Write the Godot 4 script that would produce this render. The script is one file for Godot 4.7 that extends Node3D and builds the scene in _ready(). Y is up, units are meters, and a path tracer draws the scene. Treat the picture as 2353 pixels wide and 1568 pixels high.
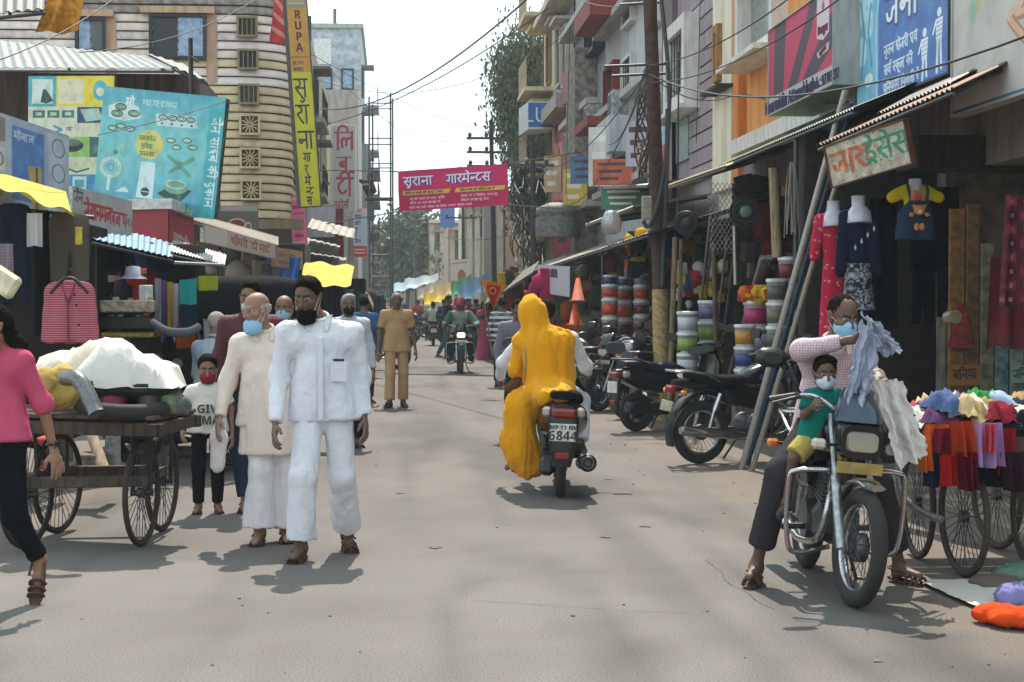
extends Node3D
# ---------- camera constants: the photograph measured on a 2353 x 1568 sheet ----------
const FOC:=3800.0
const EYE:=Vector3(0,1.55,0)
var cam_b:=Basis()
var rng:=RandomNumberGenerator.new()
var noise:=FastNoiseLite.new()
var cnt:={}
var mats:={}
var TX:={}
var font: SystemFont
var fontb: SystemFont
# ---------- pixel to place ----------
func ray(px: float,py: float)->Vector3:
	return cam_b*Vector3((px-1176.5)/FOC,-(py-784.0)/FOC,-1)
func at(px: float,py: float,d: float)->Vector3:
	return EYE+ray(px,py)*d
func gnd(px: float,py: float,y:=0.0)->Vector3:
	var r:=ray(px,py)
	return EYE+r*((y-EYE.y)/r.y)
func onx(px: float,py: float,x: float)->Vector3:
	var r:=ray(px,py)
	return EYE+r*((x-EYE.x)/r.x)
func onz(px: float,py: float,z: float)->Vector3:
	var r:=ray(px,py)
	return EYE+r*((z-EYE.z)/r.z)
func flat(v: Vector3)->Vector3:
	return Vector3(v.x,0,v.z)
func rf(a: float,b: float)->float:
	return rng.randf_range(a,b)
# ---------- names, things, parts ----------
func nm(base: String,par: Node)->String:
	var key:=str(par.get_instance_id())+base
	var n: int=cnt.get(key,0)
	cnt[key]=n+1
	return base if n==0 else "%s_%03d" % [base,n]
func tag(o: Node,label: String,category: String,group:="")->Node:
	o.set_meta("label",label)
	o.set_meta("category",category)
	if group!="":
		o.set_meta("group",group)
	return o
func thing(called: String,label: String,category: String,pos:=Vector3.ZERO,turn:=0.0,group:="")->Node3D:
	var o:=Node3D.new()
	o.name=nm(called,self)
	add_child(o)
	o.position=pos
	o.rotation.y=turn
	tag(o,label,category,group)
	return o
func part(called: String,st,m: Material,par: Node=null,lab:="")->MeshInstance3D:
	if par==null:
		par=self
	var o:=MeshInstance3D.new()
	o.name=nm(called,par)
	var me: ArrayMesh
	if st is SurfaceTool:
		st.generate_normals()
		me=st.commit()
	else:
		me=st
	if m and me.get_surface_count()>0:
		me.surface_set_material(0,m)
	o.mesh=me
	par.add_child(o)
	if lab!="":
		o.set_meta("label",lab)
	return o
func again(called: String,me: Mesh,m: Material,par: Node,xf: Transform3D)->MeshInstance3D:
	var o:=MeshInstance3D.new()
	o.name=nm(called,par)
	o.mesh=me
	o.material_override=m
	o.transform=xf
	par.add_child(o)
	return o
func struct(called: String,st,m: Material)->MeshInstance3D:
	var o:=part(called,st,m)
	o.set_meta("kind","structure")
	return o
func dup(o: Node3D,pos: Vector3,turn: float,label: String,group:="")->Node3D:
	var base:=str(o.name)
	if base.length()>4 and base[base.length()-4]=="_" and base.right(3).is_valid_int():
		base=base.left(base.length()-4)
	var c: Node3D=o.duplicate()
	c.name=nm(base,self)
	add_child(c)
	c.position=pos
	c.rotation=Vector3(0,turn,0)
	c.set_meta("label",label)
	if group!="":
		c.set_meta("group",group)
	return c
# ---------- mesh building ----------
func S(smooth:=true)->SurfaceTool:
	var st:=SurfaceTool.new()
	st.begin(Mesh.PRIMITIVE_TRIANGLES)
	st.set_smooth_group(0 if smooth else -1)
	return st
func face(st: SurfaceTool,a: Vector3,b: Vector3,c: Vector3,d: Vector3,n: Vector3)->void:
	if (b-a).cross(c-a).dot(n)>0:
		var t:=b
		b=d
		d=t
	for v in [a,b,c,a,c,d]:
		st.add_vertex(v)
func tri3(st: SurfaceTool,a: Vector3,b: Vector3,c: Vector3,n: Vector3)->void:
	for v in ([a,c,b] if (b-a).cross(c-a).dot(n)>0 else [a,b,c]):
		st.add_vertex(v)
func box(st: SurfaceTool,c: Vector3,s: Vector3,b:=Basis())->void:
	st.set_smooth_group(-1)
	var h:=s*0.5
	for ax in 3:
		var u:=(ax+1) % 3
		var v:=(ax+2) % 3
		for sg in [-1.0,1.0]:
			var n: Vector3=b[ax]*sg
			var o: Vector3=c+n*h[ax]
			var uu: Vector3=b[u]*h[u]
			var vv: Vector3=b[v]*h[v]
			face(st,o-uu-vv,o+uu-vv,o+uu+vv,o-uu+vv,n)
func bbox(st: SurfaceTool,c: Vector3,s: Vector3,r:=0.01,b:=Basis())->void:
	# box with chamfered edges
	st.set_smooth_group(-1)
	var h:=s*0.5
	r=minf(r,minf(h.x,minf(h.y,h.z))*0.6)
	for ax in 3:
		var u:=(ax+1) % 3
		var v:=(ax+2) % 3
		for sg in [-1.0,1.0]:
			var n: Vector3=b[ax]*sg
			var o: Vector3=c+n*h[ax]
			var uu: Vector3=b[u]*(h[u]-r)
			var vv: Vector3=b[v]*(h[v]-r)
			face(st,o-uu-vv,o+uu-vv,o+uu+vv,o-uu+vv,n)
			for s2 in [-1.0,1.0]:
				var m: Vector3=b[u]*s2
				var e1: Vector3=c+n*h[ax]+m*(h[u]-r)
				var e2: Vector3=c+n*(h[ax]-r)+m*h[u]
				face(st,e1-vv,e1+vv,e2+vv,e2-vv,n+m)
	for sx in [-1.0,1.0]:
		for sy in [-1.0,1.0]:
			for sz in [-1.0,1.0]:
				var p:=Vector3(h.x-r,h.y-r,h.z-r)
				var a: Vector3=c+b*Vector3(sx*h.x,sy*p.y,sz*p.z)
				var e: Vector3=c+b*Vector3(sx*p.x,sy*h.y,sz*p.z)
				var f: Vector3=c+b*Vector3(sx*p.x,sy*p.y,sz*h.z)
				if (e-a).cross(f-a).dot(b*Vector3(sx,sy,sz))>0:
					st.add_vertex(a); st.add_vertex(f); st.add_vertex(e)
				else:
					st.add_vertex(a); st.add_vertex(e); st.add_vertex(f)
func loft(st: SurfaceTool,rings: Array,cap:=true,closed:=true)->void:
	st.set_smooth_group(0)
	var n: int=rings[0].size()
	var r0: Array=rings[0]
	var nrm:=Vector3.ZERO
	for i in n:
		nrm+=r0[i].cross(r0[(i+1) % n])
	var c0:=Vector3.ZERO
	var c1:=Vector3.ZERO
	for i in n:
		c0+=r0[i]/n
		c1+=rings[1][i]/n
	var flip:=nrm.dot(c1-c0)<0
	var m:=n if closed else n-1
	for j in rings.size()-1:
		for i in m:
			var k:=(i+1) % n
			var a: Vector3=rings[j][i]
			var b: Vector3=rings[j][k]
			var c: Vector3=rings[j+1][i]
			var d: Vector3=rings[j+1][k]
			for v in ([a,b,c,b,d,c] if flip else [a,c,b,b,c,d]):
				st.add_vertex(v)
	if cap:
		st.set_smooth_group(-1)
		for e in [0,rings.size()-1]:
			var cc:=Vector3.ZERO
			for p in rings[e]:
				cc+=p/n
			for i in n:
				var a: Vector3=rings[e][i]
				var b: Vector3=rings[e][(i+1) % n]
				var fl: bool=flip!=(e!=0)
				for v in ([cc,b,a] if fl else [cc,a,b]):
					st.add_vertex(v)
		st.set_smooth_group(0)
func ring(c: Vector3,u: Vector3,v: Vector3,hu: float,hv: float,p:=2.0,n:=16)->Array:
	var out:=[]
	for i in n:
		var a:=TAU*i/n
		var x:=cos(a)
		var y:=sin(a)
		out.append(c+u*(hu*signf(x)*pow(absf(x),2.0/p))+v*(hv*signf(y)*pow(absf(y),2.0/p)))
	return out
func tube(st: SurfaceTool,pts: Array,r,sides:=8,cap:=true)->void:
	var rings:=[]
	var n:=pts.size()
	var up:=Vector3.UP
	var t0: Vector3=(pts[1]-pts[0]).normalized()
	if absf(t0.dot(up))>0.9:
		up=Vector3.RIGHT
	var nn:=(up-t0*up.dot(t0)).normalized()
	for j in n:
		var t: Vector3=(pts[mini(j+1,n-1)]-pts[maxi(j-1,0)]).normalized()
		nn=(nn-t*nn.dot(t)).normalized()
		var bb:=t.cross(nn)
		var rr: float=r[j] if r is Array else r
		rings.append(ring(pts[j],nn,bb,rr,rr,2.0,sides))
	loft(st,rings,cap)
func bend(pts: Array,k:=4)->Array:
	# Catmull-Rom through the points
	var out:=[]
	var n:=pts.size()
	for i in n-1:
		var a: Vector3=pts[maxi(i-1,0)]
		var b: Vector3=pts[i]
		var c: Vector3=pts[i+1]
		var d: Vector3=pts[mini(i+2,n-1)]
		for j in k:
			out.append(b.cubic_interpolate(c,a,d,float(j)/k))
	out.append(pts[n-1])
	return out
func cyl(st: SurfaceTool,a: Vector3,b: Vector3,r: float,r2:=-1.0,sides:=14)->void:
	tube(st,[a,b],[r,r if r2<0 else r2],sides)
func lathe(st: SurfaceTool,prof: Array,o:=Vector3.ZERO,b:=Basis(),sides:=20)->void:
	# prof: [radius, height] pairs about b.y
	var rings:=[]
	for p in prof:
		rings.append(ring(o+b.y*p[1],b.z,b.x,maxf(p[0],0.0005),maxf(p[0],0.0005),2.0,sides))
	loft(st,rings)
func torus(st: SurfaceTool,c: Vector3,axis: Vector3,R: float,r: float,r2:=-1.0,n:=36,m:=8)->void:
	var u:=axis.cross(Vector3.UP)
	if u.length()<0.1:
		u=axis.cross(Vector3.RIGHT)
	u=u.normalized()
	var v:=axis.cross(u).normalized()
	axis=axis.normalized()
	st.set_smooth_group(0)
	if r2<0:
		r2=r
	var P:=[]
	for i in n+1:
		var a:=TAU*i/n
		var dir:=u*cos(a)+v*sin(a)
		var rr:=[]
		for j in m:
			var t:=TAU*j/m
			rr.append(c+dir*(R+r*cos(t))+axis*(r2*sin(t)))
		P.append(rr)
	loft(st,P,false)
func prism(st: SurfaceTool,poly: Array,o: Vector3,u: Vector3,v: Vector3,w: Vector3)->void:
	# polygon of Vector2 in the plane u, v, pushed along w
	st.set_smooth_group(-1)
	var pk:=PackedVector2Array(poly)
	var idx:=Geometry2D.triangulate_polygon(pk)
	for e in 2:
		var q:=o+w*e
		var want:=w if e==1 else -w
		for i in range(0,idx.size(),3):
			var a: Vector3=q+u*pk[idx[i]].x+v*pk[idx[i]].y
			var b: Vector3=q+u*pk[idx[i+1]].x+v*pk[idx[i+1]].y
			var c: Vector3=q+u*pk[idx[i+2]].x+v*pk[idx[i+2]].y
			for x in ([a,c,b] if (b-a).cross(c-a).dot(want)>0 else [a,b,c]):
				st.add_vertex(x)
	var mid:=Vector3.ZERO
	for p in poly:
		mid+=(u*p.x+v*p.y)/poly.size()
	var cw:=Geometry2D.is_polygon_clockwise(pk)
	for i in poly.size():
		var p: Vector2=poly[i]
		var q: Vector2=poly[(i+1) % poly.size()]
		var e2:=q-p
		var on:=Vector2(-e2.y,e2.x) if cw else Vector2(e2.y,-e2.x)
		var nn:=u*on.x+v*on.y
		var a:=o+u*p.x+v*p.y
		var b:=o+u*q.x+v*q.y
		face(st,a,b,b+w,a+w,nn)
func sheet(st: SurfaceTool,nu: int,nv: int,f: Callable)->void:
	# a smooth cloth: f(u, v) -> Vector3, with UVs
	st.set_smooth_group(0)
	var P:=[]
	for j in nv+1:
		var row:=[]
		for i in nu+1:
			row.append(f.call(float(i)/nu,float(j)/nv))
		P.append(row)
	for j in nv:
		for i in nu:
			var q:=[[i,j],[i+1,j],[i+1,j+1],[i,j],[i+1,j+1],[i,j+1]]
			for e in q:
				st.set_uv(Vector2(float(e[0])/nu,float(e[1])/nv))
				st.add_vertex(P[e[1]][e[0]])
# ---------- textures and materials ----------
func grey_tex(key: String,freq: float,oct: int,lo: float,hi: float,sx:=1,sy:=1,size:=512,pw:=1.0)->ImageTexture:
	var n:=FastNoiseLite.new()
	n.seed=hash(key) % 10000
	n.frequency=freq
	n.fractal_octaves=oct
	if key=="crease":
		n.fractal_type=FastNoiseLite.FRACTAL_RIDGED
	var im:=n.get_seamless_image(size/sx,size/sy)
	im.resize(size,size,Image.INTERPOLATE_CUBIC)
	im.convert(Image.FORMAT_L8)
	var d:=im.get_data()
	for i in d.size():
		d[i]=int(255.0*clampf(lo+(hi-lo)*pow(d[i]/255.0,pw),0,1))
	im=Image.create_from_data(size,size,false,Image.FORMAT_L8,d)
	TX[key+"_im"]=im
	TX[key]=ImageTexture.create_from_image(im)
	return TX[key]
func bump_tex(key: String,amt: float)->void:
	var im: Image=TX[key+"_im"].duplicate()
	im.convert(Image.FORMAT_RGBA8)
	im.bump_map_to_normal_map(amt)
	TX[key+"_n"]=ImageTexture.create_from_image(im)
func M(c: Color,rough:=0.85,metal:=0.0,tex:="dust",scale:=1.0,bump:=0.0)->StandardMaterial3D:
	var key:="%s %.2f %.2f %s %.2f %.2f" % [c.to_html(),rough,metal,tex,scale,bump]
	if mats.has(key):
		return mats[key]
	var m:=StandardMaterial3D.new()
	m.albedo_color=c
	m.roughness=rough
	m.metallic=metal
	if tex!="":
		m.albedo_texture=TX[tex]
		m.uv1_triplanar=true
		m.uv1_scale=Vector3.ONE*scale
		if bump>0 and TX.has(tex+"_n"):
			m.normal_enabled=true
			m.normal_texture=TX[tex+"_n"]
			m.normal_scale=bump
	if tex=="cloth":
		if rough>0.5:
			m.metallic_specular=0.15
			m.roughness=maxf(rough,0.85)
		m.normal_enabled=true
		m.normal_texture=TX["crease_n"]
		m.normal_scale=maxf(bump,0.35)
	mats[key]=m
	return m
func MW(c: Color,tex:="streak",scale:=0.35,rough:=0.9)->StandardMaterial3D:
	return M(c,rough,0.0,tex,scale,0.2)
func vmat(rough:=0.85,tex:="",scale:=1.0)->StandardMaterial3D:
	var key:="v%.2f%s%.1f" % [rough,tex,scale]
	if mats.has(key):
		return mats[key]
	var m:=StandardMaterial3D.new()
	m.vertex_color_use_as_albedo=true
	m.roughness=rough
	if tex!="":
		m.albedo_texture=TX[tex]
		m.uv1_triplanar=true
		m.uv1_scale=Vector3.ONE*scale
	mats[key]=m
	return m
func picmat(im: Image,rough:=0.6)->StandardMaterial3D:
	var m:=StandardMaterial3D.new()
	m.albedo_texture=ImageTexture.create_from_image(im)
	m.roughness=rough
	return m
func glass(c:=Color(0.5,0.55,0.6),a:=0.25)->StandardMaterial3D:
	var m:=StandardMaterial3D.new()
	m.albedo_color=Color(c.r,c.g,c.b,a)
	m.transparency=BaseMaterial3D.TRANSPARENCY_ALPHA
	m.roughness=0.05
	return m
func C(hex: String)->Color:
	return Color.html(hex)
# ---------- flat print: a small painter ----------
func pic(w: int,h: int,c: Color)->Image:
	var im:=Image.create(w,h,false,Image.FORMAT_RGB8)
	im.fill(c)
	return im
func ppoly(im: Image,pts: Array,c: Color)->void:
	var y0:=1e9
	var y1:=-1e9
	for p in pts:
		y0=minf(y0,p.y)
		y1=maxf(y1,p.y)
	for y in range(maxi(0,int(floor(y0))),mini(im.get_height(),int(ceil(y1)))):
		var yy:=y+0.5
		var xs:=[]
		for i in pts.size():
			var a: Vector2=pts[i]
			var b: Vector2=pts[(i+1) % pts.size()]
			if (a.y<=yy)!=(b.y<=yy):
				xs.append(a.x+(b.x-a.x)*(yy-a.y)/(b.y-a.y))
		xs.sort()
		for i in range(0,xs.size()-1,2):
			var x0:=maxi(0,int(round(xs[i])))
			var x1:=mini(im.get_width(),int(round(xs[i+1])))
			if x1>x0:
				im.fill_rect(Rect2i(x0,y,x1-x0,1),c)
func pdisc(im: Image,o: Vector2,rx: float,ry: float,c: Color)->void:
	for y in range(maxi(0,int(o.y-ry)),mini(im.get_height(),int(o.y+ry)+1)):
		var t:=1.0-pow((y+0.5-o.y)/ry,2)
		if t>0:
			var w:=rx*sqrt(t)
			var x0:=maxi(0,int(round(o.x-w)))
			var x1:=mini(im.get_width(),int(round(o.x+w)))
			if x1>x0:
				im.fill_rect(Rect2i(x0,y,x1-x0,1),c)
func pline(im: Image,pts: Array,w: float,c: Color)->void:
	for i in pts.size():
		if w>2.5:
			pdisc(im,pts[i],w*0.5,w*0.5,c)
		if i+1<pts.size():
			var a: Vector2=pts[i]
			var b: Vector2=pts[i+1]
			var n: Vector2=(b-a).orthogonal().normalized()*w*0.5
			ppoly(im,[a+n,b+n,b-n,a-n],c)
func prect(im: Image,x: float,y: float,w: float,h: float,c: Color)->void:
	im.fill_rect(Rect2i(int(x),int(y),int(w),int(h)),c)
func pell(im: Image,o: Vector2,rx: float,ry: float,w: float,c: Color)->void:
	var p:=[]
	for i in 21:
		p.append(o+Vector2(cos(TAU*i/20)*rx,sin(TAU*i/20)*ry))
	pline(im,p,w,c)
# pen strokes of the letters: width, then strokes on a grid whose head line is y 0 and foot y 10
const GLYPH:={
	"स": "8|2.5,0 3.8,2 2.8,4.2 1,5 4.5,10|2.5,5 6.5,5|6.5,0 6.5,10",
	"र": "5|1.5,0 3.6,1.6 3.2,3.8 1,5 4.2,10",
	"ा": "3|1.3,0 1.3,10",
	"न": "7|2.6,5 1.2,4.6 0.8,6 1.8,6.9 2.8,5.9 2.4,5 5.4,5|5.4,0 5.4,10",
	"ग": "7|2.4,0 2.4,6.5 1.5,7.6 0.6,6.6|5.4,0 5.4,10",
	"म": "8|2,0 2,6.4 1,7.4 0.5,6.2 1.4,5.6 2,6.2 6,6.2|6,0 6,10",
	"ट": "6|3.2,0 3.2,1.5 1.4,3 0.9,6 2.2,8.4 4,8.6 5.2,7.2",
	"ल": "9|0.9,8.6 0.6,5 1.8,3.4 3.2,4.6 3.2,7.6|3.2,4.8 4.4,3.4 6.5,4|6.5,0 6.5,10",
	"ब": "7|5.4,3.6 2.6,3.2 0.9,5 1.8,7 4,7.2 5.4,6|1.6,3.8 4.4,7|5.4,0 5.4,10",
	"व": "7|5.4,3.6 2.6,3.2 0.9,5 1.8,7 4,7.2 5.4,6|5.4,0 5.4,10",
	"क": "9|4,0 4,10|4,4 2,3.2 0.8,5 2,7 4,5.6|4,4 6.5,3.8 7.2,5.5 6.2,7.4",
	"ज": "8|1,6 1.6,8 3.4,8 4.2,5 6.2,5|6.2,0 6.2,10",
	"ह": "6|3,0 3,2 1.2,2.6 1.4,4.6 4,4.6 4.4,6.4 2.4,7.2 3.6,8.4 4.6,10",
	"ड": "6|3.2,0 3.2,2 1.2,2.6 1.6,4.6 4.2,5 4.8,7.6 3,9.2 1,8",
	"द": "6|3.2,0 3.2,2 1.2,3.4 1.2,6 3.2,6.8 4.2,5.6|3.2,6.8 4.8,10",
	"ए": "7|1.2,0 1.2,4 3.6,6 2,8|5.2,0 5.2,4 4,6 5.6,10",
	"आ": "11|1.2,2.5 2.6,1.2 4,2.4 2.6,4.6 4.2,6 3.2,8.6 1,8|3.8,5 6.6,5|6.6,0 6.6,10|9.2,0 9.2,10",
	"अ": "8|1.2,2.5 2.6,1.2 4,2.4 2.6,4.6 4.2,6 3.2,8.6 1,8|3.8,5 6.6,5|6.6,0 6.6,10",
	"उ": "6|2.8,0 2.8,1.2|1.2,2 3.6,2.2 2.6,4.6 4.4,6 3.4,8.8 1,8",
	"य": "7|1.2,0 2.2,2.6 0.9,5 2.4,7.2 5.4,6.4|5.4,0 5.4,10",
	"प": "7|1.4,0 1.2,5.2 2.8,6.8 5.4,6|5.4,0 5.4,10",
	"च": "8|0.9,2.8 6,2.8|2.2,2.8 1.6,6 3.4,7.4 6,6|6,0 6,10",
	"ध": "7|1.8,1 0.9,2.6 2.6,4 0.9,5.4 2.4,7.2 5.4,6.4|5.4,1 5.4,10",
	"भ": "8|1.6,0.4 1,2 2.4,2.6 2.4,6.4 1.2,7 0.7,6|2.4,5.8 6,5.8|6,0 6,10",
	"त": "7|5.4,4 2.6,4 1,6 2,8.6|5.4,0 5.4,10",
	"थ": "7|1.6,1 1,2.4 2.6,3.2 1,5.4 2.4,7.2 5.4,6.4|5.4,1 5.4,10",
	"ख": "10|1.5,0 3.2,1.6 2.8,3.8 1,5 3.6,9.4|7.2,3.6 5,3.4 4,5 5,7 7.2,6|7.2,0 7.2,10",
	"ष": "7|1.4,0 1.2,5.2 2.8,6.8 5.4,6|1.4,2.4 5.4,6|5.4,0 5.4,10",
	"फ": "10|1.4,0 1.2,5.2 2.8,6.8 5.4,6|5.4,0 5.4,10|5.4,4.4 7.4,3.6 8.2,5.4 7,7.4",
	"ू": "0|-2.6,10.6 -3.8,12.2 -2,13.2 0,13.6",
	"ु": "0|-3.6,10.4 -2.2,11.4 -3.2,13 -4.4,12.2",
	"े": "0|-1.6,0 -2.6,-2.8 -4.2,-3.6",
	"ै": "0|-1.6,0 -2.6,-2.8 -4.4,-3.6|-1.6,0 -1.4,-3 -2.8,-4.4",
	"ो": "3|1.3,0 1.3,10|1.3,0 0.4,-2.8 -1.2,-3.6",
	"ौ": "3|1.3,0 1.3,10|1.3,0 0.4,-2.8 -1.2,-3.6|1.3,0 1.4,-3 0.2,-4.4",
	"ी": "3|1.3,0 1.3,10|1.3,0 0.4,-2.8 -1.6,-3.6 -3.8,-2.4 -4,0",
	"ि": "3|1.3,0 1.3,10|1.3,0 2.2,-2.8 4.2,-3.6 6.6,-2.4 7,0",
	"ं": "0|-2.8,-2.2 -2.5,-2",
	"ँ": "0|-4.4,-2.2 -3,-1.4 -1.6,-2.2|-3,-3 -2.8,-2.8",
	"reph": "0|-1.4,0 -2.4,-2 -1,-3.8 0.6,-3.2",
	"rakar": "0|-2.6,8 -5.2,10.4|-2.8,8.2 -1,10.6",
	" ": "4|",
	".": "3|1.2,9.4 1.5,9.6",
	"-": "5|0.6,5 3.8,5",
	",": "3|1.2,9 0.8,11",
	"0": "6|1,3 1,7.5 2.6,9.8 4.2,7.5 4.2,3 2.6,0.6 1,3",
	"1": "5|1.2,2.4 2.8,0.8 2.8,10",
	"2": "6|0.8,2.8 2.4,0.6 4.2,2.6 0.8,9.8 4.6,9.8",
	"3": "6|0.8,1.6 3.2,0.6 4.2,2.8 2.4,4.8 4.4,7 3,9.8 0.8,8.8",
	"4": "6|3.4,10 3.4,0.6 0.6,7 4.8,7",
	"6": "6|4,1 1.4,3.4 0.9,7.4 2.6,9.8 4.4,7.8 3.4,5 1,6.2",
	"7": "6|0.8,0.8 4.6,0.8 2,10",
	"8": "6|2.6,4.8 0.9,2.8 2.6,0.6 4.2,2.8 2.6,4.8 0.7,7.4 2.6,9.9 4.5,7.4 2.6,4.8",
	"9": "6|1.2,9 3.6,7 4.3,3 2.6,0.6 0.8,2.6 1.8,5 4.2,4",
}
func deva(im: Image,s: String,o: Vector2,size: float,pen: float,c: Color,ang:=0.0,head:=true,stretch:=1.0)->float:
	# size: head line to foot, in pixels; returns the length written
	var u:=Vector2(cos(ang),sin(ang))*size*0.1*stretch
	var v:=Vector2(-sin(ang),cos(ang))*size*0.1
	var x:=0.0
	var word:=-1.0
	var i:=0
	var reph:=false
	while i<s.length():
		var ch:=s[i]
		if ch=="र" and i+1<s.length() and s[i+1]=="्":
			reph=true
			i+=2
			continue
		if ch=="्":
			if i+1<s.length() and s[i+1]=="र":
				x=strokes(im,"rakar",o,u,v,x,pen,c,false)
				i+=2
			else:
				i+=1
			continue
		if i+1<s.length() and s[i+1]=="ि":
			if word<0:
				word=x
			x=strokes(im,"ि",o,u,v,x,pen,c,false)
		if ch=="ि":
			i+=1
			continue
		var latin:=ch==" " or ch=="." or ch=="-" or ch=="," or ch.is_valid_int()
		if latin:
			if word>=0 and head:
				pline(im,[o+u*word,o+u*(x+0.3)],pen,c)
			word=-1.0
		elif word<0:
			word=x
		var half:=i+1<s.length() and s[i+1]=="्" and ch!="ट" and not (i+2<s.length() and s[i+2]=="र")
		x=strokes(im,ch,o,u,v,x,pen,c,half)
		if reph and GLYPH.get(ch,"0|")[0]!="0" and (i+1>=s.length() or not GLYPH.has(s[i+1]) or s[i+1]==" "):
			strokes(im,"reph",o,u,v,x,pen,c,false)
			reph=false
		elif reph and (ch=="ी" or ch=="ा"):
			strokes(im,"reph",o,u,v,x+1,pen,c,false)
			reph=false
		i+=1
	if word>=0 and head:
		pline(im,[o+u*word,o+u*(x+0.3)],pen,c)
	return x*u.length()
func strokes(im: Image,ch: String,o: Vector2,u: Vector2,v: Vector2,x: float,pen: float,c: Color,half: bool)->float:
	if not GLYPH.has(ch):
		return x+3
	var f: PackedStringArray=GLYPH[ch].split("|")
	var n:=f.size()-(1 if half else 0)
	for k in range(1,n):
		var pts:=[]
		for e in f[k].split(" ",false):
			var q:=e.split(",")
			pts.append(o+u*(x+float(q[0]))+v*float(q[1]))
		if pts.size()>2:
			var sm:=[]
			for j in pts.size()-1:
				for t in 3:
					sm.append(pts[j].cubic_interpolate(pts[j+1],pts[maxi(j-1,0)],pts[mini(j+2,pts.size()-1)],t/3.0))
			sm.append(pts[-1])
			pts=sm
		if pts.size()>0:
			pline(im,pts,pen,c)
	var w:=float(f[0])
	return x+(w-2.0 if half else w)
func grime(im: Image,amt:=0.15,seed:=1)->Image:
	# stains and fading with a shape of their own
	noise.seed=seed
	noise.frequency=0.012
	var w:=im.get_width()
	var h:=im.get_height()
	for y in h:
		for x in w:
			var t:=noise.get_noise_2d(x,y*0.6)*amt
			var c:=im.get_pixel(x,y)
			im.set_pixel(x,y,c.lerp(Color(0.45,0.42,0.38),absf(t)) if t<0 else c.lerp(Color(0.85,0.85,0.82),t))
	return im
# ---------- signboards: a backing with a printed face ----------
func picface(called: String,im: Image,T: Transform3D,w: float,h: float,par: Node,rough:=0.6,ripple:=0.0)->MeshInstance3D:
	var st:=S()
	var nu:=1 if ripple==0.0 else 24
	var nv:=1 if ripple==0.0 else 12
	sheet(st,nu,nv,func(u,v):
		var z: float=ripple*(sin(u*9.0+v*3.0)*0.5+0.6*noise.get_noise_2d(u*90,v*60))
		return T*Vector3((u-0.5)*w,(0.5-v)*h,z))
	return part(called,st,picmat(im,rough),par)
func board(called: String,label: String,cat: String,T: Transform3D,w: float,h: float,dep: float,im: Image,frame: Material,rough:=0.6,rim:=0.0)->Node3D:
	var o:=thing(called,label,cat,T.origin)
	var L:=Transform3D(T.basis,Vector3.ZERO)
	var st:=S(false)
	box(st,L*Vector3(0,0,-dep*0.5),Vector3(w,h,dep),L.basis)
	part("backing",st,frame,o)
	picface("printed_face",im,L*Transform3D(Basis(),Vector3(0,0,0.004)),w*0.99,h*0.99,o,rough)
	if rim>0:
		st=S(false)
		for sg in [-1.0,1.0]:
			box(st,L*Vector3(0,sg*(h*0.5-rim*0.5+0.003),0.006),Vector3(w+0.012,rim,0.03),L.basis)
			box(st,L*Vector3(sg*(w*0.5-rim*0.5+0.003),0,0.006),Vector3(rim,h-2*rim,0.026),L.basis)
		part("rim",st,frame,o)
	return o
func letters(called: String,s: String,size: float,m: Material,T: Transform3D,par: Node,bold:=true,dep:=0.006)->MeshInstance3D:
	var tm:=TextMesh.new()
	tm.text=s
	tm.font=fontb if bold else font
	tm.font_size=32
	tm.pixel_size=size/23.0
	tm.depth=dep
	tm.material=m
	var o:=MeshInstance3D.new()
	o.name=nm(called,par)
	o.mesh=tm
	o.transform=T
	par.add_child(o)
	return o
# frame whose x runs along a board, y up it, z out of it
func look_basis(n: Vector3,roll:=0.0,up:=Vector3.UP)->Basis:
	var z:=n.normalized()
	var x:=up.cross(z).normalized()
	return Basis(x,z.cross(x),z).rotated(z,roll)
# a frame from the four-corner reading of a board: left edge middle, right edge middle, height
func span(a: Vector3,b: Vector3,up:=Vector3.UP)->Transform3D:
	var x:=(b-a).normalized()
	var z:=x.cross(up).normalized()
	return Transform3D(Basis(x,z.cross(x),z),(a+b)*0.5)
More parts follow.
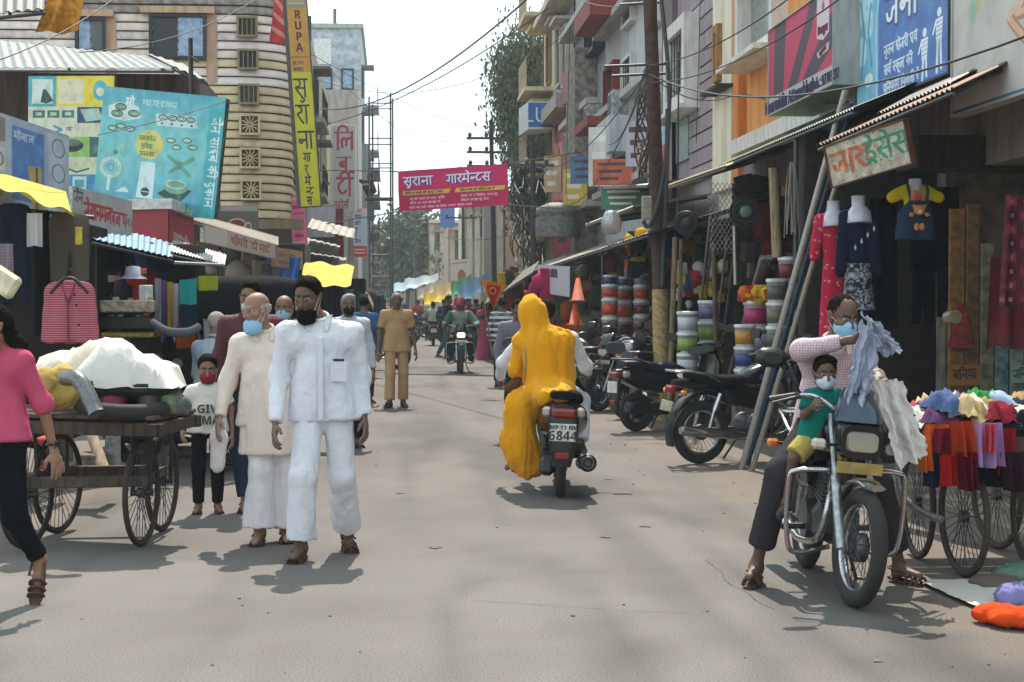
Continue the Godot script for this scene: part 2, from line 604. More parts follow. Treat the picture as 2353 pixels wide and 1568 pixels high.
# ---------- smooth bodies: tapered capsules joined by a smooth minimum, meshed as surface nets ----------
# prim: [0, a, b, ra, rb, colour, squash axis, squash factor] capsule; [1, centre, radii, basis, 0, colour] ellipsoid; 2 = a capsule taken away
func blob(acc: Dictionary,prims: Array,cell: float,k: float,cuts:=[],fold:=0.0,ff:=7.0,fsq:=Vector3(1,0.6,1))->void:
	var lo:=Vector3.ONE*1e6
	var hi:=-lo
	var boxes:=[]
	for p in prims:
		var l: Vector3
		var h: Vector3
		if p[0]==1:
			var m: float=maxf(p[2].x,maxf(p[2].y,p[2].z))
			l=p[1]-Vector3.ONE*m
			h=p[1]+Vector3.ONE*m
		else:
			var m: float=maxf(p[3],p[4])
			l=p[1].min(p[2])-Vector3.ONE*m
			h=p[1].max(p[2])+Vector3.ONE*m
		var pad:=Vector3.ONE*(cell*2.5+k*0.6)
		boxes.append([l-pad,h+pad])
		lo=lo.min(l-pad)
		hi=hi.max(h+pad)
	var nx:=int((hi.x-lo.x)/cell)+3
	var ny:=int((hi.y-lo.y)/cell)+3
	var nz:=int((hi.z-lo.z)/cell)+3
	var N:=nx*ny*nz
	var F:=PackedFloat32Array()
	F.resize(N)
	F.fill(9.0)
	var own:=PackedByteArray()
	own.resize(N)
	var flag:=PackedByteArray()
	flag.resize(N)
	var band:=cell*2.4
	var list:=PackedInt32Array()
	var sx:=nx*ny
	for pi in prims.size():
		var p: Array=prims[pi]
		var b0: Vector3=(boxes[pi][0]-lo)/cell
		var b1: Vector3=(boxes[pi][1]-lo)/cell
		var type: int=p[0]
		var a: Vector3=p[1]
		var b:=Vector3.ZERO
		var ab:=Vector3.ZERO
		var iab:=0.0
		var ra: float=p[3] if type!=1 else 0.0
		var rb: float=p[4]
		var sq:=type!=1 and p.size()>7
		var flat_end:=p.size()>8
		var abn:=Vector3.ZERO
		var sax:=Vector3.ZERO
		var sf:=0.0
		var ir:=Vector3.ONE
		var ir2:=Vector3.ONE
		var binv:=Basis()
		if type==1:
			ir=Vector3.ONE/p[2]
			ir2=ir*ir
			binv=p[3].inverse()
		else:
			b=p[2]
			ab=b-a
			abn=ab.normalized()
			iab=1.0/maxf(ab.length_squared(),1e-9)
			if sq:
				sax=p[6]
				sf=p[7]-1.0
		for z in range(maxi(0,int(b0.z)),mini(nz,int(b1.z)+2)):
			for y in range(maxi(0,int(b0.y)),mini(ny,int(b1.y)+2)):
				var row:=z*sx+y*nx
				for x in range(maxi(0,int(b0.x)),mini(nx,int(b1.x)+2)):
					var q:=lo+Vector3(x,y,z)*cell
					var d: float
					if type==1:
						var e: Vector3=binv*(q-a)
						var k0:=(e*ir).length()
						d=k0*(k0-1.0)/maxf((e*ir2).length(),1e-6)
					else:
						var w:=q-a
						if sq:
							var t0:=clampf(w.dot(ab)*iab,0,1)
							w+=sax*((w-ab*t0).dot(sax)*sf)
						var t:=clampf(w.dot(ab)*iab,0.0,1.0)
						d=(w-ab*t).length()-(ra+(rb-ra)*t)
						if flat_end:
							d=maxf(d,(q-b).dot(abn))
					var i:=row+x
					var f:=F[i]
					if type==2:
						if -d>f:
							F[i]=-d
							f=-d
						else:
							continue
					else:
						for c in cuts:
							d=maxf(d,(q-c[0]).dot(c[1]))
						if d<f:
							own[i]=pi
						var h:=k-absf(f-d)
						f=minf(f,d)
						if h>0:
							f-=h*h/(4.0*k)
						F[i]=f
					if f<band and f>-band and flag[i]==0:
						flag[i]=1
						list.append(i)
	var vid:={}
	var V: PackedVector3Array=acc.v
	var K: PackedColorArray=acc.c
	var I: PackedInt32Array=acc.i
	var off:=[0,1,nx,nx+1,sx,sx+1,sx+nx,sx+nx+1]
	var E:=[[0,1],[2,3],[4,5],[6,7],[0,2],[1,3],[4,6],[5,7],[0,4],[1,5],[2,6],[3,7]]
	var base:=V.size()
	for i in list:
		var x:=i % nx
		var y:=(i/nx) % ny
		var z:=i/sx
		if x>=nx-1 or y>=ny-1 or z>=nz-1:
			continue
		var s0:=F[i]<0
		var same:=true
		for j in range(1,8):
			if (F[i+off[j]]<0)!=s0:
				same=false
				break
		if same:
			continue
		var acc_p:=Vector3.ZERO
		var n:=0
		for e in E:
			var fa:=F[i+off[e[0]]]
			var fb:=F[i+off[e[1]]]
			if (fa<0)!=(fb<0):
				var t:=fa/(fa-fb)
				var pa:=Vector3(e[0] & 1,(e[0]>>1) & 1,e[0]>>2)
				var pb:=Vector3(e[1] & 1,(e[1]>>1) & 1,e[1]>>2)
				acc_p+=pa.lerp(pb,t)
				n+=1
		var pos:=lo+(Vector3(x,y,z)+acc_p/n)*cell
		vid[i]=V.size()
		V.append(pos)
		K.append(prims[own[i]][5])
	for i in vid:
		var f0:=F[i]
		for ax in 3:
			var st: int=[1,nx,sx][ax]
			var u: int=[nx,sx,1][ax]
			var w: int=[sx,1,nx][ax]
			var f1:=F[i+st]
			if (f0<0)==(f1<0):
				continue
			if not (vid.has(i-u) and vid.has(i-w) and vid.has(i-u-w)):
				continue
			var q0: int=vid[i]
			var q1: int=vid[i-u]
			var q2: int=vid[i-u-w]
			var q3: int=vid[i-w]
			if f0<0:
				I.append_array(PackedInt32Array([q0,q2,q1,q0,q3,q2]))
			else:
				I.append_array(PackedInt32Array([q0,q1,q2,q0,q2,q3]))
	if fold>0:
		# cloth folds: creases pushed along the normals
		noise.seed=11
		noise.frequency=1.0
		var facets:=ff<0
		ff=absf(ff)
		if facets:
			noise.noise_type=FastNoiseLite.TYPE_CELLULAR
			noise.cellular_return_type=FastNoiseLite.RETURN_DISTANCE
		var nn:=norms(V,I,base)
		for j in range(base,V.size()):
			var q: Vector3=V[j]*ff*fsq
			if facets:
				V[j]+=nn[j]*(fold*(0.95+noise.get_noise_3d(q.x,q.y,q.z)+0.4*noise.get_noise_3d(q.x*2.1,q.y*2.1,q.z*2.1)))
				continue
			var m:=noise.get_noise_3d(q.x,q.y,q.z)
			var t:=0.6+0.9*m-0.7*absf(m)+0.35*noise.get_noise_3d(q.x*1.7+q.y*2.5,q.y*3.0-q.x,q.z*1.7)
			V[j]+=nn[j]*(fold*maxf(t-0.5,-0.3))
		noise.noise_type=FastNoiseLite.TYPE_SIMPLEX_SMOOTH
	acc.v=V
	acc.c=K
	acc.i=I
func norms(V: PackedVector3Array,I: PackedInt32Array,base:=0)->PackedVector3Array:
	var nn:=PackedVector3Array()
	nn.resize(V.size())
	for t in range(0,I.size(),3):
		var a:=I[t]
		if a<base:
			continue
		var b:=I[t+1]
		var c:=I[t+2]
		var n:=(V[c]-V[a]).cross(V[b]-V[a])
		nn[a]+=n
		nn[b]+=n
		nn[c]+=n
	for j in nn.size():
		nn[j]=nn[j].normalized()
	return nn
func fresh()->Dictionary:
	return {"v": PackedVector3Array(),"c": PackedColorArray(),"i": PackedInt32Array()}
func done(acc: Dictionary)->ArrayMesh:
	var A:=[]
	A.resize(Mesh.ARRAY_MAX)
	A[Mesh.ARRAY_VERTEX]=acc.v
	A[Mesh.ARRAY_COLOR]=acc.c
	A[Mesh.ARRAY_INDEX]=acc.i
	A[Mesh.ARRAY_NORMAL]=norms(acc.v,acc.i)
	var me:=ArrayMesh.new()
	if acc.v.size()>0:
		me.add_surface_from_arrays(Mesh.PRIMITIVE_TRIANGLES,A)
	return me
func lin(hex: String)->Color:
	return Color.html(hex).srgb_to_linear()
# ---------- people ----------
# default joints of a 1.7 m figure that faces +z; its left hand is on +x
const POSE:={
	"pel": Vector3(0,0.95,0),"chest": Vector3(0,1.25,0),"neck": Vector3(0,1.43,-0.01),"head": Vector3(0,1.585,0.02),
	"shL": Vector3(0.185,1.385,-0.005),"elL": Vector3(0.245,1.11,-0.03),"wrL": Vector3(0.255,0.86,0.05),
	"shR": Vector3(-0.185,1.385,-0.005),"elR": Vector3(-0.245,1.11,-0.03),"wrR": Vector3(-0.255,0.86,0.05),
	"hipL": Vector3(0.09,0.92,0),"knL": Vector3(0.1,0.5,0.02),"anL": Vector3(0.1,0.085,-0.03),"toL": Vector3(0.125,0.03,0.13),
	"hipR": Vector3(-0.09,0.92,0),"knR": Vector3(-0.1,0.5,0.02),"anR": Vector3(-0.1,0.085,-0.03),"toR": Vector3(-0.125,0.03,0.13),
}
func hand(acc: Dictionary,w: Vector3,dir: Vector3,palm: Vector3,side: float,curl: float,skin: Color,cell: float)->void:
	# side: +1 when the thumb lies along dir x palm
	dir=dir.normalized()
	palm=(palm-dir*palm.dot(dir)).normalized()
	var across:=dir.cross(palm)*side
	var P:=[]
	P.append([0,w-dir*0.02,w+dir*0.05,0.026,0.03,skin,palm,1.5])
	P.append([0,w+dir*0.05+across*0.018,w+dir*0.088+across*0.022,0.02,0.015,skin,palm,1.4])
	P.append([0,w+dir*0.05-across*0.018,w+dir*0.082-across*0.024,0.02,0.014,skin,palm,1.4])
	var len:=[0.072,0.08,0.074,0.058]
	for f in 4:
		var o:=w+dir*(0.09-0.004*absf(f-1.2))+across*(0.03-0.021*f)
		var spread:=across*(0.10-0.075*f)
		var d1:=(dir+spread).rotated(dir.cross(palm).normalized(),curl*0.55)
		var d2:=d1.rotated(dir.cross(palm).normalized(),curl*0.85)
		var d3:=d2.rotated(dir.cross(palm).normalized(),curl*0.6)
		var a: Vector3=o+d1*(len[f]*0.45)
		var b: Vector3=a+d2*(len[f]*0.32)
		P.append([0,o,a,0.0098,0.009,skin])
		P.append([0,a,b,0.009,0.0082,skin])
		P.append([0,b,b+d3*(len[f]*0.22),0.0082,0.0068,skin])
	var t0:=w+dir*0.028+across*0.026+palm*0.006
	var t1:=t0+(dir*0.6+across*0.75+palm*0.25).normalized()*0.036
	var t2:=t1+(dir*0.85+across*(0.35-0.4*curl)+palm*(0.2+0.4*curl)).normalized()*0.032
	P.append([0,t0,t1,0.015,0.0115,skin])
	P.append([0,t1,t2,0.0115,0.009,skin])
	blob(acc,P,cell,0.007)
func head(acc: Dictionary,H: Transform3D,L: Dictionary,cell: float)->void:
	var skin: Color=L.skin
	var dk:=skin.darkened(0.25)
	var B:=H.basis.orthonormalized()
	var hs:=H.basis.x.length()
	var P:=[]
	var e:=func(c: Vector3,r: Vector3,col: Color): P.append([1,H*c,r*hs,B,0.0,col])
	var cp:=func(a: Vector3,b: Vector3,ra: float,rb: float,col: Color): P.append([0,H*a,H*b,ra*hs,rb*hs,col])
	e.call(Vector3(0,0.032,-0.012),Vector3(0.073,0.083,0.092),skin)
	e.call(Vector3(0,-0.03,0.022),Vector3(0.058,0.075,0.066),skin)
	cp.call(Vector3(-0.03,-0.088,0.04),Vector3(0.03,-0.088,0.04),0.022,0.022,skin)
	cp.call(Vector3(0,-0.095,0.06),Vector3(0,-0.085,0.062),0.018,0.018,L.get("beard",skin))
	cp.call(Vector3(-0.055,-0.06,0.0),Vector3(-0.03,-0.088,0.045),0.02,0.02,skin)
	cp.call(Vector3(0.055,-0.06,0.0),Vector3(0.03,-0.088,0.045),0.02,0.02,skin)
	cp.call(Vector3(-0.036,-0.02,0.062),Vector3(-0.046,-0.024,0.04),0.02,0.022,skin)
	cp.call(Vector3(0.036,-0.02,0.062),Vector3(0.046,-0.024,0.04),0.02,0.022,skin)
	cp.call(Vector3(0,0.012,0.084),Vector3(0,-0.03,0.102),0.009,0.0135,skin)
	cp.call(Vector3(-0.011,-0.036,0.09),Vector3(0.011,-0.036,0.09),0.0095,0.0095,skin)
	cp.call(Vector3(-0.042,0.026,0.07),Vector3(-0.012,0.024,0.084),0.0055,0.0075,L.get("brow",Color(0.01,0.008,0.006)))
	cp.call(Vector3(0.042,0.026,0.07),Vector3(0.012,0.024,0.084),0.0055,0.0075,L.get("brow",Color(0.01,0.008,0.006)))
	cp.call(Vector3(-0.02,-0.06,0.081),Vector3(0.02,-0.06,0.081),0.0065,0.0065,L.get("lip",dk))
	cp.call(Vector3(-0.016,-0.068,0.081),Vector3(0.016,-0.068,0.081),0.0065,0.0065,L.get("lip",dk))
	if L.has("tache"):
		cp.call(Vector3(-0.024,-0.051,0.08),Vector3(0.024,-0.051,0.08),0.008,0.008,L.tache)
	for s in [-1.0,1.0]:
		cp.call(Vector3(s*0.072,0.012,-0.012),Vector3(s*0.07,-0.03,-0.004),0.015,0.011,skin)
		cp.call(Vector3(s*0.08,0.02,-0.02),Vector3(s*0.077,-0.01,-0.016),0.008,0.007,skin)
		cp.call(Vector3(s*0.039,0.004,0.0715),Vector3(s*0.022,0.004,0.0775),0.006,0.0065,Color(0.22,0.17,0.15) if not L.get("shut",false) else dk)
		cp.call(Vector3(s*0.031,0.004,0.081),Vector3(s*0.031,0.0045,0.0815),0.0052,0.0052,Color(0.008,0.006,0.005))
	blob(acc,P,cell,0.012)
func hair(par: Node,H: Transform3D,kind: String,m: Material,cell: float)->void:
	var B:=H.basis.orthonormalized()
	var hs:=H.basis.x.length()
	var acc:=fresh()
	var P:=[]
	var cuts:=[]
	if kind=="bald":
		P.append([1,H*Vector3(0,0.012,-0.018),Vector3(0.0795,0.072,0.096),B,0.0,Color.WHITE])
		cuts=[[H*Vector3(0,0.05,0),B*Vector3(0,1,-0.25).normalized()],[H*Vector3(0,0,0.012),B*Vector3(0,-0.35,1).normalized()],[H*Vector3(0,-0.05,-0.03),B*Vector3(0,-1,0.2).normalized()]]
	elif kind=="thin":
		P.append([1,H*Vector3(0,0.034,-0.018),Vector3(0.0775,0.086,0.094),B,0.0,Color.WHITE])
		cuts=[[H*Vector3(0,0.07,0.035),B*Vector3(0,0.25,1).normalized()],[H*Vector3(0,-0.05,-0.03),B*Vector3(0,-1,0.35).normalized()],[H*Vector3(0,0.02,0.012),B*Vector3(0,-0.75,0.7).normalized()]]
	else:
		P.append([1,H*Vector3(0,0.042,-0.016),Vector3(0.082,0.088,0.099),B,0.0,Color.WHITE])
		P.append([1,H*Vector3(0.02,0.09,0.03),Vector3(0.055,0.035,0.055),B,0.0,Color.WHITE])
		cuts=[[H*Vector3(0,0.062,0.05),B*Vector3(0,-0.45,1).normalized()],[H*Vector3(0,-0.06,-0.03),B*Vector3(0,-1,0.45).normalized()],[H*Vector3(0,0.02,0.025),B*Vector3(0,-0.85,0.55).normalized()]]
		if kind=="long":
			cuts=[cuts[0],[H*Vector3(0,0.0,0.02),B*Vector3(0,-0.5,1).normalized()]]
			P.append([0,H*Vector3(0,0.02,-0.07),H*Vector3(0,-0.06,-0.115),0.06,0.04,Color.WHITE])
	for p in P:
		if p[0]==1:
			p[2]*=hs
	blob(acc,P,cell,0.02,cuts,0.012,70.0,Vector3(1,0.4,1))
	part("hair",done(acc),m,par)
	if kind=="long":
		acc=fresh()
		blob(acc,[[0,H*Vector3(0,0.0,-0.105),H*Vector3(0.03,-0.1,-0.15),0.035,0.045,Color.WHITE],[0,H*Vector3(0.03,-0.1,-0.15),H*Vector3(0.05,-0.25,-0.13),0.045,0.018,Color.WHITE]],cell,0.02,[],0.012,40.0,Vector3(1,0.25,1))
		part("ponytail",done(acc),m,par)
func mask(par: Node,H: Transform3D,col: Material,low: float,cell: float)->void:
	# a face mask; low: how far it has slipped down towards the chin
	var B:=H.basis.orthonormalized()
	var hs:=H.basis.x.length()
	var acc:=fresh()
	var o:=Vector3(0,-low,0)
	blob(acc,[[1,H*(Vector3(0,-0.05,0.035)+o),Vector3(0.066,0.068,0.066)*hs,B,0.0,Color.WHITE],[0,H*(Vector3(0,-0.03,0.09)+o),H*(Vector3(0,-0.07,0.088)+o),0.02,0.022,Color.WHITE]],cell,0.03,
		[[H*(Vector3(0,-0.005,0.07)+o),B*Vector3(0,1,-0.25).normalized()],[H*(Vector3(0,-0.105,0)+o),B*Vector3(0,-1,0)],[H*(Vector3(0,0,0.012)+o),B*Vector3(0,0,-1)]],0.003,30.0,Vector3(0.3,2,0.3))
	var mk:=part("face_mask",done(acc),col,par)
	for s in [-1.0,1.0]:
		var st:=S()
		tube(st,[H*(Vector3(s*0.06,-0.02,0.05)+o),H*Vector3(s*0.078,0.004,0.0),H*Vector3(s*0.083,0.01,-0.03)],0.0014,5)
		tube(st,[H*(Vector3(s*0.06,-0.08,0.045)+o),H*Vector3(s*0.08,-0.03,-0.005),H*Vector3(s*0.083,0.01,-0.03)],0.0014,5)
		part("ear_loop",st,M(C("d8dde0"),0.8),mk)
func person(called: String,label: String,pos: Vector3,yaw: float,h: float,pose: Dictionary,L: Dictionary,group:="")->Node3D:
	var o:=thing(called,label,"person",pos,yaw,group)
	o.scale=Vector3.ONE*(h/1.7)
	var J:=POSE.duplicate()
	for key in pose:
		J[key]=pose[key]
	var q: float=L.get("q",1.0)
	var fat: float=L.get("fat",1.0)
	var skin: Color=L.skin
	var hy: float=L.get("head_yaw",0.0)
	var hp: float=L.get("head_pitch",0.0)
	var H:=Transform3D(Basis(Vector3.UP,hy)*Basis(Vector3.RIGHT,hp)*Basis(Vector3.BACK,L.get("head_roll",0.0))*Basis.from_scale(Vector3.ONE*L.get("hs",1.0)),J.head)
	var fwd:=Vector3(0,0,1)
	if L.has("fwd"):
		fwd=L.fwd
	var acc:=fresh()
	var P:=[
		[0,J.pel,J.chest,0.108*fat,0.115*fat,skin,fwd,1.3],[0,J.shR.lerp(J.chest,0.35),J.shL.lerp(J.chest,0.35),0.085,0.085,skin,fwd,1.1],
		[0,J.neck,H*Vector3(0,-0.05,-0.02),0.052,0.05,skin],[0,J.shR,J.neck,0.05,0.055,skin],[0,J.shL,J.neck,0.05,0.055,skin],
		[0,J.hipR,J.hipL,0.088,0.088,skin,fwd,1.1],
	]
	for s in ["L","R"]:
		var an: Vector3=J["an"+s]
		var to: Vector3=J["to"+s]
		P.append_array([
			[0,J["sh"+s],J["el"+s],0.042,0.034,skin],[0,J["el"+s],J["wr"+s],0.035,0.024,skin],
			[0,J["hip"+s],J["kn"+s],0.072,0.048,skin],[0,J["kn"+s],an,0.048,0.032,skin],
			[0,an+(an-to)*Vector3(0.18,0,0.18)+Vector3(0,-0.045,0),an,0.03,0.036,skin],[0,an+Vector3(0,-0.02,0),to,0.036,0.026,skin,Vector3.UP,1.1]])
	blob(acc,P,0.015*q,0.03)
	head(acc,H,L,0.0046*q)
	for s in ["L","R"]:
		var sd:=1.0 if s=="L" else -1.0
		var dir: Vector3=(J["wr"+s]-J["el"+s]).normalized()
		dir=L.get("dir"+s,dir)
		var palm: Vector3=L.get("palm"+s,Vector3(-sd,0,-0.3))
		var thumb:=signf(dir.cross(palm).dot(L.get("thumb"+s,Vector3(0,0,1))))
		hand(acc,J["wr"+s]+dir*0.02,dir,palm,thumb,L.get("curl"+s,L.get("curl",0.45)),skin.lightened(0.03),0.0052*minf(q,1.7))
	part("body",done(acc),vmat(0.6),o)
	# --- garments
	if L.has("hair"):
		hair(o,H,L.hair,L.hairm,0.007*q)
	if L.has("mask"):
		mask(o,H,L.mask,L.get("mask_low",0.0),0.006*q)
	if L.has("top"):
		var w: float=L.get("loose",1.0)
		var long: bool=L.get("sleeve","long")=="long"
		var hem: Vector3=L.get("hem",J.pel+Vector3(0,-0.07,0))
		var T:=[
			[0,hem+(J.hipL-J.hipR).normalized()*0.085,J.chest.lerp(J.pel,0.35)+(J.shL-J.shR).normalized()*0.03,0.137*w*fat,0.13*w*fat,Color.WHITE,fwd,1.15],
			[0,hem-(J.hipL-J.hipR).normalized()*0.085,J.chest.lerp(J.pel,0.35)-(J.shL-J.shR).normalized()*0.03,0.137*w*fat,0.13*w*fat,Color.WHITE,fwd,1.15],
			[0,J.chest.lerp(J.pel,0.35),J.chest,0.138*w*fat,0.132*w*fat,Color.WHITE,fwd,1.25],
			[0,J.shR.lerp(J.chest,0.4),J.shL.lerp(J.chest,0.4),0.098,0.098,Color.WHITE,fwd,1.05],
			[0,J.shR,J.neck+Vector3(0,-0.02,0),0.052,0.062,Color.WHITE],[0,J.shL,J.neck+Vector3(0,-0.02,0),0.052,0.062,Color.WHITE]]
		for s in ["L","R"]:
			var cuff: Vector3=J["wr"+s] if long else J["sh"+s].lerp(J["el"+s],0.72)
			if long:
				cuff=J["wr"+s].lerp(J["el"+s],L.get("cuff",0.0))
				T.append([0,J["sh"+s],J["el"+s],0.058*w,0.054*w,Color.WHITE])
				T.append([0,J["el"+s],cuff,0.054*w,0.042*w,Color.WHITE,Vector3.ZERO,1.0,true])
			else:
				T.append([0,J["sh"+s],cuff,0.062*w,0.064*w,Color.WHITE,Vector3.ZERO,1.0,true])
		var ca:=fresh()
		var up: Vector3=L.get("hem_n",(hem-J.chest).normalized())
		blob(ca,T,0.0125*q,0.045,[[hem,up]],L.get("fold",0.012),L.get("ff",8.0),Vector3(1,0.35,1))
		var sh:=part(L.get("top_name","shirt"),done(ca),L.top,o)
		if L.has("collar"):
			var st:=S()
			var n: Vector3=J.neck
			var pts:=[]
			for i in 13:
				var a:=TAU*i/12+PI/2
				pts.append(n+Vector3(cos(a)*0.06,0.03-0.026*sin(a),sin(a)*0.06+0.01))
			tube(st,pts,0.013,8)
			for sd in [-1.0,1.0]:
				var q0: Vector3=n+Vector3(sd*0.012,-0.0,0.075)
				loft(st,[ring(q0+Vector3(sd*0.05,0.035,-0.03),Vector3(1,0.3*sd,0).normalized(),Vector3(0,0.2,1).normalized(),0.03,0.006,2,8),ring(q0+Vector3(sd*0.04,-0.055,0.022),Vector3(1,0.3*sd,0).normalized(),Vector3(0,0.2,1).normalized(),0.012,0.004,2,8)])
			part("collar",st,L.top,sh)
	if L.has("skirt"):
		var ca:=fresh()
		blob(ca,L.skirt,0.013*q,0.08,L.get("skirt_cut",[]),L.get("skirt_fold",0.014),9.0,Vector3(1,0.12,1))
		part(L.get("skirt_name","skirt"),done(ca),L.skirtm,o)
	if L.has("legs"):
		var w: float=L.get("leg_w",1.0)
		var hemf: float=L.get("leg_hem",0.06)
		var ln: float=L.get("leg_len",0.93)
		var T:=[[0,J.hipR+Vector3(0,0.03,0),J.hipL+Vector3(0,0.03,0),0.107*fat,0.107*fat,Color.WHITE,fwd,1.05],[0,J.pel,J.pel+(J.chest-J.pel)*0.25,0.127*fat,0.125*fat,Color.WHITE,fwd,1.25]]
		for s in ["L","R"]:
			var kn: Vector3=J["kn"+s]
			var an: Vector3=J["an"+s]
			T.append([0,J["hip"+s],kn,0.088*lerpf(1.0,w,0.4),0.074*w,Color.WHITE])
			if ln>0.5:
				T.append([0,kn,kn.lerp(an,ln),0.074*w,hemf,Color.WHITE,Vector3.ZERO,1.0,true])
			else:
				T[-1]=[0,J["hip"+s],J["hip"+s].lerp(kn,ln*2.0),0.098*w,0.095*w,Color.WHITE,Vector3.ZERO,1.0,true]
		var ca:=fresh()
		blob(ca,T,0.0125*q,0.03,L.get("leg_cuts",[]),L.get("leg_fold",0.012),9.0,Vector3(1,0.16,1))
		part(L.get("legs_name","trousers"),done(ca),L.legs,o)
	if L.has("shoes"):
		for s in ["L","R"]:
			var an: Vector3=J["an"+s]
			var to: Vector3=J["to"+s]
			var f:=(to-an)
			f=(f-Vector3.UP*f.y*0.6).normalized()
			var side:=Vector3.UP.cross(f).normalized()
			var upv:=f.cross(side)
			var st:=S()
			var heel: Vector3=an+Vector3(0,-0.075,0)*1.0-f*0.055
			var rings:=[]
			for e in [[-0.02,0.02],[0.01,0.034],[0.07,0.036],[0.15,0.044],[0.21,0.043],[0.25,0.03],[0.265,0.012]]:
				rings.append(ring(heel+f*e[0],side,upv,e[1],0.011,2.6,12))
			loft(st,rings)
			if L.get("shoe","sandal")=="sandal":
				for z in [0.13,0.17,0.205]:
					var arc:=[]
					for i in 7:
						var a:=PI*i/6
						arc.append(heel+f*z+side*(cos(a)*0.045)+upv*(sin(a)*(0.066-z*0.14+0.012)))
					tube(st,arc,0.009,6)
				var arc2:=[]
				for i in 7:
					var a:=PI*i/6
					arc2.append(heel+f*(0.1-sin(a)*0.135)+side*(cos(a)*0.042)+upv*0.055)
				tube(st,arc2,0.007,6)
			else:
				rings=[]
				for e in [[-0.024,0.025,0.05],[0.02,0.04,0.07],[0.08,0.042,0.075],[0.15,0.047,0.05],[0.22,0.045,0.035],[0.27,0.02,0.02]]:
					rings.append(ring(heel+f*e[0]+upv*(e[2]*0.5),side,upv,e[1],e[2]*0.5+0.012,2.4,12))
				loft(st,rings)
			part(L.get("shoe","sandal"),st,L.shoes,o)
	return o
# ---------- the scene ----------
func _ready():
	rng.seed=20
	# camera
	cam_b=Basis(Vector3.UP,-0.0725)*Basis(Vector3.RIGHT,-0.0239)
	var cam:=Camera3D.new()
	cam.name="camera"
	cam.transform=Transform3D(cam_b,EYE)
	cam.fov=rad_to_deg(2.0*atan(784.0/FOC))
	cam.far=900.0
	cam.near=0.1
	add_child(cam)
	cam.current=true
	# sky, haze, exposure
	var env:=Environment.new()
	env.background_mode=Environment.BG_SKY
	var sky:=Sky.new()
	var sm:=ProceduralSkyMaterial.new()
	sm.sky_top_color=Color(0.80,0.87,0.90)
	sm.sky_horizon_color=Color(0.90,0.96,0.98)
	sm.sky_curve=0.22
	sm.sky_energy_multiplier=1.12
	sm.ground_bottom_color=Color(0.35,0.33,0.3)
	sm.ground_horizon_color=Color(0.7,0.72,0.7)
	var cl:=FastNoiseLite.new()
	cl.seed=5
	cl.frequency=0.006
	cl.fractal_octaves=5
	var ci:=cl.get_seamless_image(1024,512)
	ci.convert(Image.FORMAT_RGBA8)
	for y in 512:
		for x in 1024:
			var t:=smoothstep(0.35,0.75,ci.get_pixel(x,y).r)
			ci.set_pixel(x,y,Color(0.95,0.97,1.0,0.55*t))
	sm.sky_cover=ImageTexture.create_from_image(ci)
	sm.sky_cover_modulate=Color(1,1,1,0.5)
	sky.sky_material=sm
	env.sky=sky
	env.tonemap_mode=Environment.TONE_MAPPER_LINEAR
	env.tonemap_exposure=1.38
	env.sdfgi_enabled=true
	env.ssao_enabled=true
	env.ssil_enabled=true
	env.fog_enabled=true
	env.fog_density=0.0009
	env.fog_light_color=Color(0.86,0.91,0.94)
	var we:=WorldEnvironment.new()
	we.name="world_environment"
	we.environment=env
	add_child(we)
	# the sun: high, ahead of the camera
	var sun:=DirectionalLight3D.new()
	sun.name="sun"
	sun.light_energy=1.6
	sun.light_color=Color(1.0,0.965,0.91)
	sun.light_angular_distance=0.5
	sun.shadow_enabled=true
	var back:=Basis(Vector3.UP,-0.06)*Vector3(0,0,1)
	sun.transform=Transform3D(Basis(),Vector3(0,30,0)).looking_at(Vector3(0,30,0)+Vector3(back.x*0.57,-0.86,back.z*0.57),Vector3.UP)
	add_child(sun)
	prepare()
	setting()
	left_buildings()
	right_buildings()
	far_end()
	left_signs()
	right_signs()
	side_signs()
	left_stalls()
	right_stalls()
	vehicles()
	people()
	wires()
